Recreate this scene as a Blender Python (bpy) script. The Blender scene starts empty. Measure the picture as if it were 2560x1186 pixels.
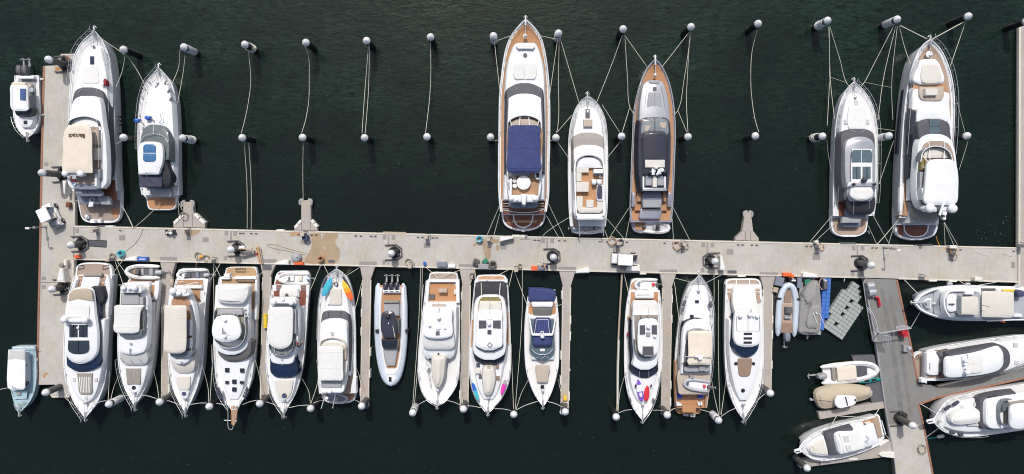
import bpy, bmesh, math, random
from mathutils import Vector as V
random.seed(7)
C = bpy.context.scene
COL = C.collection
# ---------------------------------------------------------------- camera, sky, sun, exposure
S = 0.042                       # metres per photo pixel on the water
F = 2560 * 24 / 36.0            # focal length in photo pixels
H = F * S                       # drone height
TILT = math.atan(88 / F)
cd = bpy.data.cameras.new('camera'); cam = bpy.data.objects.new('camera', cd); COL.objects.link(cam)
cd.sensor_width = 36; cd.sensor_fit = 'HORIZONTAL'; cd.lens = 24; cd.clip_end = 3000
cam.location = (0, 0, H); cam.rotation_euler = (-TILT, 0, 0); C.camera = cam
SUN_EL, SUN_AZ = math.radians(54), math.radians(-6)     # sun stands towards +Y, a little to -X
W = bpy.data.worlds.new('World'); C.world = W; W.use_nodes = True
wn = W.node_tree.nodes; wl = W.node_tree.links
sky = wn.new('ShaderNodeTexSky'); sky.sky_type = 'NISHITA'; sky.sun_disc = False
sky.sun_elevation = SUN_EL; sky.sun_rotation = SUN_AZ; sky.air_density = 1.0; sky.dust_density = 4.0; sky.ozone_density = .4
wl.new(sky.outputs[0], wn['Background'].inputs[0]); wn['Background'].inputs[1].default_value = 0.12
sd = bpy.data.lights.new('sun', 'SUN'); sun = bpy.data.objects.new('sun', sd); COL.objects.link(sun)
sd.energy = 3.0; sd.angle = math.radians(0.5); sd.color = (1, 0.975, 0.94)
sun.rotation_euler = V((-math.sin(SUN_AZ) * -1 * math.cos(SUN_EL), math.cos(SUN_AZ) * math.cos(SUN_EL), math.sin(SUN_EL))).to_track_quat('Z', 'Y').to_euler()
C.view_settings.view_transform = 'Standard'; C.view_settings.look = 'None'
C.view_settings.exposure = 0.0; C.cycles.filter_width = 1.05; C.view_settings.gamma = 1; C.view_settings.use_curve_mapping = False

# ---------------------------------------------------------------- materials
def newmat(name):
    m = bpy.data.materials.new(name); m.use_nodes = True
    return m, m.node_tree.nodes, m.node_tree.links, m.node_tree.nodes['Principled BSDF']

def mat(name, col, rough=.45, metal=0, var=.08, sc=2.0, bump=0, stretch=None, coat=0, spec=.5, fine=.0, rand=.03):
    m, n, l, b = newmat(name)
    b.inputs['Roughness'].default_value = rough; b.inputs['Metallic'].default_value = metal
    b.inputs['Specular IOR Level'].default_value = spec; b.inputs['Coat Weight'].default_value = coat
    tc = n.new('ShaderNodeTexCoord'); src = tc.outputs['Object']
    if stretch:
        mp = n.new('ShaderNodeMapping'); mp.inputs['Scale'].default_value = stretch
        l.new(src, mp.inputs[0]); src = mp.outputs[0]
    nz = n.new('ShaderNodeTexNoise'); nz.inputs['Scale'].default_value = sc; nz.inputs['Detail'].default_value = 6
    nz.inputs['Roughness'].default_value = .65; l.new(src, nz.inputs['Vector'])
    r = n.new('ShaderNodeMapRange'); r.inputs[1].default_value = .3; r.inputs[2].default_value = .7
    r.inputs[3].default_value = 1 - var; r.inputs[4].default_value = 1 + var * .6
    l.new(nz.outputs[0], r.inputs[0]); fac = r.outputs[0]
    if fine:
        n2 = n.new('ShaderNodeTexNoise'); n2.inputs['Scale'].default_value = 18; n2.inputs['Detail'].default_value = 4
        l.new(src, n2.inputs['Vector']); r2 = n.new('ShaderNodeMapRange'); r2.inputs[1].default_value = .3; r2.inputs[2].default_value = .7
        r2.inputs[3].default_value = 1 - fine; r2.inputs[4].default_value = 1 + fine; l.new(n2.outputs[0], r2.inputs[0])
        mm = n.new('ShaderNodeMath'); mm.operation = 'MULTIPLY'; l.new(fac, mm.inputs[0]); l.new(r2.outputs[0], mm.inputs[1]); fac = mm.outputs[0]
    oi = n.new('ShaderNodeObjectInfo'); rr = n.new('ShaderNodeMapRange'); rr.inputs[3].default_value = 1 - rand; rr.inputs[4].default_value = 1 + rand
    l.new(oi.outputs['Random'], rr.inputs[0]); m3 = n.new('ShaderNodeMath'); m3.operation = 'MULTIPLY'
    l.new(fac, m3.inputs[0]); l.new(rr.outputs[0], m3.inputs[1])
    vm = n.new('ShaderNodeVectorMath'); vm.operation = 'SCALE'; vm.inputs[0].default_value = col[:3]
    l.new(m3.outputs[0], vm.inputs['Scale']); l.new(vm.outputs[0], b.inputs['Base Color'])
    if bump:
        bp = n.new('ShaderNodeBump'); bp.inputs['Strength'].default_value = bump; bp.inputs['Distance'].default_value = .1
        l.new(nz.outputs[0], bp.inputs['Height']); l.new(bp.outputs[0], b.inputs['Normal'])
    return m

M = {}
def D(k, *a, **kw): M[k] = mat(k, *a, **kw)
D('gelcoat', (.755, .77, .785), .3, var=.05, sc=1.1, coat=.2, fine=.015)
D('nonskid', (.70, .70, .69), .6, var=.06, sc=1.5, fine=.03)
D('cream_deck', (.70, .66, .59), .6, var=.06, fine=.03)
D('canvas_white', (.68, .68, .66), .85, var=.05, sc=2.5, bump=.35)
D('canvas_cream', (.66, .60, .50), .85, var=.07, sc=1.5, bump=.3)
D('canvas_pale', (.60, .57, .51), .85, var=.05, sc=1.5, bump=.25)
D('canvas_tan', (.43, .36, .27), .85, var=.09, sc=1.8, bump=.4)
D('canvas_grey', (.27, .265, .26), .85, var=.1, sc=1.6, bump=.5)
D('canvas_navy', (.035, .05, .16), .8, var=.22, sc=2.2, bump=.5)
D('canvas_black', (.03, .03, .04), .8, var=.2, sc=2, bump=.3)
D('mesh_charcoal', (.075, .075, .09), .7, var=.12, sc=2)
D('mesh_taupe', (.30, .275, .25), .8, var=.06, sc=2)
D('mesh_slate', (.13, .125, .125), .75, var=.1, sc=2)
D('mesh_pale', (.52, .52, .51), .8, var=.05, sc=2)
D('glass_dark', (.025, .03, .042), .06, var=.15, sc=1.2, spec=.6)
D('glass_blue', (.014, .028, .065), .06, var=.25, sc=1.4, spec=.6)
D('glass_sky', (.06, .17, .34), .08, var=.3, sc=1.6, spec=.6)
D('glass_deep', (.03, .042, .055), .07, var=.2, sc=1.6, spec=.6)
D('canvas_slate', (.045, .05, .085), .8, var=.2, sc=2.2, bump=.4)
D('glass_slate', (.10, .145, .17), .08, var=.2, sc=1.6, spec=.6)
D('glass_tint', (.20, .225, .24), .1, var=.2, sc=2.5, spec=.6)
D('glass_green', (.115, .14, .15), .1, var=.25, sc=2.5, spec=.6)
D('solar', (.03, .04, .07), .2, var=.3, sc=6)
D('solar_blue', (.06, .11, .26), .2, var=.2, sc=6)
D('cushion_cream', (.62, .60, .54), .8, var=.05, sc=3, bump=.2)
D('cushion_grey', (.33, .34, .36), .8, var=.07, sc=3, bump=.2)
D('cushion_taupe', (.27, .25, .22), .8, var=.07, sc=3, bump=.2)
D('cushion_beige', (.45, .38, .31), .8, var=.06, sc=3, bump=.2)
D('cushion_brown', (.26, .18, .13), .8, var=.08, sc=3, bump=.2)
D('cushion_slate', (.19, .21, .265), .7, var=.1, sc=2, bump=.2)
D('cushion_olive', (.22, .18, .07), .8, var=.1, sc=3)
D('silver', (.55, .56, .59), .28, metal=.55, var=.06, sc=1)
D('hull_silver', (.36, .36, .42), .3, metal=.4, var=.06, sc=1)
D('gloss_charcoal', (.04, .04, .055), .12, var=.15, sc=1.2, coat=.6)
D('steel', (.55, .56, .57), .3, metal=.35, var=.05)
D('black', (.02, .02, .024), .4, var=.15)
D('rubber', (.035, .035, .04), .75, var=.2)
D('dark_grey', (.10, .10, .11), .6, var=.12)
D('mid_grey', (.30, .30, .31), .6, var=.1)
D('pale_blue', (.46, .53, .60), .45, var=.06, sc=1.5)
D('tube_blue', (.50, .57, .66), .5, var=.06, sc=1.5)
D('tube_white', (.70, .70, .69), .5, var=.07, sc=2)
D('tube_grey', (.40, .41, .44), .5, var=.07, sc=2)
D('deck_grey', (.36, .38, .41), .65, var=.08, sc=1.5, fine=.03)
D('tyre_track', (.165, .165, .163), .85, var=.25, sc=1.2, fine=.05)
D('hull_sea', (.42, .55, .61), .4, var=.07)
D('deck_sea', (.31, .47, .53), .6, var=.09, sc=1.5)
D('teak_grey', (.34, .265, .22), .65, var=.16, sc=2.2, stretch=(5, .6, 1))
D('teak', (.40, .225, .125), .6, var=.2, sc=2.2, stretch=(5, .6, 1))
D('teak_gold', (.42, .27, .145), .6, var=.2, sc=2.2, stretch=(5, .6, 1))
D('teak_orange', (.46, .235, .11), .55, var=.16, sc=2.2, stretch=(5, .6, 1))
D('teak_red', (.20, .065, .035), .45, var=.25, sc=2.2, stretch=(5, .6, 1))
D('teak_pink', (.42, .30, .225), .6, var=.14, sc=2.2, stretch=(5, .6, 1))
D('teak_across', (.36, .27, .20), .65, var=.2, sc=2.2, stretch=(.6, 5, 1))
D('red', (.62, .03, .045), .4); D('orange', (.78, .13, .03), .45); D('yellow', (.72, .52, .04), .5)
D('amber', (.75, .34, .02), .45)
D('blue', (.03, .12, .50), .45); D('royal', (.02, .05, .36), .5); D('green', (.02, .19, .12), .5)
D('teal', (.01, .22, .21), .4); D('aqua', (.06, .38, .55), .4); D('magenta', (.70, .04, .42), .4)
D('violet', (.20, .09, .52), .4); D('cyan', (.05, .42, .50), .5)
D('fender_bag', (.62, .62, .60), .5, var=.1)
D('rope', (.54, .53, .44), .9, var=.18, sc=8); D('rope_white', (.60, .59, .55), .9, var=.15, sc=8)
D('hose', (.30, .26, .18), .7); D('hose_tan', (.48, .33, .20), .7)
D('pile_black', (.012, .012, .014), .45, var=.3, sc=3)
D('pile_slate', (.10, .10, .095), .6, var=.25, sc=3)
D('pile_white', (.64, .65, .67), .5, var=.2, sc=2.2, rand=.08)
D('fibreglass', (.70, .68, .62), .4, var=.07, sc=3)
D('fender_timber', (.30, .14, .09), .8, var=.3, sc=3)
D('rub_strip', (.58, .54, .46), .7, var=.15, sc=4)
D('float_grey', (.33, .35, .34), .6, var=.12, sc=3, rand=.0)
D('float_blue', (.05, .16, .50), .6, var=.15, sc=3)
D('grate', (.265, .245, .228), .8, var=.1, sc=6)
D('wet', (.345, .255, .165), .5, var=.13, sc=1.4, fine=.04)
D('stain_rust', (.42, .22, .10), .85, var=.3, sc=3)
D('skin', (.45, .26, .18), .6); D('cloth_dark', (.05, .055, .08), .8); D('cloth_red', (.28, .03, .04), .8); D('cloth_navy', (.05, .055, .13), .8)
D('wood_plank', (.50, .33, .19), .7, var=.2, sc=3)
D('ink', (.07, .045, .03), .8); D('ink_grey', (.42, .42, .44), .7)

def concrete(name, col, joint=1.35, dark=.16):
    m, n, l, b = newmat(name); b.inputs['Roughness'].default_value = .85; b.inputs['Specular IOR Level'].default_value = .25
    tc = n.new('ShaderNodeTexCoord'); g = tc.outputs['Object']
    def noise(s, d=5, st=None):
        z = n.new('ShaderNodeTexNoise'); z.inputs['Scale'].default_value = s; z.inputs['Detail'].default_value = d; z.inputs['Roughness'].default_value = .6
        if st:
            mp = n.new('ShaderNodeMapping'); mp.inputs['Scale'].default_value = st; l.new(g, mp.inputs[0]); l.new(mp.outputs[0], z.inputs['Vector'])
        else: l.new(g, z.inputs['Vector'])
        return z.outputs[0]
    def rng(s, a, c, lo, hi):
        r = n.new('ShaderNodeMapRange'); r.inputs[1].default_value = a; r.inputs[2].default_value = c; r.inputs[3].default_value = lo; r.inputs[4].default_value = hi
        l.new(s, r.inputs[0]); return r.outputs[0]
    def mul(a, c):
        q = n.new('ShaderNodeMath'); q.operation = 'MULTIPLY'; l.new(a, q.inputs[0]); l.new(c, q.inputs[1]); return q.outputs[0]
    f = mul(rng(noise(.35), .3, .7, .9, 1.07), rng(noise(2.2), .3, .7, .93, 1.05))
    f = mul(f, rng(noise(14, 3), .3, .7, .96, 1.04))
    f = mul(f, rng(noise(1.2, 5, (3, .35, 1)), .55, .8, 1.0, .9))
    f = mul(f, rng(noise(5, 4), .68, .8, 1, .85))
    f = mul(f, rng(noise(7, 2), .7, .73, 1, 1.22))
    sx = n.new('ShaderNodeSeparateXYZ'); l.new(g, sx.inputs[0])
    fr = n.new('ShaderNodeMath'); fr.operation = 'PINGPONG'; fr.inputs[1].default_value = joint / 2; l.new(sx.outputs[0], fr.inputs[0])
    ln = mul(rng(fr.outputs[0], 0, .045, 1, 0), rng(noise(.9, 3), .4, .6, 0, 1))
    iv = n.new('ShaderNodeMath'); iv.operation = 'MULTIPLY_ADD'; iv.inputs[1].default_value = -dark; iv.inputs[2].default_value = 1; l.new(ln, iv.inputs[0])
    f = mul(f, iv.outputs[0])
    # rusty and greyer tints in broad patches
    mx = n.new('ShaderNodeMix'); mx.data_type = 'RGBA'; mx.inputs[6].default_value = (*col, 1); mx.inputs[7].default_value = (col[0] * .98, col[1] * .92, col[2] * .82, 1)
    l.new(rng(noise(.6, 4), .45, .72, 0, 1), mx.inputs[0])
    vm = n.new('ShaderNodeVectorMath'); vm.operation = 'SCALE'; l.new(mx.outputs[2], vm.inputs[0]); l.new(f, vm.inputs['Scale']); l.new(vm.outputs[0], b.inputs['Base Color'])
    bp = n.new('ShaderNodeBump'); bp.inputs['Strength'].default_value = .2; bp.inputs['Distance'].default_value = .02; l.new(noise(20, 3), bp.inputs['Height']); l.new(bp.outputs[0], b.inputs['Normal'])
    M[name] = m
concrete('concrete', (.45, .432, .396))
concrete('concrete_pink', (.405, .37, .342), joint=9, dark=.1)
concrete('concrete_grey', (.21, .21, .206), joint=3.1, dark=.1)

def water():
    m, n, l, b = newmat('water')
    b.inputs['Roughness'].default_value = .12; b.inputs['IOR'].default_value = 1.33; b.inputs['Specular IOR Level'].default_value = .5
    g = n.new('ShaderNodeNewGeometry').outputs['Position']
    def noise(s, d, st, dist=0):
        mp = n.new('ShaderNodeMapping'); mp.inputs['Scale'].default_value = st; mp.inputs['Rotation'].default_value = (0, 0, .2); l.new(g, mp.inputs[0])
        z = n.new('ShaderNodeTexNoise'); z.inputs['Scale'].default_value = s; z.inputs['Detail'].default_value = d; z.inputs['Distortion'].default_value = dist
        z.inputs['Roughness'].default_value = .6; l.new(mp.outputs[0], z.inputs['Vector']); return z.outputs[0]
    def rng(s, a, c, lo, hi):
        r = n.new('ShaderNodeMapRange'); r.inputs[1].default_value = a; r.inputs[2].default_value = c; r.inputs[3].default_value = lo; r.inputs[4].default_value = hi
        l.new(s, r.inputs[0]); return r.outputs[0]
    # the open water of the slips is stirred by wind; the water inside the berths lies calmer
    sy = n.new('ShaderNodeSeparateXYZ'); l.new(g, sy.inputs[0])
    wind = rng(sy.outputs[1], -2, 16, .25, 1)
    gust = rng(noise(.12, 3, (1, 1.6, 1)), .35, .7, .35, 1)
    q = n.new('ShaderNodeMath'); q.operation = 'MULTIPLY'; l.new(wind, q.inputs[0]); l.new(gust, q.inputs[1])
    h = noise(2.6, 5, (.55, 1.5, 1), .8)
    h2 = noise(.7, 3, (.6, 1.4, 1), .5)
    ad = n.new('ShaderNodeMath'); ad.operation = 'MULTIPLY_ADD'; ad.inputs[1].default_value = 1.3; l.new(h2, ad.inputs[0]); l.new(h, ad.inputs[2])
    bp = n.new('ShaderNodeBump'); bp.inputs['Distance'].default_value = .35; l.new(ad.outputs[0], bp.inputs['Height'])
    l.new(rng(q.outputs[0], 0, 1, .04, .145), bp.inputs['Strength']); l.new(bp.outputs[0], b.inputs['Normal'])
    mx = n.new('ShaderNodeMix'); mx.data_type = 'RGBA'; mx.inputs[6].default_value = (.0050, .0102, .0082, 1); mx.inputs[7].default_value = (.0085, .0205, .0145, 1)
    l.new(rng(q.outputs[0], .1, .9, 0, 1), mx.inputs[0]); # paler and mottled where windy: ripples' sky reflections painted into the colour
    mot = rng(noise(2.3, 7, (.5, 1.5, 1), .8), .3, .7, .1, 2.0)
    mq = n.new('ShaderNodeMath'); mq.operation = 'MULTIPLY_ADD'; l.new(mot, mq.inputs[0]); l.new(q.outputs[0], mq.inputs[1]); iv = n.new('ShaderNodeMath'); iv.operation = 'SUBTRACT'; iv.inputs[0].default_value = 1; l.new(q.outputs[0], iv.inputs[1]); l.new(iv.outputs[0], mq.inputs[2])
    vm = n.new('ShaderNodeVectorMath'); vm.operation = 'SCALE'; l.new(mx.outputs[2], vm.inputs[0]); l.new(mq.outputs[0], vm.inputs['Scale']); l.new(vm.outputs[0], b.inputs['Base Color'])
    M['water'] = m
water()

# ---------------------------------------------------------------- geometry helpers
def P(px, py, z=0.0):
    """photo pixel -> the point of the place at height z"""
    dx = (px - 1280) / F; dy = (593 - py) / F; a = -TILT
    y = dy * math.cos(a) + math.sin(a); zz = dy * math.sin(a) - math.cos(a)
    t = (z - H) / zz
    return V((dx * t, y * t, z))
def L_(v): return v if isinstance(v, tuple) else (v, v)
def lerp(a, b, t): return a + (b - a) * t
def crom(pts, sub):
    """Catmull-Rom through a list of equal-length tuples"""
    if sub <= 1 or len(pts) < 3: return [tuple(p) for p in pts]
    out = []; n = len(pts)
    for i in range(n - 1):
        p0 = pts[max(i - 1, 0)]; p1 = pts[i]; p2 = pts[i + 1]; p3 = pts[min(i + 2, n - 1)]
        # centripetal-like damping keeps unevenly spaced rows from overshooting
        d = [max(1e-3, math.dist(u, w)) for u, w in ((p0, p1), (p1, p2), (p2, p3))]
        for k in range(sub):
            t = k / sub; r = []
            for c in range(len(p1)):
                m1 = ((p2[c] - p1[c]) / d[1] + (p1[c] - p0[c]) / d[0]) * .5 * d[1] if i > 0 else (p2[c] - p1[c])
                m2 = ((p2[c] - p1[c]) / d[1] + (p3[c] - p2[c]) / d[2]) * .5 * d[1] if i < n - 2 else (p2[c] - p1[c])
                t2, t3 = t * t, t * t * t
                r.append((2 * t3 - 3 * t2 + 1) * p1[c] + (t3 - 2 * t2 + t) * m1 + (-2 * t3 + 3 * t2) * p2[c] + (t3 - t2) * m2)
            out.append(tuple(r))
    out.append(tuple(pts[-1])); return out
def rowpts(rows, mode='v'):
    out = []
    for r in rows:
        if len(r) == 4: out.append(r)
        elif mode == 'v': out.append((r[1], r[0], r[2], r[0]))
        else: out.append((r[0], r[1], r[0], r[2]))
    return out
def offs(ring, d):
    """offset a closed ring in plan by d (positive = outwards)"""
    n = len(ring); area = sum(ring[i].x * ring[(i + 1) % n].y - ring[(i + 1) % n].x * ring[i].y for i in range(n))
    sg = 1 if area > 0 else -1; out = []
    for i in range(n):
        a, b, c = ring[i - 1], ring[i], ring[(i + 1) % n]
        e1 = V((b.x - a.x, b.y - a.y)); e2 = V((c.x - b.x, c.y - b.y))
        if e1.length < 1e-6: e1 = e2
        if e2.length < 1e-6: e2 = e1
        if e1.length < 1e-6: out.append(b.copy()); continue
        e1.normalize(); e2.normalize()
        n1 = V((e1.y, -e1.x)) * sg; n2 = V((e2.y, -e2.x)) * sg
        nn = n1 + n2
        if nn.length < .25: nn = n1
        nn.normalize(); k = d / max(.5, nn.dot(n1))
        out.append(V((b.x + nn.x * k, b.y + nn.y * k, b.z)))
    return out
def slab_geo(Lp, Rp, z0, z1, bev, fl, cr, cols=6):
    """solid between two edge lines; z0 / z1 may run from first row to last row"""
    n = len(Lp); z0 = L_(z0); z1 = L_(z1)
    ring = list(Lp) + list(reversed(Rp)); tt = [i / (n - 1) for i in range(n)]; tt = tt + tt[::-1]
    b = bev
    rings = [(offs(ring, fl), lambda t: lerp(z0[0], z0[1], t)), (ring, lambda t: lerp(z1[0], z1[1], t) - b)]
    if b > 0: rings += [(offs(ring, -.3 * b), lambda t: lerp(z1[0], z1[1], t) - .3 * b), (offs(ring, -b), lambda t: lerp(z1[0], z1[1], t))]
    vs, fs = [], []; N = len(ring)
    for rg, zf in rings:
        for p, t in zip(rg, tt): vs.append((p.x, p.y, zf(t)))
    for k in range(len(rings) - 1):
        for i in range(N):
            j = (i + 1) % N; fs.append((k * N + i, k * N + j, (k + 1) * N + j, (k + 1) * N + i))
    o = (len(rings) - 1) * N; grid = []
    for i in range(n):
        a = vs[o + i]; c = vs[o + N - 1 - i]; row = [o + i]
        e = math.sin(math.pi * min(1, min(i, n - 1 - i) / max(1, (n - 1) * .3)) / 2)
        for k in range(1, cols):
            u = k / cols; vs.append((lerp(a[0], c[0], u), lerp(a[1], c[1], u), lerp(a[2], c[2], u) + cr * e * (1 - (2 * u - 1) ** 2))); row.append(len(vs) - 1)
        row.append(o + N - 1 - i); grid.append(row)
    for i in range(n - 1):
        for k in range(cols): fs.append((grid[i][k], grid[i][k + 1], grid[i + 1][k + 1], grid[i + 1][k]))
    return vs, fs
def tube_geo(pts, r, seg=6, closed=False, ends=True):
    vs, fs = [], []; n = len(pts); r = r if isinstance(r, list) else [r] * n
    for i, p in enumerate(pts):
        a = pts[i - 1] if (i > 0 or closed) else p; c = pts[(i + 1) % n] if (i < n - 1 or closed) else p
        t = (c - a)
        if t.length < 1e-6: t = V((0, 0, 1))
        t.normalize(); u = t.cross(V((0, 0, 1)))
        if u.length < .05: u = t.cross(V((1, 0, 0)))
        u.normalize(); w = u.cross(t)
        for k in range(seg):
            an = 2 * math.pi * k / seg; vs.append(tuple(p + (u * math.cos(an) + w * math.sin(an)) * r[i]))
    m = n if closed else n - 1
    for i in range(m):
        j = (i + 1) % n
        for k in range(seg): q = (k + 1) % seg; fs.append((i * seg + k, i * seg + q, j * seg + q, j * seg + k))
    if not closed and ends: fs.append(tuple(range(seg))); fs.append(tuple((n - 1) * seg + k for k in range(seg)))
    return vs, fs
def lathe_geo(c, prof, seg=20):
    vs, fs = [], []
    for r, z in prof:
        for k in range(seg): a = 2 * math.pi * k / seg; vs.append((c.x + r * math.cos(a), c.y + r * math.sin(a), c.z + z))
    for i in range(len(prof) - 1):
        for k in range(seg): q = (k + 1) % seg; fs.append((i * seg + k, i * seg + q, (i + 1) * seg + q, (i + 1) * seg + k))
    fs.append(tuple(range(seg))); fs.append(tuple((len(prof) - 1) * seg + k for k in range(seg)))
    return vs, fs
def join(*geos):
    vs, fs = [], []
    for v, f in geos:
        o = len(vs); vs += v; fs += [tuple(i + o for i in q) for q in f]
    return vs, fs
def rot2(p, a): return V((p.x * math.cos(a) - p.y * math.sin(a), p.x * math.sin(a) + p.y * math.cos(a)))
def mesh(name, geo, m, org=V((0, 0, 0)), ang=38):
    me = bpy.data.meshes.new(name); me.from_pydata([(v[0] - org.x, v[1] - org.y, v[2] - org.z) for v in geo[0]], [], geo[1])
    bm = bmesh.new(); bm.from_mesh(me); bmesh.ops.remove_doubles(bm, verts=bm.verts, dist=.0005); bmesh.ops.recalc_face_normals(bm, faces=bm.faces); bm.to_mesh(me); bm.free()
    me.shade_smooth(); me.set_sharp_from_angle(angle=math.radians(ang))
    me.materials.append(M[m] if isinstance(m, str) else m)
    o = bpy.data.objects.new(name, me); COL.objects.link(o); return o
def tag(o, label, cat, group=None, kind=None):
    if label: o['label'] = label
    if cat: o['category'] = cat
    if group: o['group'] = group
    if kind: o['kind'] = kind
    return o

class Thing:
    """an Empty at the thing's base that parents its parts; shapes are given in photo pixels at their own height"""
    def __init__(s, kind, label, cat, px, py, z=0, group=None, mode='v'):
        s.org = P(px, py, z); s.mode = mode; s.o = bpy.data.objects.new(kind, None); COL.objects.link(s.o); s.o.location = s.org
        s.o.empty_display_size = .3; tag(s.o, label, cat, group)
    def add(s, name, geo, m, par=None, ang=38, label=None):
        o = mesh(name, geo, m, s.org, ang); o.parent = par or s.o
        if label: o['label'] = label
        return o
    def edges(s, rows, z1, sub):
        pts = crom(rowpts(rows, s.mode), sub); n = len(pts); z1 = L_(z1)
        Lp = [P(p[0], p[1], lerp(z1[0], z1[1], i / (n - 1))) for i, p in enumerate(pts)]
        Rp = [P(p[2], p[3], lerp(z1[0], z1[1], i / (n - 1))) for i, p in enumerate(pts)]
        return Lp, Rp
    def slab(s, name, rows, z0, z1, m, bev=.06, fl=.03, cr=.05, sub=4, par=None, label=None):
        if name == 'swim_platform': cr = 0
        Lp, Rp = s.edges(rows, z1, sub); return s.add(name, slab_geo(Lp, Rp, z0, z1, bev, fl, cr), m, par, label=label)
    def rect(s, name, x0, y0, x1, y1, z0, z1, m, bev=.03, par=None, cr=0, label=None):
        Lp = [P(x0, y0, z1), P(x0, y1, z1)]; Rp = [P(x1, y0, z1), P(x1, y1, z1)]
        return s.add(name, slab_geo(Lp, Rp, z0, z1, bev, 0.01, cr), m, par, label=label)
    def disc(s, name, x, y, r, z0, z1, m, par=None, label=None):
        R = r * S * (H - z1) / H; c = P(x, y, z1); return s.add(name, lathe_geo(V((c.x, c.y, 0)), [(R, z0), (R, z1 - .02), (R * .9, z1)]), m, par, label=label)
    def dome(s, name, x, y, r, z, m='gelcoat', par=None, h=1.25):
        R = r * S * (H - z) / H; c = P(x, y, z)
        prof = [(R * .55, -.35), (R * .55, 0), (R, .03 + R * .1), (R * 1.0, R * .45)] + [(R * math.cos(a), R * .45 + R * (h - .45) * math.sin(a)) for a in [i * math.pi / 16 for i in range(1, 8)]]
        return s.add(name, lathe_geo(c, prof), m, par, 60)
    def tube(s, name, pts, r, m, par=None, sub=1, seg=6, closed=False):
        q = crom(pts, sub); return s.add(name, tube_geo([P(*p) for p in q], r, seg, closed), m, par, 60)
    def wall(s, name, pts, z0, z1, th, m, sub=4, par=None):
        q = [P(p[0], p[1], z1) for p in crom(pts, sub)]; n = len(q); Lp, Rp = [], []
        for i, p in enumerate(q):
            t = q[min(i + 1, n - 1)] - q[max(i - 1, 0)]; t.z = 0; t.normalize(); w = V((-t.y, t.x, 0)) * th / 2
            Lp.append(p + w); Rp.append(p - w)
        return s.add(name, slab_geo(Lp, Rp, z0, z1, min(.03, th * .3), 0, 0, 2), m, par)
    def poly(s, name, pts, z0, z1, m, bev=.02, par=None, fl=0):
        ring = [P(x, y, z1) for x, y in pts]; N = len(ring); vs, fs = [], []
        for rg, z in ((offs(ring, fl), z0), (ring, z1 - bev), (offs(ring, -bev), z1)):
            vs += [(p.x, p.y, z) for p in rg]
        for k in range(2):
            for i in range(N): j = (i + 1) % N; fs.append((k * N + i, k * N + j, (k + 1) * N + j, (k + 1) * N + i))
        fs.append(tuple(range(2 * N, 3 * N))); return s.add(name, (vs, fs), m, par)
    # ---- boats
    def hull(s, rows, zs, zb, m='gelcoat', bow='last', deck='nonskid', rim=.16, gun='gelcoat', rake=1.1, flare=.42, grad=.05, sub=6, gr=.055):
        pts = crom(rowpts(rows, s.mode), sub)
        if bow == 'first': pts = pts[::-1]
        n = len(pts); zz = [zs + (zb - zs) * max(0, (i / (n - 1) - .35) / .65) ** 1.5 for i in range(n)]
        Lp = [P(p[0], p[1], z) for p, z in zip(pts, zz)]; Rp = [P(p[2], p[3], z) for p, z in zip(pts, zz)]
        s.Lp, s.Rp, s.zz = Lp, Rp, zz
        ax = (Lp[-1] + Rp[-1] - Lp[0] - Rp[0]); ax.z = 0; ax.normalize(); s.ax = ax
        vs, fs = [], []; K = 9
        for i in range(n):
            t = i / (n - 1); c = (Lp[i] + Rp[i]) / 2; h = (Lp[i] - Rp[i]) / 2; z = zz[i]
            back = -ax * rake * t ** 8
            prof = [(1.0, z, 0), (1 - grad * .6 - .30 * flare * t ** 4, z * .55, .45), (.95 - grad - flare * t ** 4, 0, 1), (.55 - .3 * t ** 4, -.5, 1.3)]
            st = [(k, zq, bk) for k, zq, bk in prof] + [(0, -.7, 1.4)] + [(-k, zq, bk) for k, zq, bk in reversed(prof)]
            for k, zq, bk in st: p = c + h * k + back * bk; vs.append((p.x, p.y, zq))
        for i in range(n - 1):
            for k in range(K - 1): fs.append((i * K + k, i * K + k + 1, (i + 1) * K + k + 1, (i + 1) * K + k))
            fs.append((i * K, (i + 1) * K, (i + 1) * K + K - 1, i * K + K - 1))
        fs.append(tuple(range(K))); fs.append(tuple((n - 1) * K + k for k in range(K)))
        s.hull_o = s.add('hull', (vs, fs), m, ang=32)
        if deck:
            ring = Lp + Rp[::-1]; ins = offs(ring, -rim); a, b = ins[:n], ins[n:][::-1]; vs, fs = [], []; cols = 4; e = n
            for i in range(n):
                if (a[i] - b[i]).dot(Lp[i] - Rp[i]) <= 0 and i > n // 2: e = i; break
                for k in range(cols + 1):
                    u = k / cols; p = a[i].lerp(b[i], u); vs.append((p.x, p.y, zz[i] + .012 + .03 * min(1, max(0, 3 * i / n - .9)) * (1 - (2 * u - 1) ** 2)))
            for i in range(e - 1):
                for k in range(cols): fs.append((i * 5 + k, i * 5 + k + 1, (i + 1) * 5 + k + 1, (i + 1) * 5 + k))
            s.deck = s.add('deck', (vs, fs), deck)
        if gun:
            loop = [p + V((0, 0, .02)) for p in Lp + Rp[::-1]]; s.gun = s.add('gunwale', tube_geo(loop, gr, 6), gun, ang=60)
        return s
    def side(s, t, k=1.0, dz=0.0, left=True):
        """point on the sheer line, t from stern 0 to bow 1, k fraction of the half breadth"""
        i = min(len(s.Lp) - 1, max(0, int(round(t * (len(s.Lp) - 1))))); c = (s.Lp[i] + s.Rp[i]) / 2; h = (s.Lp[i] - s.Rp[i]) / 2
        return c + h * (k if left else -k) + V((0, 0, dz))
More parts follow.
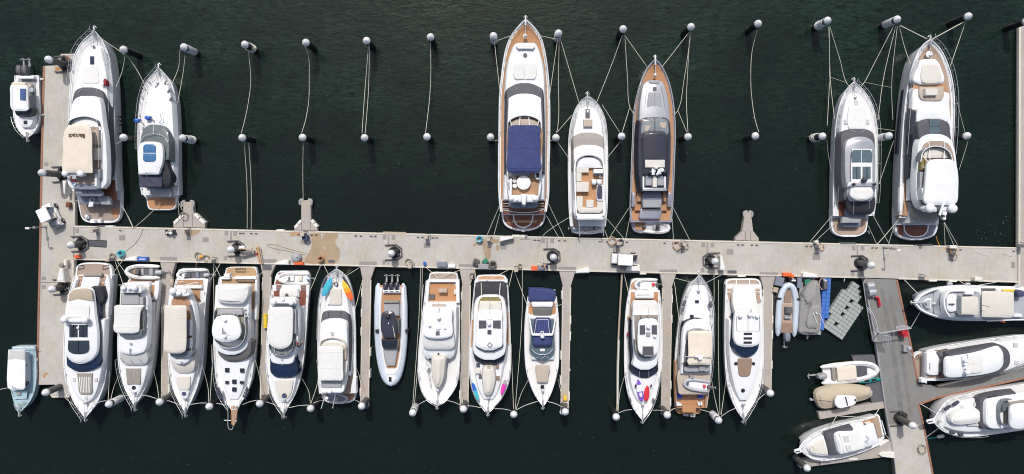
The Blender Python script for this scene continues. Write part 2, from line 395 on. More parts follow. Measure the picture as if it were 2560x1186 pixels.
    def rails(s, t0=.35, t1=1.0, h=.75, r=.018, nose=.35, m='steel', gap=4, lower=True):
        n = len(s.Lp); i0 = int(t0 * (n - 1)); i1 = int(t1 * (n - 1)); geos = []
        pl = [s.side(i / (n - 1), .96, h) for i in range(i0, i1 + 1)]; pr = [s.side(i / (n - 1), .96, h, False) for i in range(i0, i1 + 1)]
        tip = s.side(1, 0, h) + s.ax * nose
        top = pl + ([tip] if t1 >= 1 else []) + pr[::-1]
        if t1 >= 1: geos.append(tube_geo(top, r, 5))
        else: geos += [tube_geo(pl, r, 5), tube_geo(pr, r, 5)]
        for a in (pl, pr):
            if lower: geos.append(tube_geo([p - V((0, 0, h * .45)) for p in a], r * .6, 4))
            for q in a[::gap]: geos.append(tube_geo([q - V((0, 0, h)), q], r * .9, 4))
            geos.append(tube_geo([a[0], a[0] - V((0, 0, h))], r, 5))
        return s.add('bow_rail' if t1 >= 1 else 'guard_rail', join(*geos), m, ang=60)
    def fit(s, anchor=True, cleats=True, wind=True):
        """anchor on its bow roller, windlass and deck cleats"""
        b = s.side(1, 0, .05); sd = V((-s.ax.y, s.ax.x, 0))
        if anchor:
            g = slab_geo([b + s.ax * .36 + sd * .07, b - s.ax * .5 + sd * .1], [b + s.ax * .36 - sd * .07, b - s.ax * .5 - sd * .1], b.z - .12, b.z + .09, .03, 0, 0, 2)
            r = s.add('bow_roller', g, 'steel')
            a = join(tube_geo([b + s.ax * .5 + V((0, 0, .05)), b - s.ax * .5 + V((0, 0, .14))], .05, 6), tube_geo([b + s.ax * .34 + sd * .2 - V((0, 0, .12)), b + s.ax * .52 - V((0, 0, .02)), b + s.ax * .34 - sd * .2 - V((0, 0, .12))], .04, 6))
            s.add('anchor', a, 'steel', r, 60)
        if wind:
            c = b - s.ax * 1.5; c.z -= .05; s.add('windlass', lathe_geo(c, [(.16, 0), (.16, .12), (.1, .16), (.1, .26), (.13, .3), (.05, .33)], 12), 'steel')
            s.add('anchor_chain', tube_geo([c + V((0, 0, .12)), b - s.ax * .4 + V((0, 0, .1))], .035, 5), 'steel')
        if cleats:
            for t in (.1, .5, .84):
                for lf in (True, False):
                    p = s.side(t, .92, .03, lf)
                    s.add('cleat', join(tube_geo([p + s.ax * -.16 + V((0, 0, .08)), p + s.ax * .16 + V((0, 0, .08))], .03, 5), tube_geo([p, p + V((0, 0, .08))], .04, 5)), 'steel')
        return s
    def hatch(s, x, y, w, h, z, m='glass_dark', frame='steel'):
        o = s.rect('deck_hatch', x - w / 2, y - h / 2, x + w / 2, y + h / 2, z - .05, z + .06, m, .02)
        return o
    def port(s, x, y, r, z, m='glass_dark'):
        return s.disc('round_hatch', x, y, r, z - .05, z + .05, m)
    def wipers(s, pts, z, m='black'):
        for a, b in pts: s.tube('wiper', [(a[0], a[1], z), (b[0], b[1], z - .02)], .02, m, seg=4)
# ---------------------------------------------------------------- builders of repeated kinds
def frame_of(a, b, z):
    A = P(*a, z); B = P(*b, z); ax = A - B; ln = ax.length; ax.normalize(); return B, ax, V((-ax.y, ax.x, 0)), ln
def outboard(t, c, ax, k, m='dark_grey', par=None):
    """c: foot of the transom; ax: direction towards the bow; k: size factor"""
    sd = V((-ax.y, ax.x, 0)); e = c - ax * .25 * k
    Lp, Rp = [], []
    for u, w in ((.34, .1), (.26, .19), (.05, .22), (-.25, .2), (-.38, .12)):
        Lp.append(e + ax * u * k + sd * w * k); Rp.append(e + ax * u * k - sd * w * k)
    o = t.add('outboard_motor', slab_geo(Lp, Rp, c.z + .15 * k, c.z + .62 * k, .1 * k, .02, .06), m, par)
    q = e - ax * .5 * k
    t.add('motor_leg', join(tube_geo([e + V((0, 0, c.z * 0 + .15 * k)), q + V((0, 0, -.15 * k)), q - ax * .5 * k + V((0, 0, -.1 * k))], [.11 * k, .09 * k, .05 * k], 6),
          tube_geo([q - ax * .42 * k + sd * .2 * k + V((0, 0, .04)), q - ax * .5 * k - V((0, 0, .02)), q - ax * .42 * k - sd * .2 * k + V((0, 0, .04))], .045 * k, 5)), 'mid_grey', o)
    return o
def tender(label, bow, stern, w, z, tube='tube_white', floor='nonskid', seats=(), motor=None, group=None, kind='inflatable_tender', cat='tender', k=1.0, pointed=.55, console=None, bands=None, tr=.13, full=.52):
    """rigid inflatable: bow and stern in photo pixels, w its breadth in pixels"""
    t = Thing(kind, label, cat, (bow[0] + stern[0]) / 2, (bow[1] + stern[1]) / 2, z, group)
    B, ax, sd, ln = frame_of(bow, stern, z); wd = w * S * (H - z) / H; r = wd * tr; hw = wd / 2 - r
    def outline(hw, ln, n=9):
        L = [B + sd * hw * .97]; L += [B + ax * ln * f + sd * hw for f in (.2, .4, full)]
        for i in range(1, n):
            a = math.pi / 2 * i / n; L.append(B + ax * (ln * full + ln * (1 - full) * math.sin(a) ** (1 + (pointed - .5) * .6)) + sd * hw * math.cos(a) ** (.75 + .3 * (1 - pointed)))
        return L
    Lo = outline(hw, ln - r); tip = B + ax * (ln - r); up = V((0, 0, r))
    path = [p + up for p in Lo] + [tip + up + V((0, 0, r * .35))] + [p + up - 2 * sd * (p - B).dot(sd) for p in reversed(Lo)]
    m = len(path); rr = [r * (1 if 0 < i < m - 1 else .75) for i in range(m)]
    path = [path[0] - ax * r * .9] + path + [path[-1] - ax * r * .9]; rr = [r * .25] + rr + [r * .25]
    t.add('inflatable_tube', tube_geo(path, rr, 10), tube, ang=60)
    Li = outline(hw * .98, ln - 1.6 * r); Ri = [p - 2 * sd * (p - B).dot(sd) for p in Li]
    t.add('floor', slab_geo(Li, Ri, z + .02, z + r * .8, .02, 0, .02), floor)
    g = [p + up * 2.02 for p in Lo[2:-2]]
    for sgn in (0, 1):
        q = [p - 2 * sd * (p - B).dot(sd) * sgn for p in g]; t.add('grab_line', tube_geo(q, .015, 4), 'rope_white' if tube != 'tube_white' else 'dark_grey')
    def block(name, f0, f1, hwid, z0, z1, mt, off=0):
        Lp = [B + ax * ln * f + sd * (hwid * wd + off * wd) for f in (f0, f1)]; Rp = [B + ax * ln * f - sd * (hwid * wd - off * wd) for f in (f0, f1)]
        return t.add(name, slab_geo(Lp, Rp, z + z0, z + z1, .05, .02, .02), mt)
    for s_ in seats: block('seat', *s_)
    if console:
        f, mt = console; c = block('console', f - .05, f + .06, .13, r * .5, r + .55 * k, mt)
        cc = B + ax * ln * (f - .07) + V((0, 0, r + .55 * k)); a = [cc + (sd * math.cos(q) + V((0, 0, 1)) * math.sin(q)) * .16 * k for q in [i * math.pi / 5 for i in range(10)]]
        t.add('steering_wheel', tube_geo(a, .02, 4, True), 'black', c)
    if motor: outboard(t, B + ax * .05 + V((0, 0, r * .6)), ax, motor[1], motor[0])
    for f in bands or ():
        q = [p for p in (B + ax * ln * f + sd * hw, B + ax * ln * f - sd * hw)]
        for c in q: t.add('tube_band', tube_geo([c + up - ax * .12, c + up + ax * .12], r * 1.03, 10), 'black')
    return t
def board(label, a, b, w, z, m, cat='paddleboard', kind='paddleboard', group=None, extra=None, well=False, th=.12):
    """board or kayak from tip a to tail b (photo pixels)"""
    t = Thing(kind, label, cat, (a[0] + b[0]) / 2, (a[1] + b[1]) / 2, z, group); B, ax, sd, ln = frame_of(a, b, z); wd = w * S * (H - z) / H / 2
    prof = [(0, .18), (.03, .45), (.12, .78), (.3, .97), (.5, 1), (.7, .9), (.86, .62), (.95, .34), (1, .06)]
    L = [B + ax * ln * u + sd * wd * q for u, q in prof]; R = [B + ax * ln * u - sd * wd * q for u, q in prof]
    t.add('board' if not well else 'kayak_hull', slab_geo(L, R, z - th, z, th * .4, -.02, .03), m)
    for (u0, u1, q, mt) in extra or ():
        us = [u0 + (u1 - u0) * i / 4 for i in range(5)]
        def wat(u):
            for (a0, w0), (a1, w1) in zip(prof, prof[1:]):
                if a0 <= u <= a1: return lerp(w0, w1, (u - a0) / (a1 - a0))
            return .1
        t.add('deck_pad', slab_geo([B + ax * ln * u + sd * wd * q * wat(u) for u in us], [B + ax * ln * u - sd * wd * q * wat(u) for u in us], z - .02, z + .035, .01, 0, .01), mt)
    if well:
        for u in (.38, .66): 
            us = [u - .1, u - .06, u + .06, u + .1]; ws = [.3, .55, .55, .3]
            t.add('seat_well', slab_geo([B + ax * ln * p + sd * wd * q for p, q in zip(us, ws)], [B + ax * ln * p - sd * wd * q for p, q in zip(us, ws)], z - .02, z + .045, .01, 0, .0), 'black')
    return t
def fenders(t, pts, z, r=.13, ln=.55, m='dark_grey', ang=90):
    for x, y in pts:
        c = P(x, y, z); a = math.radians(ang); d = V((math.cos(a), math.sin(a), 0)); prof = [(-.5, .3), (-.44, .8), (-.3, 1), (.3, 1), (.44, .8), (.5, .3)]
        t.add('fender', tube_geo([c + d * ln * u for u, _ in prof], [r * q for _, q in prof], 8), m, ang=60)
def coil(geos, c, R, n, r):
    geos.append(tube_geo([c + V((math.cos(a) * R * (1 + .12 * math.sin(a * 1.7)), math.sin(a) * R * (1 + .1 * math.cos(a * 2.3)), .02 + .012 * i)) for i, a in enumerate([k * .45 for k in range(int(n * 14))])], r, 5))
def lettering(t, name, text, px, py, z, size, rot, m, par=None):
    cu = bpy.data.curves.new(name, 'FONT'); cu.body = text; cu.size = size; cu.extrude = .004; cu.align_x = 'CENTER'; cu.align_y = 'CENTER'; cu.offset = .012
    o = bpy.data.objects.new(name, cu); COL.objects.link(o); bpy.context.view_layer.update()
    me = bpy.data.meshes.new_from_object(o.evaluated_get(bpy.context.evaluated_depsgraph_get())); bpy.data.objects.remove(o); bpy.data.curves.remove(cu)
    q = bpy.data.objects.new(name, me); me.materials.clear(); me.materials.append(M[m]); COL.objects.link(q)
    q.parent = par or t.o; q.location = P(px, py, z) - t.org; q.rotation_euler = (0, 0, math.radians(rot)); return q
def person(label, px, py, z, shirt='cloth_navy', pants='cloth_dark', hair='black', ang=0, pose='stand', group=None):
    """standing or stooping figure of one skinned surface"""
    t = Thing('person', label, 'person', px, py, z, group)
    lean = .0 if pose == 'stand' else .55
    J = {}
    hip = V((0, 0, .92)); ch = V((0, lean * .62, 1.32 - lean * .12)); nk = V((0, lean * .78, 1.5 - lean * .3)); hd = V((0, lean * .9 + .03, 1.66 - lean * .38))
    pts = [(hip, .15), (V((0, lean * .3, 1.12)), .13), (ch, .16), (nk, .065), (hd - V((0, 0, .03)), .1), (hd + V((0, .01, .08)), .095)]
    ed = [(0, 1), (1, 2), (2, 3), (3, 4), (4, 5)]
    def chain(root, lst):
        pr = root
        for p, r in lst: pts.append((p, r)); ed.append((pr, len(pts) - 1)); pr = len(pts) - 1
        return pr
    for sx in (-1, 1):
        st = .16 * sx
        chain(0, [(V((.1 * sx, .0, .86)), .1), (V((.11 * sx, .04 + .1 * sx, .48)), .068), (V((.12 * sx, .12 * sx, .09)), .048), (V((.13 * sx, .12 * sx + .16, .04)), .042)])
        w = chain(2, [(ch + V((.2 * sx, 0, .08)), .06), (ch + V((.27 * sx, .08, -.2)), .046), (ch + V((.25 * sx, .28, -.34)), .034), (ch + V((.24 * sx, .36, -.37)), .034)])
        for q in range(4): chain(w, [(pts[w][0] + V((sx * (-.03 + .02 * q), .06, -.01)), .011), (pts[w][0] + V((sx * (-.035 + .023 * q), .10 + .01 * (q in (1, 2)), -.035)), .009)])
        chain(w, [(pts[w][0] + V((-.05 * sx, .02, 0)), .011), (pts[w][0] + V((-.06 * sx, .05, -.02)), .009)])
    me = bpy.data.meshes.new('body'); c, s_ = math.cos(math.radians(ang)), math.sin(math.radians(ang))
    me.from_pydata([(p.x * c - p.y * s_, p.x * s_ + p.y * c, p.z) for p, _ in pts], ed, [])
    o = bpy.data.objects.new('body', me); COL.objects.link(o); md = o.modifiers.new('skin', 'SKIN'); sb = o.modifiers.new('sub', 'SUBSURF'); sb.levels = 1; sb.render_levels = 1
    for i, (_, r) in enumerate(pts): me.skin_vertices[0].data[i].radius = (r, r)
    me.skin_vertices[0].data[0].use_root = True
    bpy.context.view_layer.update(); m2 = bpy.data.meshes.new_from_object(o.evaluated_get(bpy.context.evaluated_depsgraph_get())); bpy.data.objects.remove(o)
    for k in ('skin', shirt, pants): m2.materials.append(M[k])
    for p in m2.polygons:
        p.use_smooth = True; zc = p.center.z; xl = p.center.x * c + p.center.y * s_; q = abs(xl)
        p.material_index = 2 if zc < .9 and q < .2 else (1 if zc < nk.z - .02 and not (q > .2 and zc < ch.z - .22) else 0)
    b = bpy.data.objects.new('body', m2); COL.objects.link(b); b.parent = t.o
    hp = rot2(hd + V((0, -.02, 0)), math.radians(ang)); cc = t.org + V((hp.x, hp.y, hd.z + .0)); t.add('hair', lathe_geo(cc, [(.106, .02), (.112, .08), (.09, .15), (.05, .185), (.01, .195)], 12), hair, ang=70)
    return t
# ---------------------------------------------------------------- the setting
def sheet(name, x, y, z, m, kind):
    o = mesh(name, ([(-x, -y, z), (x, -y, z), (x, y, z), (-x, y, z)], [(0, 1, 2, 3)]), m); o['kind'] = kind; return o
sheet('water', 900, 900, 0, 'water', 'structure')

# ---------------------------------------------------------------- boats along the upper side of the pier
def arch(t, name, x0, x1, y, z0, z1, d=.35, m='gelcoat', bow=6):
    """crossbar on two legs; bow bends it in pixels"""
    o = t.slab(name, [(x0, y + bow - 3, x0, y + bow + 4), ((x0 + x1) / 2, y - 4, (x0 + x1) / 2, y + 4), (x1, y + bow - 3, x1, y + bow + 4)], z1 - .22, z1, m, .06, .02, .03)
    for x in (x0 + 1.5, x1 - 1.5): t.tube(name + '_leg', [(x, y + bow, z1 - .1), (x, y + bow + 4, z0)], .11, m, o)
    return o
def bimini(t, name, rows, z, m, z_foot, th=.07, legs=True, cr=.16, seams=0, mode=None):
    o = t.slab(name, rows, z - th, z, m, .04, .0, cr, 5)
    if legs:
        r = rowpts(rows, t.mode); a, b = r[1], r[-2]
        for q in (a, b):
            for (x, y) in ((q[0], q[1]), (q[2], q[3])):
                xi = x + (2.5 if x < (q[0] + q[2]) / 2 else (-2.5 if x > (q[0] + q[2]) / 2 else 0)); yi = y + (2.5 if y < (q[1] + q[3]) / 2 else (-2.5 if y > (q[1] + q[3]) / 2 else 0))
                p1 = P(xi, yi, z - th); p0 = V((p1.x, p1.y, z_foot)); t.add('canopy_pole', tube_geo([p0, p1], .025, 5), 'steel', o)
    if seams:
        pts = crom(rowpts(rows, t.mode), 5); n = len(pts)
        for k in range(1, seams + 1):
            i = int(n * k / (seams + 1)); p = pts[i]; A = P(p[0], p[1], z); B = P(p[2], p[3], z); e = math.sin(math.pi * min(1, min(i, n - 1 - i) / max(1, (n - 1) * .3)) / 2)
            q = [V((lerp(A.x, B.x, u), lerp(A.y, B.y, u), z + cr * e * (1 - (2 * u - 1) ** 2) * .97)) for u in [.04 + .092 * j for j in range(11)]]
            t.add('seam', tube_geo(q, .022, 4), m, o)
    return o

# A: flybridge yacht with the cream lettered canopy
t = Thing('flybridge_yacht', 'large white flybridge yacht beside the arm pier with a cream canopy reading Blackjack', 'yacht', 245, 330)
t.hull([(78, 235, 236.5), (90, 222, 247), (105, 206, 257), (136, 188, 271), (180, 180, 279), (250, 174, 284), (350, 172, 287), (440, 175, 289), (478, 182, 292)], 1.7, 2.6, bow='first')
t.slab('swim_platform', [(476, 190, 303), (505, 194, 303), (530, 199, 302), (546, 204, 298), (555, 214, 288), (558, 235, 270)], .1, .55, 'gelcoat', .06)
t.slab('teak_platform', [(500, 197, 300), (530, 202, 299), (545, 207, 294), (552, 220, 282)], .5, .58, 'teak_grey', .01, 0, 0)
t.poly('teak_patch', [(274, 522), (299, 522), (296, 543), (287, 548)], .57, .6, 'teak_orange', .005)  # orange teak patch paints sunlight onto the right of the platform
t.slab('cockpit_floor', [(450, 190, 287), (500, 196, 291)], 1.6, 1.72, 'teak_red', .01, 0, 0)
t.slab('foredeck_trunk', [(118, 224, 243), (124, 214, 250), (150, 203, 258), (190, 193, 266), (230, 186, 268), (260, 184, 268)], 2.0, 2.55, 'gelcoat', .1, .25, .08)
t.slab('sun_pad', [(161, 216, 240), (164, 213, 242), (190, 206, 246), (206, 206, 247), (210, 212, 240)], 2.5, 2.66, 'canvas_white', .04, 0, .02)
t.hatch(229.5, 151, 9, 20, 2.66, 'solar')
t.slab('cabin_windows', [(219, 205, 228), (224, 192, 245), (232, 186, 256), (250, 181, 261), (275, 178, 262), (300, 176, 262), (420, 174, 268), (440, 178, 262)], 2.0, (2.75, 3.1), 'mesh_charcoal', .05, .22, .04)
t.wipers([((204, 222), (193, 234)), ((240, 223), (244, 234))], 2.95, 'steel')
t.slab('flybridge', [(240, 202, 230), (246, 188, 245), (258, 180, 251), (285, 174, 255), (310, 170, 258), (340, 167, 263), (400, 166, 267), (440, 166, 267), (460, 169, 265), (471, 176, 256)], 2.9, 3.55, 'gelcoat', .12, .06, .1)
t.slab('flybridge_floor', [(318, 180, 244), (340, 175, 248), (400, 174, 250), (455, 176, 249), (461, 184, 240)], 3.5, 3.72, 'teak_grey', .01, 0, 0)
t.wall('windscreen', [(170, 312), (174, 303), (188, 296), (208, 292), (228, 295), (242, 303), (246, 316)], 3.4, 4.0, .05, 'glass_green')
t.tube('handrail', [(246, 322, 4.1), (247, 350, 4.1), (246, 420, 4.1)], .03, 'steel'); t.tube('handrail', [(238, 330, 4.1), (240, 380, 4.1)], .03, 'steel')
t.slab('settee', [(325, 232, 244), (362, 233, 246)], 3.6, 4.05, 'cushion_beige', .06); t.slab('settee', [(370, 233, 246), (400, 233, 247)], 3.6, 4.05, 'cushion_cream', .06)
t.slab('settee', [(424, 238, 249), (446, 236, 249)], 3.6, 4.05, 'cushion_grey', .06)
c = bimini(t, 'canopy', [(309, 188, 210), (314, 174, 220), (322, 164, 226), (335, 159, 229), (380, 157, 230), (425, 155, 231), (433, 157, 231)], 4.9, 'canvas_cream', 3.6, cr=.14)
lettering(t, 'canopy_lettering', 'Blackjack', 191.5, 339.5, 5.05, .43, 180, 'ink', c).scale = (1, 1.3, 1)
a = arch(t, 'radar_arch', 160, 212, 436, 3.5, 4.6, bow=0); t.dome('radar_dome', 165, 434, 8, 4.65, par=a); t.dome('radar_dome', 204, 434, 9, 4.65, par=a); t.rect('radar', 178, 424, 190, 430, 4.6, 4.8, 'gelcoat', .05, a); t.rect('searchlight', 180, 441, 189, 448, 4.4, 4.7, 'steel', .05, a)
t.rect('flare_box', 176, 450, 187, 454, 3.7, 3.95, 'red', .05); t.disc('life_ring', 184, 459, 6, 3.7, 3.82, 'pale_blue')
t.slab('sun_pad', [(463, 194, 240), (474, 194, 243)], 3.5, 3.66, 'cushion_slate', .04); t.rect('table', 236, 436, 242, 466, 3.7, 4.2, 'gelcoat', .05)
t.slab('overhang', [(474, 184, 248), (484, 188, 256), (491, 196, 254)], 2.7, 2.95, 'cushion_slate', .05)
for x0, x1 in ((189, 201), (203, 217), (219, 236)): t.slab('awning_panel', [(476, x0, x1), (486, x0 + 3, x1 + 3)], 2.98, 3.03, 'cushion_slate', .02, 0, 0)
t.slab('sun_pad', [(490, 243, 266), (497, 243, 274), (512, 254, 276)], 1.75, 2.1, 'cushion_grey', .05); t.slab('aft_seat', [(487, 190, 230), (500, 194, 246), (510, 200, 250)], 1.6, 2.0, 'cushion_slate', .05)
t.poly('gangway', [(224, 497), (236, 495), (231, 517), (220, 518)], 1.9, 2.1, 'gelcoat'); t.rect('gangway_hatch', 227.5, 498, 233.5, 503, 2.08, 2.13, 'black', .01)
t.rect('platform_table', 225, 549, 252, 558, .6, 1.0, 'gelcoat', .04); t.disc('speaker', 238.5, 553.5, 4, .95, 1.12, 'steel')
t.poly('deck_stool', [(212, 539), (222, 538), (223, 547), (213, 548)], .58, .9, 'pale_blue'); t.disc('stool_seat', 215, 541, 4, .85, .98, 'gelcoat')
for y in (292, 302, 312, 334): t.disc('porthole', 298, y, 2.6, .95, 1.25, 'black')
t.poly('seat', [(252, 202), (258, 200), (259, 214), (253, 215)], 2.5, 2.9, 'gelcoat'); t.poly('tender_crane', [(258, 196), (264, 202), (264, 214), (257, 214)], 2.5, 3.1, 'cloth_red', .1)
t.rails(.3, 1, .8, nose=.4); t.fit()
t.tube('flagstaff', [(198, 505, 1.2), (196, 515, 2.4)], .03, 'steel')

# B: express cruiser
t = Thing('express_cruiser', 'white express cruiser with blue hardtop skylight, moored right of the lettered canopy yacht', 'motorboat', 405, 345)
t.hull([(171, 396, 398), (185, 384, 411), (205, 367, 427), (240, 354, 438), (290, 347, 443), (350, 345, 445), (420, 347, 445), (470, 352, 446), (488, 356, 446)], 1.3, 2.2, bow='first')
t.slab('swim_platform', [(470, 353, 447), (488, 358, 446), (497, 365, 442), (515, 368, 440), (523, 372, 434), (526, 385, 420)], .1, .5, 'gelcoat', .05)
t.slab('teak_platform', [(494, 368, 438), (514, 371, 437), (521, 376, 431), (523, 386, 420)], .45, .53, 'teak_orange', .01, 0, 0)
t.slab('coachroof', [(206, 388, 408), (214, 378, 418), (250, 366, 428), (300, 361, 432), (340, 358, 434), (420, 357, 434), (460, 360, 432)], 1.6, 2.3, 'gelcoat', .12, .15, .08)
t.disc('round_hatch', 392.5, 218, 5.5, 2.2, 2.36, 'mid_grey')
t.slab('windscreen', [(313, 376, 395), (319, 362, 410), (335, 354, 420), (360, 350, 423), (400, 352, 422)], 2.2, (2.5, 3.1), 'glass_green', .05, .2, .04)
t.tube('screen_frame', [(352, 352, 3.1), (360, 341, 3.1), (384, 335, 3.1), (408, 341, 3.1), (420, 356, 3.1)], .035, 'steel', sub=3); t.tube('screen_frame', [(384, 335, 3.1), (384, 314, 2.5)], .03, 'steel')
t.slab('cockpit', [(352, 360, 420), (400, 358, 424), (470, 362, 426)], 1.5, 1.7, 'cushion_brown', .02)
t.slab('canopy_side', [(400, 402, 412), (440, 400, 426), (462, 398, 424), (470, 398, 412)], 1.8, (3.2, 2.6), 'canvas_black', .03)
t.slab('hardtop', [(354, 362, 386), (359, 350, 400), (370, 345, 406), (395, 344, 407), (415, 345, 404), (424, 347, 400), (434, 346, 397), (437, 350, 393)], 3.2, 3.6, 'gelcoat', .1, .0, .12)
t.slab('skylight', [(361, 364, 383), (364, 359, 388), (382, 358, 389)], 3.62, 3.75, 'glass_sky', .02, 0, .06); t.slab('skylight', [(384, 358, 389), (401, 358, 388), (405, 364, 383)], 3.62, 3.75, 'glass_sky', .02, 0, .06)
t.slab('sun_awning', [(436, 346, 404), (452, 347, 404), (467, 348, 404), (469, 352, 400)], 3.0, 3.1, 'canvas_slate', .03, 0, .1)
t.slab('sun_pad', [(471, 372, 424), (480, 375, 428), (493, 379, 426)], 1.3, 1.75, 'cushion_grey', .06); t.tube('aerial', [(366, 443, 3.6), (366, 430, 5)], .02, 'gelcoat')
fenders(t, [(372, 205), (361, 222), (356, 244)], 2.35, .1, .55, 'mid_grey', 125); fenders(t, [(414, 205), (422, 226), (427, 246)], 2.35, .1, .55, 'mid_grey', 60)
for x, y, a in ((344, 302, 0), (371, 295, 30)):
    cen = P(x, y, 2.6); o = t.add('covered_outboard', slab_geo([cen + V((-.3, .12, 0)), cen + V((-.1, .22, 0)), cen + V((.25, .15, 0))], [cen + V((-.3, -.12, 0)), cen + V((-.1, -.22, 0)), cen + V((.25, -.12, 0))], 2.3, 2.85, .12, 0, .05), 'blue')
    t.add('motor_leg', tube_geo([cen + V((.2, 0, 0)), cen + V((.45, -.25, -.1)), cen + V((.5, -.5, -.3))], .06, 6), 'mid_grey', o)
t.tube('fishing_rod', [(400, 284, 2.9), (404, 300, 2.7), (398, 308, 2.5)], .03, 'steel'); t.rails(.35, 1, .7); t.fit()

# C: small twin outboard boat, bow towards the camera's foot
t = Thing('outboard_boat', 'small white cuddy boat with two grey outboards and a solar panel on its roof', 'motorboat', 66, 260)
t.hull([(189, 38, 96), (230, 35, 98), (280, 34, 100), (302, 37, 98), (320, 44, 92), (334, 54, 82), (343, 65, 72)], .9, 1.4, rake=.7, flare=.3, gr=.05)
t.slab('cockpit_floor', [(196, 46, 88), (230, 44, 90), (275, 44, 90)], .6, .96, 'mid_grey', .01, 0, 0)
t.slab('cuddy', [(288, 42, 82), (297, 42, 82), (310, 47, 80), (318, 54, 74)], 1.0, 1.55, 'gelcoat', .1, .1, .06); t.hatch(63, 306, 9, 9, 1.6)
t.slab('windscreen', [(270, 37, 76), (280, 37, 79), (288, 41, 76), (292, 50, 68)], 1.4, (2.4, 1.75), 'glass_dark', .03, .05)
r = t.slab('hardtop', [(213, 27, 63), (216, 25, 67), (240, 25, 69), (268, 26, 71), (274, 29, 70), (278, 36, 63)], 2.5, 2.65, 'gelcoat', .06, 0, .08); t.slab('roof_extension', [(206, 32, 62), (208, 29, 63), (216, 28, 63)], 2.45, 2.62, 'canvas_cream', .03)
t.rect('solar_panel', 50, 222, 63, 251, 2.7, 2.76, 'solar_blue', .01, r); t.tube('roof_rack', [(30, 220, 2.8), (30, 264, 2.8)], .02, 'steel'); t.tube('roof_rack', [(66, 222, 2.8), (67, 264, 2.8)], .02, 'steel')
t.rect('transom_seat', 46, 190, 84, 197, .9, 1.4, 'gelcoat', .05); t.disc('bait_bucket', 73, 214, 5, 1.0, 1.4, 'cushion_beige'); t.rect('tackle_box', 76, 219, 82, 230, 1.0, 1.35, 'pale_blue', .04); t.rect('side_seat', 72, 224, 76, 236, 1.0, 1.35, 'tube_grey', .04)
for x in (58, 72): outboard(t, P(x, 186, .8), V((0, -1, 0)), 1.25, 'dark_grey')
t.rails(.45, 1, .55, nose=.15, lower=False); t.fit(wind=False, cleats=False); fenders(t, [(102, 199), (103, 288)], .7, .12, .6, 'fender_bag', 0)

# D: pale blue launch
t = Thing('cabin_launch', 'small pale blue launch with a long flat white roof beside the lower left pier end', 'motorboat', 55, 950)
t.hull([(867, 32, 87), (900, 27, 90), (940, 26, 91), (970, 28, 88), (990, 32, 82), (1010, 38, 70), (1023, 44, 58), (1030, 48, 50)], .9, 1.4, m='hull_sea', deck='deck_sea', gun='hull_sea', rake=.5, flare=.3)
t.slab('cockpit_floor', [(872, 44, 84), (892, 44, 84)], .9, .98, 'deck_sea', .01, 0, 0); t.tube('taffrail', [(34, 869, 1.6), (84, 868, 1.6)], .05, 'gelcoat'); t.slab('cabin', [(884, 22, 58), (896, 21, 59), (964, 21, 59), (970, 25, 55)], .95, 1.88, 'pale_blue', .03, .04)
for y0, y1 in ((912, 929), (931, 948), (950, 966)): t.wall('cabin_window', [(63.2, y0 + 1), (63.2, y1 - 1)], 1.2, 1.7, .07, 'glass_dark', 1)
r = t.slab('roof', [(875, 20, 62), (900, 19, 62.5), (965, 18, 62), (971, 20, 61.5), (975, 26, 57)], 1.9, 2.0, 'gelcoat', .04, 0, .08); t.slab('roof_extension', [(876.5, 21, 61.5), (899, 20.5, 61.8)], 2.0, 2.07, 'mesh_pale', .02, 0, .05, par=r)
t.poly('foredeck_hatch', [(32, 978), (68, 978), (66, 996), (33, 997)], 1.2, 1.3, 'deck_sea'); t.tube('hatch_coaming', [(32, 978, 1.33), (68, 978, 1.33), (66, 996, 1.33), (33, 997, 1.33)], .03, 'gelcoat', closed=True); t.rect('skylight', 41, 982, 51, 989, 1.3, 1.45, 'mid_grey', .03)
t.tube('anchor_rope', [(40, 1006, 1.45), (50, 1014, 1.45), (62, 1004, 1.45), (50, 1010, 1.5), (46, 1018, 1.4)], .03, 'hose', sub=4); t.fit(wind=False); t.tube('searchlight', [(30, 966, 2.1), (34, 971, 2.3), (40, 970, 2.1)], .025, 'black'); t.tube('bow_rail', [(34, 1010, 1.9), (40, 1024, 1.9), (47, 1031, 1.9)], .03, 'steel')
fenders(t, [(92, 900), (92, 928)], .8, .09, .4, 'fender_bag', 90)
# R: largest yacht, blue bimini
t = Thing('flybridge_yacht', 'largest white yacht with teak side decks and a navy blue bimini over its flybridge', 'yacht', 1311, 320)
t.hull([(52, 1312, 1316), (62, 1302, 1327), (75, 1290, 1339), (95, 1276, 1352), (128, 1264, 1361), (170, 1257, 1368), (233, 1250, 1373), (330, 1248, 1374), (430, 1247, 1372), (490, 1248, 1371), (530, 1252, 1365)], 1.8, 2.8, bow='first', deck='teak_orange', rim=.2, gr=.09, flare=.36)
t.slab('swim_platform', [(520, 1253, 1364), (550, 1256, 1362), (564, 1263, 1354), (573, 1278, 1340), (578, 1298, 1322)], .1, .6, 'gelcoat', .06)
t.slab('teak_platform', [(536, 1258, 1360), (549, 1260, 1358), (561, 1268, 1350), (569, 1282, 1337), (572, 1300, 1320)], .55, .65, 'teak_red', .01, 0, 0)
t.slab('painted_sun_patch', [(541, 1262, 1270), (560, 1272, 1274)], .64, .67, 'teak', .005, 0, 0); t.slab('bathing_step', [(551, 1277, 1344), (558, 1281, 1341)], .66, .85, 'teak', .02, 0, 0)  # first slab: lighter teak strip paints sunlight on the platform
t.tube('platform_rail', [(1284, 537, .9), (1285, 550, .9), (1294, 565, .9), (1308, 569, .9), (1322, 565, .9), (1331, 550, .9), (1332, 537, .9)], .08, 'gelcoat', sub=4, seg=8)
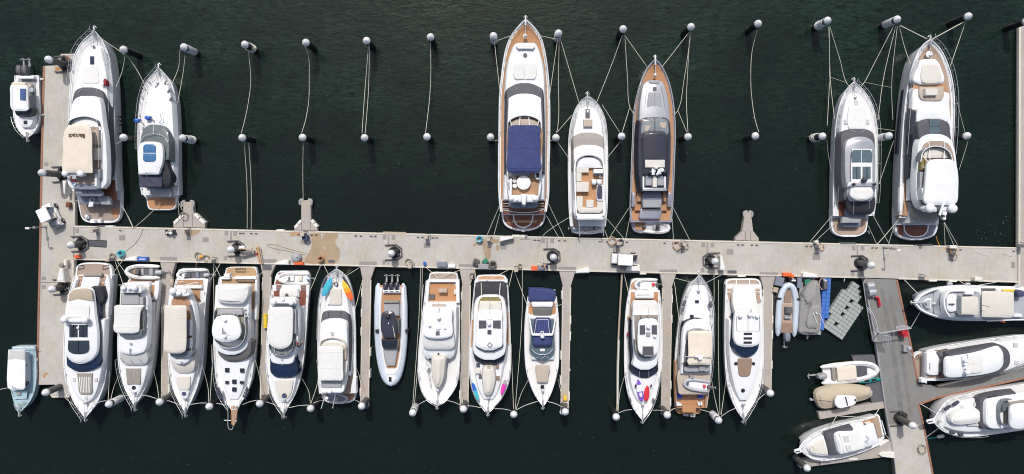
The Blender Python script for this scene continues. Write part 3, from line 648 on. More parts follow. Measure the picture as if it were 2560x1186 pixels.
t.tube('transom_rail', [(1258, 537, 1.0), (1361, 537, 1.0)], .06, 'gelcoat'); t.rect('gangway', 1304, 570, 1314, 580, .5, .7, 'steel', .03)
t.slab('trunk_cabin', [(107, 1297, 1333), (110, 1289, 1339), (130, 1279, 1348), (160, 1270, 1356), (190, 1266, 1360), (220, 1264, 1361), (330, 1262, 1364), (430, 1262, 1362), (500, 1259, 1360)], 2.3, 2.85, 'gelcoat', .14, .12, .1)
t.slab('bench', [(113, 1291, 1337), (117, 1290, 1338), (123, 1294, 1334)], 2.8, 3.1, 'cushion_cream', .06); t.slab('bench_back', [(119, 1293, 1335), (122, 1295, 1333)], 3.05, 3.25, 'gelcoat', .03, 0, 0)
t.port(1313, 138, 5, 3.0, 'dark_grey')
for a, b in ((1285, 1311.5), (1313, 1339)): t.slab('sun_pad', [(156, a + 4, b - 2), (160, a, b), (194, a, b), (199, a + 4, b)] if a < 1300 else [(156, a + 2, b - 4), (160, a, b), (194, a, b), (199, a, b - 4)], 2.9, 3.06, 'canvas_white', .04, 0, .02)
t.slab('cabin_windows', [(209, 1302, 1320), (212, 1290, 1333), (217, 1280, 1344), (224, 1270, 1354), (235, 1267, 1356), (250, 1267, 1357), (330, 1266, 1359), (430, 1266, 1358)], 2.5, (3.3, 3.7), 'mesh_charcoal', .05, .25, .05)
t.wipers([((1284, 217), (1296, 226)), ((1347, 220), (1352, 232))], 3.5, 'steel')
t.slab('flybridge', [(234, 1303, 1319), (236, 1291, 1332), (240, 1281, 1343), (246, 1272, 1352), (260, 1271, 1353), (330, 1268, 1356), (430, 1267, 1354), (480, 1269, 1352), (494, 1272, 1348)], 3.5, 4.1, 'gelcoat', .12, .05, .1)
t.slab('flybridge_floor', [(296, 1285, 1337), (306, 1273, 1350), (430, 1272, 1349), (487, 1274, 1345)], 4.0, 4.26, 'teak', .01, 0, 0)
t.slab('sun_pad', [(298, 1290, 1332), (306, 1277, 1347), (320, 1275, 1349)], 4.2, 4.4, 'cushion_beige', .04)
t.wall('windscreen', [(1271, 322), (1272, 306), (1284, 296), (1311, 290), (1338, 296), (1350, 306), (1351, 322)], 4.0, 4.7, .08, 'dark_grey')
for a, b in ((1300, 1299), (1322, 1324), (1276, 1279), (1347, 1344)): t.tube('canopy_pole', [(a, 294 if 1290 < a < 1330 else 302, 4.7), (b, 316, 5.4)], .04, 'gelcoat')
bimini(t, 'bimini', [(313, 1288, 1333), (316, 1274, 1348), (325, 1270, 1351), (345, 1269, 1351), (390, 1268, 1350), (428, 1268, 1352), (432, 1272, 1346)], 5.5, 'canvas_navy', 4.1, seams=4)
t.slab('settee', [(430, 1272, 1324), (440, 1275, 1324)], 4.2, 4.5, 'cushion_grey'); t.disc('jacuzzi_cover', 1309, 457, 17.5, 4.2, 4.75, 'gelcoat')
for x, y, q in ((1276, 437, 'cushion_cream'), (1286, 443, 'cushion_beige'), (1274, 455, 'fender_bag'), (1286, 453, 'fender_bag'), (1287, 466, 'nonskid'), (1276, 465, 'cushion_beige')): t.dome('pouffe', x, y, 6, 4.35, q, h=.9)
t.slab('side_counter', [(431, 1338, 1349), (440, 1337, 1349), (449, 1341, 1349)], 4.2, 4.8, 'gelcoat'); t.slab('counter_top', [(433, 1340, 1348), (445, 1341, 1348)], 4.8, 4.85, 'black', .02, 0, 0)
t.poly('crane_arm', [(1275, 447), (1280, 447), (1279, 496), (1273, 496)], 4.6, 4.9, 'gelcoat')
o = t.slab('radar_arch', [(488, 1276, 1292), (490, 1275, 1345), (500, 1272, 1346), (506, 1274, 1342)], 4.2, 4.8, 'gelcoat', .1); t.dome('radar_dome', 1278, 497, 6, 4.95, par=o); t.dome('radar_dome', 1337, 497, 6, 4.95, par=o); t.dome('satellite_dome', 1292, 500, 4, 4.9, par=o)
t.poly('mast', [(1302, 486), (1318, 486), (1314, 512), (1309, 518), (1305, 512)], 4.8, 5.3, 'gelcoat', .08); t.rect('mast_head', 1306, 511, 1311, 515, 5.2, 5.5, 'dark_grey')
t.slab('sun_pad', [(503, 1273, 1344), (514, 1272, 1345), (521, 1282, 1336)], 2.8, 3.1, 'cushion_slate', .06)
t.slab('cockpit_floor', [(503, 1256, 1363), (535, 1257, 1361)], 1.7, 1.86, 'teak_red', .01, 0, 0)
for y in (508, 514, 521): t.slab('stair_tread', [(y, 1257, 1271), (y + 3, 1258, 1272)], 1.9, 2.5 - (y - 508) * .04, 'teak_grey', .02, 0, 0); t.slab('stair_tread', [(y, 1346, 1360), (y + 3, 1346, 1360)], 1.9, 2.5 - (y - 508) * .04, 'teak_grey', .02, 0, 0)
t.tube('transom_rail', [(1258, 525, 1.9), (1285, 530, 1.9), (1311, 532, 1.9), (1337, 530, 1.9), (1361, 524, 1.9)], .05, 'gelcoat', sub=3)
t.rails(.3, .99, .7, r=.02, lower=False); t.fit(); t.disc('windlass_base', 1313, 90, 5, 2.7, 2.85, 'gelcoat')

# S: open flybridge yacht with cream sofas
t = Thing('flybridge_yacht', 'mid-sized white yacht with an open teak flybridge, cream sofas and two white helm seats', 'yacht', 1470, 420)
t.hull([(243, 1466, 1471), (252, 1454, 1484), (268, 1442, 1498), (295, 1431, 1511), (328, 1424, 1517), (380, 1421, 1519), (460, 1421, 1519), (530, 1423, 1517), (566, 1426, 1513)], 1.4, 2.2, bow='first')
t.slab('swim_platform', [(555, 1425, 1514), (572, 1428, 1511), (583, 1432, 1505)], .1, .5, 'gelcoat', .05); t.slab('cockpit_floor', [(540, 1430, 1441), (566, 1433, 1446)], 1.4, 1.5, 'teak_grey', .01, 0, 0)
t.slab('trunk_cabin', [(272, 1456, 1482), (278, 1447, 1491), (300, 1440, 1502), (340, 1433, 1508), (400, 1432, 1510), (530, 1434, 1511)], 1.8, 2.35, 'gelcoat', .12, .12, .08)
t.hatch(1469, 285, 11, 23, 2.4, 'dark_grey'); t.rect('deck_locker', 1459, 299, 1481, 317, 2.2, 2.75, 'cushion_beige', .05)
t.slab('cabin_windows', [(332, 1460, 1482), (335, 1450, 1493), (341, 1438, 1504), (346, 1434, 1508), (372, 1434, 1509), (420, 1434, 1510)], 2.1, (2.5, 3.1), 'mesh_taupe', .05, .15, .05); t.wipers([((1454, 336), (1468, 345)), ((1491, 336), (1473, 344))], 2.75, 'steel')
t.slab('flybridge', [(363, 1458, 1484), (366, 1448, 1496), (372, 1436, 1508), (390, 1435, 1510), (470, 1436, 1512), (545, 1438, 1513), (549, 1442, 1510)], 2.9, 3.2, 'gelcoat', .12, .05, .08)
t.wall('coaming', [(1441, 540), (1438, 470), (1438, 410), (1442, 398), (1455, 389), (1472, 386), (1490, 389), (1504, 398), (1509, 410), (1510, 470), (1509, 540)], 3.0, 3.8, .16, 'gelcoat'); t.wall('windscreen', [(1442, 412), (1446, 399), (1456, 392), (1472, 389), (1488, 392), (1500, 399), (1505, 412)], 3.7, 3.95, .07, 'mid_grey')
t.slab('flybridge_floor', [(392, 1456, 1489), (399, 1444, 1502), (412, 1441, 1506), (532, 1442, 1507)], 3.15, 3.3, 'teak_orange', .01, 0, 0)
t.slab('dash_top', [(393, 1457, 1488), (399, 1446, 1501), (420, 1441, 1506)], 3.3, 3.7, 'gelcoat', .06)
t.rect('sofa', 1441, 420, 1472, 432, 3.3, 3.72, 'cushion_cream', .05); t.rect('sofa', 1441, 432, 1454, 454, 3.3, 3.72, 'cushion_cream', .05); t.rect('table', 1441, 455, 1472, 480, 3.3, 3.9, 'cushion_cream', .04)
t.rect('sofa', 1442, 491, 1457, 522, 3.3, 3.7, 'cushion_cream', .05); t.slab('sofa', [(519, 1443, 1507), (526, 1444, 1506), (533, 1450, 1500)], 3.3, 3.7, 'cushion_cream', .05); t.rect('sofa', 1493, 503, 1507, 520, 3.3, 3.7, 'cushion_cream', .05)
t.rect('cube_table', 1466, 500, 1484, 519, 3.3, 3.75, 'cushion_cream', .03); t.rect('helm_console', 1484, 423, 1508, 434, 3.3, 3.95, 'gelcoat', .06); t.rect('instrument_panel', 1486, 434, 1507, 440, 3.3, 3.85, 'gloss_charcoal', .04); t.tube('steering_wheel', [(1497, 443, 3.8), (1501, 440, 3.9), (1505, 443, 3.8), (1501, 446, 3.75)], .03, 'steel', closed=True)
for x in (1486, 1499): t.slab('helm_seat', [(449, x - 6, x + 6), (456, x - 6, x + 6), (462, x - 4, x + 4)], 3.3, 4.05, 'gelcoat', .1)
t.slab('wet_bar', [(463, 1493, 1507), (500, 1493, 1507), (504, 1496, 1505)], 3.3, 3.8, 'gelcoat', .05); t.slab('bar_top', [(465, 1494, 1505), (496, 1494, 1505), (499, 1497, 1503)], 3.8, 3.86, 'cloth_dark', .02, 0, 0)
t.slab('aft_coaming', [(534, 1442, 1511), (547, 1442, 1511), (550, 1446, 1508)], 3.1, 3.5, 'gelcoat', .08); t.tube('davit', [(1447, 550, 3.2), (1449, 590, 1.6)], .06, 'gelcoat'); t.tube('davit', [(1506, 550, 3.2), (1509, 590, 1.6)], .06, 'gelcoat')
t.rails(.45, 1, .75, nose=.5); t.fit()
tender('white and grey inflatable tender slung across the stern of the yacht with cream sofas', (1509, 571), (1440, 571), 30, .9, 'tube_white', 'cushion_grey', [(.3, .4, .22, .05, .45, 'mid_grey'), (.62, .66, .1, .05, .4, 'black')], ('tube_grey', .7), 'tenders carried on sterns', pointed=.8)

# T: silver open yacht
t = Thing('open_yacht', 'long silver sport yacht with golden teak decks and a glossy charcoal roof', 'yacht', 1633, 370)
t.hull([(151, 1636, 1640), (160, 1627, 1649), (175, 1615, 1659), (205, 1602, 1672), (243, 1591, 1681), (282, 1584, 1686), (330, 1582, 1688), (400, 1579, 1686), (460, 1577, 1684), (520, 1575, 1681), (556, 1577, 1678)], 1.3, 2.3, m='hull_silver', bow='first', deck='teak_orange', gun='silver', rim=.18, gr=.07)
t.slab('swim_platform', [(545, 1577, 1677), (565, 1579, 1675), (578, 1585, 1668), (584, 1600, 1655)], .1, .5, 'hull_silver', .05); t.slab('teak_platform', [(548, 1588, 1668), (564, 1588, 1666), (576, 1590, 1660)], .45, .56, 'teak_orange', .01, 0, 0)
t.slab('coachroof', [(201, 1626, 1646), (205, 1617, 1656), (215, 1608, 1662), (240, 1602, 1669), (270, 1599, 1673), (300, 1598, 1675), (320, 1598, 1675)], 1.9, (2.35, 2.7), 'silver', .12, .1, .14)
t.slab('cushion', [(201, 1625, 1648), (206, 1624, 1649), (211, 1627, 1646)], 2.45, 2.62, 'cushion_grey', .04); t.rect('hatch_surround', 1630, 212, 1644, 230, 2.5, 2.58, 'silver', .02); t.hatch(1637, 223, 9, 10, 2.62, 'dark_grey')
t.slab('sun_pad', [(231, 1622, 1651), (250, 1619, 1653), (269, 1617, 1654)], 2.55, 2.7, 'cushion_grey', .04, 0, .03); t.tube('pad_seam', [(1637, 232, 2.74), (1637, 268, 2.76)], .02, 'mid_grey', seg=4)
for x0, x1, x2 in ((1622, 1615, 1612), (1652, 1659, 1662)): t.tube('deck_groove', [(x0, 215, 2.58), (x1, 240, 2.66), (x2, 268, 2.72)], .018, 'mid_grey', seg=4)
t.slab('cabin_windows', [(291, 1628, 1646), (294, 1612, 1662), (300, 1601, 1672), (320, 1598, 1676), (370, 1596, 1677), (430, 1597, 1675), (475, 1602, 1671)], 1.9, (2.7, 2.9), 'gloss_charcoal', .08, .25, .12)
t.slab('windscreen', [(296, 1622, 1652), (301, 1608, 1668), (315, 1604, 1671), (334, 1604, 1671), (341, 1612, 1664)], 2.7, (2.86, 3.0), 'glass_tint', .03, 0, .1)
t.slab('dashboard', [(314, 1612, 1628), (330, 1612, 1632)], 2.8, 3.02, 'cushion_beige', .03, 0, .02); t.slab('dashboard', [(306, 1650, 1665), (320, 1648, 1666)], 2.8, 3.01, 'cushion_beige', .03, 0, .02); t.tube('windscreen_mullion', [(1637, 294, 3.0), (1637, 338, 3.15)], .05, 'dark_grey'); t.wipers([((1622, 294), (1635, 308)), ((1652, 294), (1640, 308))], 3.05, 'steel')
t.slab('roof', [(329, 1624, 1652), (332, 1613, 1662), (340, 1608, 1667), (370, 1607, 1669), (400, 1609, 1668), (436, 1610, 1667)], 3.05, 3.3, 'gloss_charcoal', .1, .1, .18)
t.slab('sunroof', [(400, 1613, 1662), (419, 1613, 1662)], 3.42, 3.5, 'cushion_cream', .02, 0, .04); t.dome('radar_dome', 1640, 419, 5, 3.6)
for x, y, r, q in ((1625, 432, 5, 'black'), (1662, 431, 5, 'black'), (1635, 428, 4, 'gelcoat'), (1649, 433, 4, 'gelcoat'), (1655, 426, 5, 'gelcoat'), (1643, 436, 4, 'steel')): t.dome('aerial_base', x, y, r, 3.45, q, h=1)
t.poly('mast_wing', [(1631, 420), (1636, 424), (1637, 438), (1630, 438), (1629, 428)], 3.4, 3.75, 'gelcoat', .05); t.poly('mast_wing', [(1646, 424), (1652, 421), (1653, 430), (1645, 438), (1642, 438)], 3.4, 3.75, 'gelcoat', .05)
t.slab('aft_deck_pad', [(440, 1615, 1662), (452, 1613, 1663), (464, 1614, 1662)], 2.9, 3.1, 'cushion_slate', .05)
for x in (1609, 1663): t.rect('roof_beam', x - 2, 442, x + 2, 470, 3.0, 3.3, 'gelcoat', .04)
for x0, x1 in ((1614, 1629), (1645, 1660)): t.rect('seat_pad', x0, 449, x1, 464, 3.05, 3.25, 'cushion_grey', .04)
t.rect('centre_spine', 1632, 444, 1643, 468, 3.05, 3.3, 'cushion_cream', .05); t.rect('roof_edge', 1607, 470, 1667, 478, 2.95, 3.3, 'silver', .06)
t.slab('side_deck', [(478, 1594, 1604), (504, 1593, 1604)], 1.6, 1.75, 'teak', .01, 0, 0); t.slab('side_deck', [(478, 1657, 1666), (504, 1656, 1666)], 1.6, 1.75, 'teak', .01, 0, 0)
t.slab('sun_pad', [(480, 1611, 1650), (490, 1607, 1654), (508, 1606, 1655), (520, 1607, 1653)], 1.8, 2.2, 'cushion_slate', .06); t.slab('sun_pad', [(501, 1608, 1653), (519, 1608, 1652)], 2.18, 2.3, 'cushion_grey', .04)
t.slab('transom', [(522, 1602, 1656), (530, 1600, 1655), (545, 1598, 1651), (549, 1601, 1648)], 1.0, 1.7, 'hull_silver', .1)
for y in (526, 531, 536, 541): t.slab('stair_tread', [(y, 1588, 1601), (y + 2.5, 1588, 1601)], .6, 1.6 - (y - 526) * .05, 'teak_red', .02, 0, 0); t.slab('stair_tread', [(y, 1655, 1667), (y + 2.5, 1655, 1667)], .6, 1.6 - (y - 526) * .05, 'teak_red', .02, 0, 0)
for x in (1584, 1674): t.slab('mooring_locker', [(482, x - 3, x + 4), (500, x - 5, x + 5), (518, x - 4, x + 4)], 1.3, 1.9, 'hull_silver', .08)
for x in (1586, 1674): t.tube('grab_rail', [(x, 486, 2.2), (x, 512, 2.2)], .03, 'steel')
t.rails(.25, 1, .28, r=.025, nose=.1, lower=False); t.fit()
tender('white inflatable tender on the swim platform of the silver yacht', (1675, 571), (1612, 567), 33, .62, 'tube_white', 'mesh_pale', [(.3, .42, .2, .05, .4, 'cushion_grey'), (.55, .6, .2, .05, .4, 'mid_grey')], ('dark_grey', .5), 'tenders carried on sterns', console=(.46, 'black'), pointed=.7)

# U: silver roofed coupe
t = Thing('sport_yacht', 'white sport yacht with rounded silver roof, four glass roof panels and pale teak stern', 'yacht', 2130, 400)
t.hull([(207, 2133, 2137), (217, 2122, 2149), (235, 2110, 2165), (260, 2100, 2179), (290, 2093, 2188), (330, 2088, 2193), (381, 2086, 2194), (440, 2084, 2193), (500, 2083, 2190), (540, 2083, 2184)], 1.4, 2.2, bow='first')
t.slab('swim_platform', [(525, 2077, 2173), (565, 2078, 2169), (580, 2082, 2165), (589, 2094, 2152), (593, 2110, 2138)], .1, .5, 'gelcoat', .06); t.slab('teak_platform', [(546, 2081, 2168), (566, 2083, 2165), (579, 2087, 2160), (587, 2099, 2148)], .45, .54, 'teak_pink', .01, 0, 0)
t.slab('coachroof', [(238, 2126, 2150), (246, 2119, 2160), (270, 2110, 2172), (320, 2103, 2182), (420, 2102, 2186), (480, 2103, 2184)], 1.7, 2.25, 'gelcoat', .14, .14, .1)
t.slab('sun_pad', [(266, 2124, 2160), (272, 2122, 2161), (318, 2121, 2165), (323, 2124, 2162)], 2.3, 2.42, 'nonskid', .04, 0, .03)
for x in (2115, 2170): t.rect('deck_hatch', x - 4, 299, x + 4, 310, 2.1, 2.4, 'mesh_pale', .02)
t.rect('deck_hatch', 2136, 251, 2146, 263, 2.15, 2.4, 'mesh_pale', .02)
t.slab('cabin_windows', [(322, 2132, 2158), (325, 2120, 2170), (331, 2108, 2181), (337, 2104, 2185), (370, 2103, 2188), (440, 2103, 2189), (480, 2108, 2188), (500, 2112, 2186)], 1.9, (2.4, 3.0), 'mesh_charcoal', .06, .2, .05); t.wipers([((2122, 325), (2142, 331)), ((2166, 324), (2149, 333))], 2.6, 'steel')
t.slab('hardtop', [(342, 2144, 2162), (345, 2132, 2172), (351, 2121, 2181), (362, 2114, 2187), (400, 2112, 2189), (440, 2113, 2190), (470, 2116, 2189), (490, 2119, 2187), (504, 2128, 2177)], 2.8, 3.3, 'silver', .16, .05, .22)
t.slab('roof_panel', [(373, 2130, 2180), (400, 2128, 2181), (457, 2128, 2181)], 3.5, 3.58, 'gelcoat', .02, 0, .02)
for x0, x1 in ((2130, 2153.5), (2155.5, 2180)): t.slab('skylight', [(375, x0 + (4 if x0 < 2140 else 0), x1 - (4 if x0 > 2140 else 0)), (381, x0, x1), (406, x0, x1)], 3.58, 3.66, 'glass_slate', .02, 0, 0)
for x0 in (2132, 2157): t.rect('sunroof', x0, 417, x0 + 20, 447, 3.55, 3.66, 'glass_slate', .02); t.tube('sunroof_frame', [(x0 + 10.5, 417, 3.68), (x0 + 10.5, 447, 3.68)], .035, 'black', seg=4)
a = t.slab('radar_arch', [(455, 2125, 2192), (460, 2120, 2192), (468, 2117, 2193)], 3.3, 3.75, 'silver', .08); t.dome('mast_dome', 2160, 450, 7, 3.9, 'cloth_dark', a); t.dome('satellite_dome', 2134, 461, 4, 3.85, 'black', a); t.dome('satellite_dome', 2185, 461, 4, 3.85, 'black', a); t.poly('arch_wing', [(2184, 462), (2192, 464), (2197, 475), (2187, 470)], 3.6, 3.75, 'mid_grey')
t.slab('soft_top', [(468, 2130, 2178), (474, 2127, 2182), (490, 2126, 2182), (499, 2138, 2170), (502, 2148, 2160)], 3.35, 3.66, 'canvas_white', .06, 0, .1)
t.slab('aft_screen', [(494, 2116, 2188), (512, 2117, 2188), (528, 2120, 2185), (537, 2133, 2174)], 2.4, (3.1, 2.3), 'canvas_black', .04, 0, .06); t.tube('canopy_pole', [(2135, 506, 3.2), (2133, 537, 2.3)], .03, 'steel'); t.tube('canopy_pole', [(2173, 506, 3.2), (2172, 534, 2.3)], .03, 'steel')
t.slab('cockpit_floor', [(490, 2095, 2115), (540, 2098, 2116)], 1.4, 1.5, 'teak_red', .01, 0, 0); t.slab('sofa', [(523, 2116, 2132), (534, 2114, 2166), (544, 2116, 2164)], 1.45, 1.8, 'cushion_slate', .05)
t.slab('sun_pad', [(543, 2108, 2154), (550, 2106, 2153), (558, 2105, 2151)], 1.4, 1.75, 'cushion_grey', .05); t.slab('transom_step', [(558, 2103, 2152), (563, 2102, 2152), (568, 2110, 2145)], .8, 1.2, 'cushion_slate', .05)
t.tube('boarding_rail', [(2169, 580, 1.3), (2172, 578, 1.3), (2173, 585, 1.3)], .04, 'steel'); t.rails(.1, 1, .85, nose=.3, gap=5); t.fit()

# V: large yacht, far right
t = Thing('flybridge_yacht', 'big white yacht with plain white hardtop over its aft flybridge, farthest right above the pier', 'yacht', 2284, 345)
t.hull([(101, 2323, 2327), (112, 2309, 2340), (130, 2296, 2354), (160, 2283, 2368), (198, 2273, 2379), (250, 2264, 2385), (320, 2258, 2384), (400, 2253, 2378), (480, 2250, 2371), (545, 2250, 2362)], 1.9, 2.8, bow='first', deck='teak_pink', rim=.34, gr=.08, flare=.36)
t.slab('bulwark', [(470, 2250, 2261), (500, 2249, 2260), (530, 2250, 2256)], 1.8, 2.1, 'gelcoat', .06)
t.slab('swim_platform', [(520, 2236, 2348), (565, 2237, 2346), (585, 2241, 2339), (594, 2252, 2328), (601, 2276, 2302)], .1, .55, 'gelcoat', .06); t.slab('teak_platform', [(560, 2241, 2342), (583, 2246, 2335), (591, 2257, 2323), (596, 2278, 2300)], .5, .6, 'cushion_slate', .01, 0, 0)
t.poly('teak_patch', [(2242, 562), (2258, 562), (2258, 590), (2248, 587)], .6, .64, 'teak_red', .005); t.slab('garage_door', [(565, 2262, 2316), (578, 2264, 2315), (588, 2274, 2305), (590, 2284, 2296)], .6, .72, 'teak_red', .02, 0, .03)  # first poly: dark red patch against the slate platform colour
t.tube('platform_rail', [(2260, 563, .8), (2262, 578, .8), (2272, 589, .8), (2290, 592, .8), (2308, 589, .8), (2318, 578, .8), (2321, 563, .8)], .07, 'gelcoat', sub=3, seg=8); t.tube('transom_rail', [(2238, 561, 1), (2345, 561, 1)], .05, 'gelcoat')
t.slab('foredeck_lounge', [(147, 2314, 2336), (151, 2304, 2344), (175, 2291, 2356), (203, 2284, 2362), (211, 2300, 2348)], 2.4, 3.05, 'gelcoat', .14, .05, .08); t.slab('sun_pad', [(160, 2310, 2344), (164, 2307, 2347), (204, 2305, 2352), (209, 2315, 2340)], 3.05, 3.2, 'cushion_cream', .05, 0, .03)
t.slab('lounge_floor', [(210, 2284, 2366), (250, 2283, 2368)], 2.3, 2.75, 'teak_orange', .01, 0, 0); t.slab('sofa', [(217, 2299, 2360), (240, 2299, 2360), (249, 2305, 2356), (252, 2318, 2344)], 2.7, 2.95, 'cushion_beige', .05); t.rect('table', 2314, 222, 2345, 238, 2.9, 3.4, 'cushion_cream', .04)
t.slab('trunk_cabin', [(220, 2284, 2297), (232, 2281, 2372), (260, 2281, 2374), (320, 2279, 2379), (420, 2276, 2379), (500, 2274, 2374)], 2.3, 2.75, 'gelcoat', .1, .1, .05)
t.slab('windscreen_cover', [(257, 2324, 2336), (262, 2308, 2352), (272, 2297, 2364), (285, 2293, 2370), (305, 2292, 2373)], 2.6, 3.3, 'gelcoat', .14, .1, .14)
t.slab('cabin_windows', [(276, 2286, 2290), (300, 2283, 2296), (340, 2282, 2298), (420, 2280, 2298), (440, 2280, 2290)], 2.4, 3.1, 'glass_dark', .06, .3, .02)
t.slab('roof_glass', [(297, 2318, 2346), (301, 2306, 2360), (310, 2295, 2373), (330, 2296, 2376), (352, 2299, 2379)], 3.0, (3.4, 3.7), 'mesh_charcoal', .06, .1, .12)
for y0, y1 in ((299, 317), (318.5, 335)): t.slab('skylight', [(y0, 2324, 2349), (y1, 2325, 2350)], 3.5, 3.74, 'glass_slate', .02, 0, .02)
t.slab('flybridge', [(335, 2328, 2350), (338, 2316, 2362), (347, 2303, 2376), (360, 2297, 2384), (400, 2293, 2392), (450, 2290, 2394), (495, 2292, 2392), (517, 2300, 2386), (524, 2312, 2376)], 3.1, 3.9, 'gelcoat', .14, .1, .05)
t.slab('flybridge_floor', [(353, 2326, 2356), (359, 2313, 2370), (380, 2303, 2382), (450, 2298, 2388), (512, 2304, 2384)], 3.85, 4.02, 'teak_grey', .01, 0, 0)
t.slab('sun_pad', [(370, 2320, 2366), (380, 2312, 2376), (396, 2310, 2380)], 4.0, 4.25, 'cushion_cream', .06); t.slab('settee', [(396, 2305, 2318), (425, 2302, 2316)], 4.0, 4.4, 'cushion_olive', .05); t.slab('settee', [(430, 2301, 2314), (470, 2300, 2313)], 4.0, 4.4, 'cushion_grey', .05)
t.wall('windscreen', [(2302, 405), (2306, 384), (2318, 371), (2340, 366), (2362, 371), (2376, 384), (2381, 402)], 3.9, 4.7, .05, 'glass_tint'); t.tube('screen_frame', [(2302, 405, 4.72), (2306, 384, 4.72), (2318, 371, 4.72), (2340, 366, 4.72), (2362, 371, 4.72), (2376, 384, 4.72), (2381, 402, 4.72)], .05, 'gelcoat', sub=3)
for a, b in ((2322, 2325), (2362, 2360)): t.tube('canopy_pole', [(a, 356, 4.0), (b, 400, 5)], .04, 'gelcoat')
t.tube('canopy_pole', [(2302, 385, 4.1), (2320, 405, 4.9)], .04, 'gelcoat'); t.tube('canopy_pole', [(2301, 412, 4.1), (2318, 425, 4.9)], .04, 'gelcoat'); t.slab('hardtop_leg', [(470, 2304, 2312), (500, 2308, 2322)], 3.9, 4.7, 'gelcoat', .06)
t.slab('hardtop', [(398, 2340, 2372), (401, 2327, 2384), (410, 2319, 2391), (430, 2316, 2396), (480, 2312, 2397), (502, 2310, 2395), (510, 2316, 2390), (514, 2330, 2374)], 4.75, 5.05, 'gelcoat', .12, 0, .12)
a = t.slab('radar_arch', [(514, 2312, 2392), (522, 2308, 2392), (530, 2316, 2388)], 4.2, 4.7, 'gelcoat', .1); t.dome('radar_dome', 2322, 521, 11.5, 4.8, par=a); t.dome('radar_dome', 2378, 522, 11.5, 4.8, par=a); t.poly('mast', [(2343, 516), (2352, 516), (2356, 530), (2366, 546), (2352, 546), (2346, 530)], 4.5, 4.9, 'dark_grey', .06); t.poly('scanner', [(2358, 505), (2363, 508), (2352, 540), (2348, 538)], 5.1, 5.25, 'gelcoat', .03); t.rect('mast_light', 2357, 530, 2368, 538, 4.9, 5.2, 'gelcoat', .05); t.disc('mast_light', 2362, 547, 4, 4.7, 5, 'fender_bag')
t.slab('cockpit_floor', [(480, 2262, 2280), (540, 2258, 2276)], 1.8, 2.1, 'teak', .01, 0, 0); t.slab('overhang', [(505, 2272, 2300), (520, 2274, 2345), (548, 2270, 2346), (559, 2262, 2338)], 2.0, 2.35, 'cushion_grey', .06); t.slab('awning', [(520, 2279, 2300), (530, 2279, 2348), (546, 2284, 2340), (553, 2310, 2326)], 2.4, 2.6, 'cushion_taupe', .04)
for y in (536, 541, 546, 551): t.slab('stair_tread', [(y, 2250 - (y - 536) * .4, 2264 - (y - 536) * .6), (y + 2.5, 2249 - (y - 536) * .4, 2263 - (y - 536) * .6)], 1.2, 2.15 - (y - 536) * .05, 'teak_grey', .02, 0, 0)
t.rails(.25, 1, .9, nose=.45, gap=5); t.fit(); t.disc('windlass_base', 2324, 136, 8, 2.7, 2.85, 'gelcoat')
t.wall('hull_window', [(2262, 225), (2252, 300), (2245, 385)], .85, 1.3, .22, 'glass_dark')
# ---------------------------------------------------------------- boats along the lower side of the pier
# E
t = Thing('sport_yacht', 'white coupe yacht with blue windscreen, tan soft rear roof and striped grey foredeck sun pad', 'yacht', 235, 860)
t.hull([(690, 187, 280), (740, 172, 278), (800, 164, 273), (860, 160, 268), (920, 161, 266), (955, 166, 262), (985, 176, 253), (1010, 188, 241), (1030, 202, 226), (1042, 211, 216)], 1.4, 2.2)
t.slab('swim_platform', [(657, 218, 246), (660, 200, 266), (667, 191, 276), (680, 189, 280), (700, 186, 281)], .1, .5, 'gelcoat', .05); t.slab('teak_platform', [(660, 215, 248), (664, 200, 264), (671, 194, 272), (692, 192, 274)], .45, .54, 'teak_grey', .01, 0, 0)
for x0 in (195, 257): t.tube('platform_ring', [(x0, 665, .6), (x0 + 14, 663, .6), (x0 + 15, 671, .6), (x0 + 1, 674, .6)], .03, 'black', closed=True)
t.slab('aft_deck', [(688, 196, 268), (725, 188, 262)], 1.2, 1.42, 'gelcoat', .04)
for y in (690, 698, 707, 714): t.slab('stair_tread', [(y, 196 - (y - 690) * .25, 207 - (y - 690) * .25), (y + 6, 194 - (y - 690) * .25, 205 - (y - 690) * .25)], 1.2, 1.5, 'teak', .02, 0, 0); t.slab('stair_tread', [(y, 250 - (y - 690) * .2, 264 - (y - 690) * .2), (y + 6, 249 - (y - 690) * .2, 263 - (y - 690) * .2)], 1.2, 1.5, 'teak', .02, 0, 0)
t.slab('garage_lid', [(692, 207, 247), (696, 206, 249), (718, 200, 245), (721, 196, 244)], 1.4, 1.75, 'gelcoat', .06); t.slab('seat_back', [(684, 210, 252), (688, 208, 254), (692, 209, 252)], 1.5, 1.85, 'cushion_taupe', .05)
t.slab('side_fairing', [(690, 264, 268), (700, 264, 273), (750, 262, 273), (790, 264, 270)], 1.3, 1.9, 'gelcoat', .1); t.slab('side_fairing', [(700, 187, 192), (722, 178, 186)], 1.3, 1.9, 'gelcoat', .08)
t.slab('coachroof', [(800, 166, 262), (880, 166, 258), (930, 170, 252), (960, 176, 246), (985, 186, 238), (1000, 197, 228), (1006, 205, 220)], 1.6, 2.25, 'gelcoat', .14, .1, .1)
t.slab('cabin_windows', [(730, 190, 236), (760, 176, 240), (800, 168, 244), (850, 166, 248), (895, 166, 249.5), (915, 168, 247), (922, 177, 239), (929, 191, 222), (931, 199, 212)], 1.9, (2.8, 2.45), 'glass_blue', .05, .06, .06)
t.slab('cockpit_tarp', [(720, 226, 250), (735, 234, 258), (752, 238, 258), (762, 240, 246)], 1.8, (2.7, 2.3), 'canvas_black', .04, .1, .02)
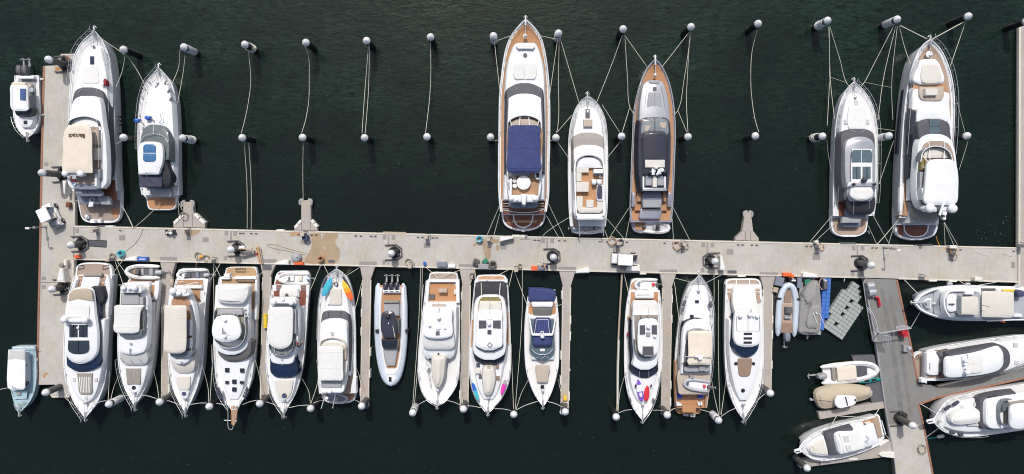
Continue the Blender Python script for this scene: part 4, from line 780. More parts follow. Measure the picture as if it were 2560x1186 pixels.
t.slab('hardtop', [(720, 198, 216), (722, 186, 224), (728, 174, 230), (745, 168, 233), (775, 162, 236), (800, 160, 239), (830, 160, 243), (865, 161, 243), (885, 163, 240), (900, 172, 229), (908, 184, 214), (911, 194, 204)], 2.75, 3.05, 'gelcoat', .14, .06, .2)
t.slab('soft_rear', [(722, 199, 214), (724, 188, 222), (729, 177, 228), (745, 171, 231), (752, 170, 232)], 3.0, 3.2, 'canvas_tan', .03, 0, .08, label='tan soft canvas rear section'); t.slab('roof_panel', [(759, 190, 205), (763, 175, 221), (790, 169, 222), (795, 169, 222)], 3.1, 3.24, 'canvas_white', .03, 0, .05)
a = arch(t, 'radar_arch', 163, 217, 803, 2.7, 3.6, bow=-2); t.dome('radar_dome', 162, 799, 8.5, 3.65, par=a); t.dome('radar_dome', 214, 800, 8.5, 3.65, par=a); t.poly('arch_wing', [(156, 788), (166, 793), (164, 799), (158, 796)], 3.3, 3.5, 'gelcoat', .04)
for x0 in (173, 197): t.rect('sunroof', x0, 813, x0 + 20, 843, 3.2, 3.33, 'glass_deep', .02); t.tube('sunroof_frame', [(x0 + 10, 813, 3.35), (x0 + 10, 843, 3.35)], .035, 'black', seg=4)
t.slab('skylight', [(852, 170, 221), (878, 171, 220), (884, 180, 212), (886, 190, 202)], 3.2, 3.31, 'glass_deep', .03, 0, .03); t.tube('skylight_frame', [(195.5, 852, 3.36), (195.5, 886, 3.36)], .04, 'black', seg=4); t.disc('roof_light', 193.5, 820, 3, 3.3, 3.42, 'gelcoat')
t.wipers([((184, 929), (200, 922)), ((230, 925), (210, 922))], 2.65)
t.slab('sun_pad', [(934, 191, 231), (938, 192, 231), (960, 195, 230), (984, 198, 229), (988, 204, 224)], 2.25, 2.42, 'cushion_taupe', .05, 0, .03)
for k in range(7): t.slab('pad_stripe', [(943, 197 + k * 4.6, 199 + k * 4.6), (982, 201 + k * 3.7, 202.6 + k * 3.7)], 2.4, 2.475, 'canvas_white', .005, 0, 0)
for x, y in ((185, 950), (239, 950), (215, 996)): t.rect('deck_hatch', x - 3.5, y - 4.5, x + 3.5, y + 4.5, 2.1, 2.36, 'mesh_pale', .02)
t.rails(.45, 1, .7, nose=.45); t.fit()

# F
t = Thing('flybridge_yacht', 'white flybridge yacht with boxy white bimini and taupe foredeck pad, second below the pier', 'yacht', 360, 860)
t.hull([(708, 308, 399), (760, 301, 394), (820, 296, 388), (870, 295, 384), (910, 297, 379), (943, 303, 372), (972, 313, 362), (995, 325, 350), (1010, 334, 341), (1016, 337, 339)], 1.4, 2.2)
t.slab('swim_platform', [(676, 332, 396), (692, 326, 400), (715, 312, 402)], .1, .5, 'gelcoat', .05); t.slab('teak_platform', [(680, 334, 392), (694, 329, 394), (707, 322, 396)], .45, .54, 'teak', .01, 0, 0)
t.slab('cockpit_floor', [(712, 330, 388), (765, 344, 384)], 1.3, 1.44, 'teak', .01, 0, 0); t.slab('transom_seat', [(706, 324, 372), (712, 322, 374), (720, 320, 374)], 1.3, 1.85, 'gelcoat', .06); t.rect('cockpit_seat', 362, 716, 373, 732, 1.4, 1.95, 'cushion_cream', .05); t.slab('side_seat', [(704, 386, 398), (735, 384, 396), (750, 378, 392)], 1.3, 1.75, 'gelcoat', .08)
t.slab('coachroof', [(760, 304, 378), (850, 300, 374), (910, 304, 370), (945, 310, 364), (965, 318, 356), (985, 328, 347), (992, 333, 342)], 1.5, 2.2, 'gelcoat', .14, .12, .1)
t.slab('windscreen_cover', [(870, 299, 365), (885, 298, 367), (897, 299, 370), (908, 306, 366), (914, 316, 356), (917, 328, 344)], 1.9, (3.0, 2.3), 'mesh_pale', .05, .1, .06); t.wipers([((302, 895), (310, 906)), ((321, 892), (333, 911)), ((341, 889), (356, 908))], 2.75, 'dark_grey')
t.slab('flybridge', [(717, 306, 350), (722, 301, 358), (740, 299, 367), (760, 298, 370), (800, 297, 370), (840, 296, 369), (868, 297, 366), (880, 300, 360), (886, 312, 346), (888, 322, 336)], 2.6, 3.2, 'gelcoat', .14, .08, .06)
t.slab('flybridge_floor', [(732, 303, 350), (764, 301, 352), (830, 301, 356)], 3.15, 3.34, 'cushion_taupe', .01, 0, 0); t.slab('sun_pad', [(736, 305, 346), (762, 303, 348)], 3.3, 3.5, 'cushion_grey', .05); t.rect('helm_seat', 348, 744, 358, 762, 3.3, 3.7, 'cushion_grey', .06)
t.slab('windscreen', [(826, 296, 355), (836, 298, 354), (844, 306, 346), (849, 318, 334)], 3.1, (4.0, 3.4), 'glass_tint', .03, .1, .04); t.wall('coaming', [(354, 760), (360, 790), (357, 826)], 3.2, 3.7, .1, 'glass_tint')
a = t.slab('radar_arch', [(716, 305, 345), (721, 302, 350), (728, 300, 354), (733, 304, 351)], 3.2, 4.0, 'gelcoat', .1); [t.dome('radar_dome', x, 720, r, 4.1, par=a) for x, r in ((310, 7), (325, 6), (338, 8))]
bimini(t, 'bimini', [(763, 292, 356), (766, 286, 360), (772, 285.5, 354), (800, 285, 349), (828, 284.5, 347), (832, 290, 343), (835, 304, 330)], 4.1, 'canvas_white', 3.2, seams=4)
t.disc('searchlight', 325, 860, 3, 3.2, 3.5, 'steel'); t.tube('horn', [(325, 872, 3.4), (325, 884, 3.3)], .08, 'steel')
for x0, x1, x2, x3 in ((314, 332.5, 317.5, 333.5), (333.5, 352, 334.5, 350.5)): t.slab('sun_pad', [(922, x0, x1), (942, (x0 + x2) / 2, (x1 + x3) / 2), (962, x2, x3)], 2.2, 2.36, 'cushion_taupe', .04, 0, .02)
t.port(334, 970, 5.2, 2.3); t.rails(.42, 1, .7, nose=.35); t.fit(); t.tube('gangway', [(297, 713, 1.3), (312, 713, 1.8)], .05, 'steel')
tender('white inflatable tender with dark seats behind the yacht with the boxy bimini', (315, 679), (398, 680), 39, .75, 'tube_white', 'dark_grey', [(.6, .72, .14, .05, .4, 'teak'), (.14, .25, .22, .05, .35, 'mid_grey'), (.42, .5, .2, .05, .35, 'cushion_grey')], ('tube_grey', .95), 'tenders carried on sterns', console=(.55, 'dark_grey'))

# G
t = Thing('flybridge_yacht', 'white flybridge yacht under a long flat cream canopy, its decks shaded tan', 'yacht', 485, 860)
t.hull([(698, 441, 520), (740, 432, 515), (800, 425, 511), (860, 421, 509), (921, 423, 504), (955, 428, 497), (981, 436, 488), (1005, 448, 477), (1022, 458, 469), (1031, 463, 465)], 1.4, 2.2)
t.slab('swim_platform', [(672, 455, 506), (676, 446, 516), (690, 442, 520), (705, 440, 521)], .1, .5, 'gelcoat', .05); t.slab('teak_platform', [(676, 456, 508), (690, 447, 514), (704, 445, 514)], .45, .54, 'teak_red', .01, 0, 0)
t.slab('cockpit_floor', [(700, 444, 508), (716, 440, 508)], 1.2, 1.44, 'teak', .01, 0, 0); t.slab('cockpit_floor', [(722, 470, 500), (768, 484, 500)], 1.2, 1.48, 'teak', .01, 0, 0); t.slab('transom_seat', [(714, 442, 504), (722, 440, 504)], 1.3, 1.8, 'gelcoat', .06); t.tube('transom_gate', [(444, 706, 1.8), (458, 704, 1.8), (458, 714, 1.8), (494, 706, 1.8), (494, 714, 1.8)], .04, 'gelcoat')
t.slab('coachroof', [(760, 430, 500), (850, 426, 497), (910, 428, 490), (945, 434, 484), (970, 442, 477), (990, 450, 470), (1002, 457, 466)], 1.5, 2.2, 'gelcoat', .14, .12, .1)
t.slab('windscreen_cover', [(885, 425, 484), (900, 426, 487), (918, 431, 486), (926, 436, 484), (933, 446, 474), (937, 454, 466)], 1.9, (2.9, 2.3), 'canvas_pale', .05, .08, .06)
t.slab('flybridge', [(722, 430, 456), (726, 425, 468), (740, 421, 476), (765, 419, 485), (800, 418, 490), (850, 419, 489), (885, 422, 484), (900, 428, 474), (908, 436, 466), (912, 446, 456)], 2.6, 3.2, 'gelcoat', .14, .08, .06)
t.slab('flybridge_floor', [(742, 436, 466), (750, 430, 472), (768, 428, 478), (850, 424, 484), (880, 430, 478)], 3.15, 3.3, 'teak', .01, 0, 0); t.slab('settee', [(800, 466, 480), (840, 466, 481)], 3.3, 3.7, 'cushion_slate', .05); t.slab('settee', [(846, 464, 481), (872, 462, 480)], 3.3, 3.7, 'cushion_slate', .05)
t.slab('windscreen', [(878, 424, 482), (888, 426, 480), (896, 436, 470), (899, 446, 460)], 3.1, (3.8, 3.3), 'glass_tint', .03, .1, .04); t.wall('coaming', [(472, 764), (480, 800), (482, 850), (478, 880)], 3.2, 3.8, .08, 'glass_tint')
a = t.slab('radar_arch', [(724, 427, 465), (730, 424, 470), (738, 424, 473), (742, 434, 464)], 3.2, 3.9, 'gelcoat', .1); t.dome('radar_dome', 434, 728, 9, 3.95, par=a); t.dome('radar_dome', 449, 733, 7, 3.95, par=a); t.disc('radar', 461, 728, 5, 3.8, 4.05, 'gelcoat', a)
bimini(t, 'canopy', [(764, 413, 462), (767, 411, 465.5), (780, 410.5, 466), (820, 410, 466), (868, 408.5, 465), (877, 410, 463), (883, 420, 454), (885, 432, 444)], 4.3, 'canvas_pale', 3.2, seams=2)
t.disc('searchlight', 452, 907, 3, 3.1, 3.4, 'steel'); t.slab('sun_pad', [(942, 442, 475), (945, 441, 475.5), (972, 446, 473), (976, 449, 470)], 2.2, 2.36, 'canvas_pale', .05, 0, .03); t.port(459, 985, 5.2, 2.3, 'cloth_navy'); t.rails(.42, 1, .7, nose=.5); t.fit()
tender('white inflatable tender with grey outboard behind the yacht with the flat cream canopy', (443, 688), (517, 687), 33, .75, 'tube_white', 'dark_grey', [(.5, .58, .16, .05, .4, 'dark_grey'), (.22, .32, .2, .05, .4, 'cushion_slate')], ('tube_grey', .8), 'tenders carried on sterns', console=(.68, 'gelcoat'))

# H
t = Thing('flybridge_yacht', 'white yacht with a timber bow plank, rounded hardtop and six dark square foredeck hatches', 'yacht', 602, 860)
t.hull([(694, 549, 643), (740, 541, 642), (800, 536, 641), (860, 535, 639), (921, 538, 633), (955, 542, 627), (981, 550, 617), (1000, 560, 607), (1014, 571, 597), (1024, 579, 589)], 1.4, 2.3)
t.slab('swim_platform', [(668, 585, 632), (671, 566, 640), (680, 563, 642), (700, 556, 645)], .1, .5, 'gelcoat', .05); t.slab('teak_platform', [(669, 586, 630), (672, 568, 637), (680, 566, 640), (692, 562, 642)], .45, .55, 'teak_gold', .01, 0, 0)
t.tube('platform_hatch', [(589, 673, .62), (614, 672, .62), (614, 680, .62), (590, 680, .62)], .035, 'black', closed=True); t.slab('cockpit_floor', [(697, 556, 636), (740, 552, 636), (780, 620, 636)], 1.3, 1.46, 'teak_gold', .01, 0, 0)
t.rect('transom_locker', 559, 685, 574, 695, 1.2, 1.9, 'gelcoat', .06); t.slab('transom', [(693, 552, 574), (699, 550, 574)], 1.3, 1.85, 'gelcoat', .05); t.slab('transom', [(692, 586, 640), (699, 586, 641)], 1.3, 1.85, 'gelcoat', .05); t.slab('cockpit_seat', [(700, 592, 635), (705, 592, 635)], 1.4, 1.7, 'cushion_brown', .04)
t.slab('side_bulwark', [(700, 637, 643), (760, 636, 643), (800, 632, 641)], 1.3, 1.85, 'gelcoat', .06)
t.slab('coachroof', [(780, 545, 626), (860, 541, 626), (905, 545, 623), (930, 552, 616), (960, 557, 610), (985, 565, 602), (1000, 573, 595)], 1.5, 2.1, 'gelcoat', .12, .15, .08)
t.slab('windscreen_cover', [(855, 543, 628), (872, 543, 627), (885, 546, 625), (896, 555, 615), (903, 568, 600), (906, 578, 590)], 1.9, (3.0, 2.3), 'mesh_slate', .05, .12, .06)
t.slab('upper_deck', [(716, 538, 622), (740, 537, 622), (790, 534, 622), (840, 532, 620), (868, 536, 617), (882, 550, 602), (888, 566, 586)], 2.6, 3.1, 'gelcoat', .1, .08, .06)
t.slab('flybridge_floor', [(770, 540, 608), (800, 538, 612), (850, 542, 610)], 3.05, 3.22, 'cushion_taupe', .01, 0, 0); t.slab('settee', [(774, 548, 602), (780, 544, 606), (788, 544, 606)], 3.2, 3.6, 'cushion_grey', .05); t.wall('flybridge_screen', [(536, 776), (533, 810), (536, 850), (552, 866), (575, 871), (598, 864), (611, 846), (613, 815), (610, 776)], 3.1, 3.7, .06, 'glass_tint'); t.tube('flybridge_rail', [(536, 776, 3.75), (533, 810, 3.75), (536, 850, 3.75), (552, 866, 3.75), (575, 871, 3.75), (598, 864, 3.75), (611, 846, 3.75), (613, 815, 3.75), (610, 776, 3.75)], .03, 'gelcoat', sub=3)
t.slab('hardtop', [(789, 556, 576), (792, 544, 588), (800, 535, 595), (815, 530, 600), (832, 529, 602), (845, 533, 597), (852, 543, 586), (856, 555, 572)], 4.3, 4.55, 'gelcoat', .1, 0, .14); [t.tube('hardtop_leg', [(x, y, 4.3), (x2, y2, 3.1)], .05, 'steel') for x, y, x2, y2 in ((540, 800, 546, 782), (590, 798, 598, 778), (536, 840, 540, 852), (594, 842, 604, 850), (556, 794, 552, 774), (582, 794, 590, 774))]
t.dome('radar_dome', 563, 801, 4.5, 4.75); t.dome('radar_dome', 563, 842, 4.5, 4.75); t.tube('aerial', [(557, 820, 4.7), (556, 832, 5.0), (568, 833, 5.2)], .03, 'black'); t.tube('mast_light', [(557, 824, 4.8), (562, 834, 4.8), (554, 834, 4.8)], .04, 'steel')
t.tube('life_ring', [(616 + 3 * math.cos(k * .7), 786 + 6 * math.sin(k * .7), 3.5) for k in range(9)], .07, 'gelcoat', closed=True); t.disc('searchlight', 573, 872, 3.4, 3.0, 3.4, 'gelcoat')
for x, y, w, h in ((567, 926, 10, 10), (604.5, 927, 10, 10), (567, 957, 8.5, 6.5), (585, 955, 10, 10), (603.5, 957, 9, 6.5), (585, 974.5, 10, 10)): t.hatch(x, y, w, h, 2.3)
t.slab('bow_plank', [(1017, 577, 593), (1040, 577, 592), (1060, 578, 588), (1064, 580, 586)], 2.15, 2.3, 'teak_orange', .03, 0, 0); t.tube('pulpit_rail', [(560, 1000, 3.0), (570, 1030, 3.0), (570, 1066, 3.0), (573, 1073, 3.0), (580, 1074, 3.0), (583, 1066, 3.0), (592, 1030, 3.0), (606, 1000, 3.0)], .035, 'steel', sub=3); t.tube('anchor', [(560, 1051, 2.2), (580, 1052, 2.25), (592, 1053, 2.2)], .05, 'steel'); t.tube('anchor_chain', [(583, 1012, 2.36), (584, 1056, 2.36)], .045, 'steel')
fenders(t, [(545, 975), (547, 980), (549, 985), (551, 990), (544, 982), (553, 995)], 2.6, .1, .6, 'cloth_dark', 62); fenders(t, [(619, 974), (617, 980), (614, 986), (611, 993)], 2.6, .1, .6, 'cloth_dark', 118)
t.rails(.35, .97, .8); t.fit(anchor=False, wind=False)
o = Thing('covered_tender', 'tender under a white cover on the upper deck of the yacht with the bow plank', 'tender', 582, 740, 3.0); o.slab('white_cover', [(713, 545, 612), (716, 541, 621), (725, 540, 622), (745, 539, 618), (754, 542, 612), (760, 556, 606), (762, 575, 598)], 3.05, 3.85, 'canvas_white', .3, .05, .18); o.slab('cradle', [(718, 546, 616), (755, 550, 608)], 3.0, 3.12, 'dark_grey', .02)

# I
t = Thing('flybridge_yacht', 'white yacht with a rounded white hardtop, square blue windscreen and dark red teak stern', 'yacht', 728, 860)
t.hull([(713, 682, 773), (740, 678, 771), (780, 673, 768), (840, 668, 764), (900, 665, 759), (940, 668, 752), (970, 675, 744), (997, 685, 732), (1016, 697, 721), (1030, 707, 714), (1034, 710, 712)], 1.4, 2.2)
t.slab('swim_platform', [(678, 700, 766), (684, 692, 772), (715, 684, 775)], .1, .5, 'gelcoat', .05); t.slab('teak_platform', [(682, 697, 766), (698, 692, 770), (716, 686, 771)], .45, .55, 'teak_red', .01, 0, 0)
t.slab('aft_deck', [(714, 690, 766), (735, 686, 764)], 1.1, 1.43, 'gelcoat', .05); t.slab('cockpit_floor', [(728, 748, 765), (780, 747, 763)], 1.3, 1.46, 'teak_red', .01, 0, 0); t.slab('cockpit_floor', [(728, 684, 704), (745, 684, 704)], 1.3, 1.46, 'teak_red', .01, 0, 0)
for y in (714, 719, 724): [t.slab('stair_tread', [(y, x, x + 13), (y + 2.6, x, x + 13)], 1.2, 1.55, 'teak_red', .02, 0, 0) for x in (690, 751)]
t.slab('sun_lounge', [(719, 706, 738), (722, 701, 744), (735, 698, 747), (744, 699, 747)], 1.4, 1.85, 'gelcoat', .08); t.slab('lounge_pad', [(722, 706, 738), (725, 703, 742), (742, 701, 744)], 1.85, 1.95, 'canvas_white', .03); t.slab('folded_sunshade', [(735, 714, 716), (744, 711, 722)], 1.9, 2.2, 'cloth_dark', .05)
t.slab('coachroof', [(770, 680, 756), (850, 673, 752), (905, 673, 747), (945, 676, 741), (975, 683, 735), (998, 692, 726), (1007, 702, 718)], 1.5, 2.15, 'gelcoat', .14, .12, .1)
t.slab('cabin_windows', [(890, 675, 738), (910, 675, 741), (930, 676, 744), (938, 682, 740), (944, 692, 730), (947, 704, 718)], 1.8, (2.9, 2.3), 'glass_blue', .05, .1, .06); t.tube('windscreen_mullion', [(708, 905, 2.85), (711, 946, 2.45)], .04, 'black', seg=4)
t.slab('flybridge', [(746, 682, 734), (752, 677, 740), (775, 672, 745), (800, 670, 747), (850, 668, 745), (880, 670, 740), (897, 675, 735), (907, 680, 732), (912, 696, 722)], 2.55, 3.1, 'gelcoat', .14, .08, .06); t.slab('flybridge_floor', [(765, 680, 738), (860, 674, 738), (880, 680, 732)], 3.05, 3.2, 'cushion_slate', .01, 0, 0)
t.slab('settee', [(775, 727, 740), (835, 728, 741)], 3.2, 3.6, 'cushion_grey', .05); t.wall('windscreen', [(673, 846), (674, 872), (682, 884), (700, 890), (718, 887), (730, 876), (735, 850)], 3.1, 3.8, .06, 'glass_tint'); t.slab('windscreen', [(862, 676, 732), (876, 678, 730), (886, 690, 720)], 3.1, 3.4, 'glass_tint', .03); [t.tube('screen_frame', [(a, 862, 4.0), (b, 888, 3.3)], .04, 'gelcoat') for a, b in ((684, 688), (711, 714), (672, 673))]
a = t.slab('radar_arch', [(748, 684, 736), (752, 680, 739), (760, 678, 740)], 3.1, 3.8, 'gelcoat', .08); t.dome('radar_dome', 684, 755, 8, 3.9, par=a); t.dome('radar_dome', 729, 757, 7, 3.9, par=a); t.disc('radar', 706, 748, 5, 3.8, 4.0, 'gelcoat', a)
t.slab('hardtop', [(768, 684, 722), (770, 675, 729), (777, 670, 732), (800, 669, 732), (840, 668, 731), (855, 670, 729), (865, 677, 723), (871, 687, 713), (874, 697, 704)], 3.9, 4.1, 'canvas_white', .08, 0, .12)
t.disc('searchlight', 704, 899, 3, 3.0, 3.3, 'steel'); t.tube('horn', [(705, 908, 3.0), (705, 914, 2.9)], .06, 'steel')
t.slab('sun_pad', [(951, 688, 732), (954, 687, 732.5), (984, 692, 727), (993, 697, 722), (998, 705, 715)], 2.15, 2.3, 'canvas_pale', .05, 0, .03); t.port(710, 990, 6, 2.4, 'cloth_navy'); t.rails(.42, 1, .7, nose=.5); t.fit()
tender('all white inflatable tender lying across the red teak stern', (694, 695), (770, 696), 32, .75, 'tube_white', 'gelcoat', [(.16, .28, .2, .05, .45, 'cushion_cream'), (.42, .54, .2, .05, .5, 'canvas_white')], ('tube_blue', .6), 'tenders carried on sterns', console=(.62, 'gelcoat'))

# J
t = Thing('flybridge_yacht', 'white flybridge yacht moored bow to the pier with boards lashed on its foredeck', 'yacht', 849, 850)
t.hull([(675, 839, 845), (683, 826, 857), (696, 814, 868), (721, 805, 878), (761, 798, 885), (820, 795, 888), (900, 795, 889), (960, 797, 890), (984, 799, 890)], 1.4, 2.2, bow='first')
t.slab('swim_platform', [(975, 802, 890), (994, 806, 889), (1003, 812, 884), (1009, 828, 868)], .1, .5, 'gelcoat', .05); t.slab('teak_platform', [(984, 808, 886), (996, 810, 884), (1003, 822, 874)], .45, .54, 'teak', .01, 0, 0); t.slab('cockpit_floor', [(935, 866, 882), (985, 852, 884)], 1.3, 1.46, 'teak_grey', .01, 0, 0)
t.slab('bulwark', [(945, 882, 890), (965, 878, 890), (984, 876, 891)], 1.3, 1.9, 'gelcoat', .06)
t.slab('coachroof', [(712, 832, 852), (720, 824, 860), (760, 814, 870), (800, 806, 875), (900, 806, 876), (940, 808, 872)], 1.6, 2.15, 'gelcoat', .14, .12, .1)
t.port(840, 711.5, 5.2, 2.35, 'black'); t.slab('sun_pad', [(722, 828, 851), (725, 825, 853), (744, 824, 854), (761, 824, 854), (764, 828, 850)], 2.2, 2.36, 'canvas_pale', .05, 0, .03); t.disc('deck_light', 821, 762, 2.4, 2.2, 2.35, 'steel')
t.slab('cabin_windows', [(777, 824, 852), (780, 814, 860), (787, 806, 868), (800, 803, 871), (812, 802, 872), (880, 802, 872), (930, 804, 868)], 1.9, (2.3, 2.9), 'mesh_charcoal', .05, .14, .05); t.wipers([((822, 780), (821, 795)), ((852, 778), (852, 795))], 2.6)
t.slab('flybridge', [(799, 826, 846), (802, 813, 857), (807, 803, 865), (830, 799, 867), (870, 797, 868), (920, 797, 868), (955, 799, 864), (974, 801, 858), (981, 806, 853)], 2.7, 3.2, 'gelcoat', .12, .06, .1)
t.slab('flybridge_floor', [(856, 812, 848), (866, 801, 862), (950, 802, 862), (968, 803, 852)], 3.15, 3.34, 'cushion_cream', .01, 0, 0); t.wall('coaming', [(799, 868), (802, 855), (813, 848), (832, 845), (850, 849), (860, 857), (863, 880)], 3.2, 3.6, .12, 'cushion_cream'); t.slab('settee', [(868, 858, 866), (900, 857, 866)], 3.3, 3.6, 'cushion_beige', .05); t.slab('sun_pad', [(953, 802, 854), (968, 803, 852), (971, 808, 848)], 3.3, 3.5, 'cushion_grey', .04)
bimini(t, 'bimini', [(866, 799, 852), (869, 796, 856), (880, 795.5, 857), (920, 796, 857), (950, 797, 856), (953, 800, 852)], 4.2, 'canvas_white', 3.2, seams=4)
a = t.slab('radar_arch', [(972, 802, 860), (980, 801, 858), (983, 804, 852)], 3.2, 3.6, 'gelcoat', .06); t.dome('radar_dome', 825, 979, 5, 3.75, par=a); t.tube('davit', [(815, 982, 3.2), (803, 1022, 1.8)], .05, 'gelcoat'); t.tube('davit', [(839, 982, 3.2), (832, 1021, 1.8)], .05, 'gelcoat')
t.slab('horn', [(831, 826, 832), (840, 828, 834)], 3.3, 3.45, 'steel', .03); t.rails(.35, 1, .7, nose=.15); t.fit(); fenders(t, [(815, 698), (811, 706), (809, 714)], 2.5, .12, .5, 'cloth_dark', 70); fenders(t, [(860, 697), (866, 706), (871, 716)], 2.5, .12, .5, 'cloth_dark', 120)
tender('grey inflatable dinghy slung behind the yacht that carries the orange board', (872, 998), (822, 994), 28, .8, 'tube_grey', 'cushion_slate', [(.35, .5, .2, .05, .35, 'float_grey')], ('gelcoat', .6), 'tenders carried on sterns')
board('sky blue paddleboard lying along the left of the foredeck', (829, 694), (807, 741), 17, 2.6, 'aqua', extra=[(.3, .75, .6, 'cyan')])
board('yellow and orange paddleboard lying along the right of the foredeck', (857, 702), (880, 752), 16, 2.6, 'orange', extra=[(.62, .98, .99, 'yellow'), (.4, .62, .98, 'amber')])

# K
t = tender('big pale blue inflatable speedboat with black console roof and three black outboards', (980, 963), (979, 716), 84, .3, 'tube_blue', 'teak_orange', (), None, None, 'inflatable_speedboat', 'speedboat', tr=.12, pointed=.5, full=.42)
t.mode = 'v'
t.slab('side_deck', [(720, 949, 956), (770, 947, 953), (850, 950, 956), (900, 956, 962), (925, 962, 968)], .9, 1.15, 'gelcoat', .05); t.slab('side_deck', [(720, 1003, 1010), (770, 1006, 1012), (850, 1003, 1009), (900, 996, 1002), (925, 990, 996)], .9, 1.15, 'gelcoat', .05)
t.slab('teak_deck', [(714, 950, 1008), (790, 950, 1008), (850, 954, 1004), (900, 960, 998), (925, 965, 993)], .8, 1.0, 'teak_orange', .01, 0, 0); t.rect('transom_well', 957, 718, 1001, 734, .9, 1.3, 'gelcoat', .05); t.tube('stern_rail', [(958, 727, 1.7), (1000, 727, 1.7)], .05, 'steel')
t.slab('aft_seat', [(754, 960, 997), (790, 960, 998)], 1.0, 1.45, 'cushion_grey', .06); t.slab('seat_back', [(752, 959, 996), (758, 959, 996)], 1.4, 1.7, 'cushion_taupe', .05)
t.slab('fore_pad', [(862, 957, 994), (890, 961, 991), (915, 967, 987)], 1.0, 1.4, 'cushion_grey', .06); t.slab('bow_deck', [(923, 962, 995), (935, 963, 991), (948, 967, 990), (957, 973, 985)], .8, 1.2, 'gelcoat', .05); t.rect('bow_hatch', 972, 943, 979, 955, 1.2, 1.26, 'black', .02); t.rect('bow_step', 964, 926, 988, 937, 1.2, 1.3, 'gelcoat', .03); t.slab('console', [(800, 990, 998), (835, 988, 997)], 1.0, 1.9, 'dark_grey', .08)
t.slab('windscreen', [(850, 953, 992), (864, 955, 993), (871, 958, 990), (873, 966, 982)], 1.5, (2.3, 1.7), 'glass_dark', .03, .05); t.slab('console_roof', [(779, 962, 980), (783, 955, 985), (795, 952, 989), (825, 952, 991), (838, 956, 988), (846, 958, 985)], 2.3, 2.5, 'gloss_charcoal', .08, 0, .08); t.dome('radar_dome', 970, 792, 5, 2.65, 'black'); t.disc('anchor_light', 971, 809, 1.6, 2.55, 2.68, 'gelcoat'); t.tube('roof_aerial', [(982, 815, 2.7), (988, 846, 2.9)], .025, 'gelcoat')
for x in (966, 980, 994): outboard(t, P(x, 722, .95), V((0, -1, 0)), 1.15, 'gloss_charcoal')
for x0, x1 in ((938, 946), (1013, 1021)): t.rect('tube_band', x0, 825, x1, 832, .3, 1.42, 'black', .02)
# L
t = Thing('hardtop_yacht', 'white yacht with square white roof, tan aft deck and long covered foredeck tender', 'yacht', 1102, 850)
t.hull([(702, 1066, 1148), (760, 1060, 1149), (820, 1053, 1149), (880, 1047, 1149), (930, 1046, 1147), (960, 1049, 1142), (980, 1056, 1132), (997, 1068, 1119), (1007, 1080, 1106), (1012, 1091, 1095)], 1.5, 2.3)
t.slab('swim_platform', [(681, 1090, 1125), (684, 1075, 1142), (690, 1073, 1144), (708, 1070, 1146)], .1, .5, 'gelcoat', .05); t.slab('teak_platform', [(684, 1088, 1127), (687, 1077, 1140), (700, 1075, 1142)], .45, .54, 'teak_grey', .01, 0, 0)
t.slab('cockpit_floor', [(708, 1078, 1134), (713, 1074, 1138), (754, 1071, 1140)], 1.3, 1.56, 'teak_orange', .01, 0, 0); t.slab('transom', [(700, 1069, 1147), (706, 1068, 1147)], 1.3, 1.95, 'gelcoat', .06); t.slab('bulwark', [(704, 1067, 1074), (758, 1061, 1070)], 1.4, 1.95, 'gelcoat', .05); t.slab('bulwark', [(704, 1139, 1148), (758, 1141, 1149)], 1.4, 1.95, 'gelcoat', .05); t.rect('bait_table', 1096, 723, 1117, 732, 1.5, 2.2, 'cushion_beige', .04); t.rect('engine_hatch', 1071, 737, 1087, 748, 1.5, 1.75, 'dark_grey', .03); t.rect('side_locker', 1135, 725, 1140, 737, 1.5, 1.9, 'cushion_cream', .04)
t.tube('aft_rail', [(1070, 757, 2.6), (1140, 758, 2.6)], .05, 'gelcoat'); t.rect('aft_bench', 1080, 763, 1113, 768, 2.0, 2.4, 'cushion_beige', .04); t.slab('saloon_deck', [(756, 1064, 1141), (800, 1060, 1143)], 1.5, 2.0, 'gelcoat', .05)
t.slab('cabin', [(770, 1062, 1141), (840, 1058, 1141), (872, 1057, 1138), (890, 1060, 1134), (899, 1070, 1124)], 1.9, (2.9, 2.3), 'gelcoat', .1, .1, .08); t.slab('windscreen_cover', [(838, 1058, 1134), (852, 1057, 1136), (866, 1058, 1136), (873, 1066, 1128), (876, 1080, 1112)], 2.4, (3.4, 2.9), 'nonskid', .05, .1, .05)
r = t.slab('roof', [(768, 1062, 1127), (770, 1060, 1129), (800, 1059, 1130), (836, 1058, 1131), (841, 1062, 1128), (846, 1074, 1114), (848, 1086, 1102)], 3.6, 3.8, 'gelcoat', .06, 0, .1); [t.tube('roof_leg', [(x, y, 3.6), (x, y, 2.2)], .04, 'steel', r) for x, y in ((1063, 773), (1127, 773), (1062, 830), (1127, 830))]
t.dome('radar_dome', 1097, 795, 5, 4.1); t.dome('satellite_dome', 1074, 814, 3.8, 4.05); t.disc('radar', 1095, 820, 5.2, 3.8, 4.1, 'gelcoat'); t.hatch(1094, 834, 9.5, 9.5, 3.92, 'dark_grey'); t.tube('aerial', [(1097, 770, 3.9), (1097, 782, 4.0), (1097, 752, 4.6)], .025, 'steel'); t.rect('roof_vent', 1110, 822, 1115, 824, 3.9, 4.0, 'steel', .02); t.tube('rod_holder', [(1058, 712, 2.6), (1054, 760, 3.1), (1056, 812, 3.4)], .03, 'steel')
t.hatch(1075, 897, 6.5, 8, 2.25); t.hatch(1120, 897, 7, 7, 2.25, 'dark_grey'); t.disc('searchlight', 1096, 886, 2.6, 2.3, 2.7, 'black'); t.tube('boathook', [(1066, 905, 2.5), (1077, 970, 2.5)], .03, 'steel'); t.poly('deck_davit', [(1064, 915), (1072, 918), (1070, 925), (1063, 922)], 2.1, 2.6, 'gelcoat', .04)
t.rails(.45, 1, .55, nose=.1, lower=False); t.fit()
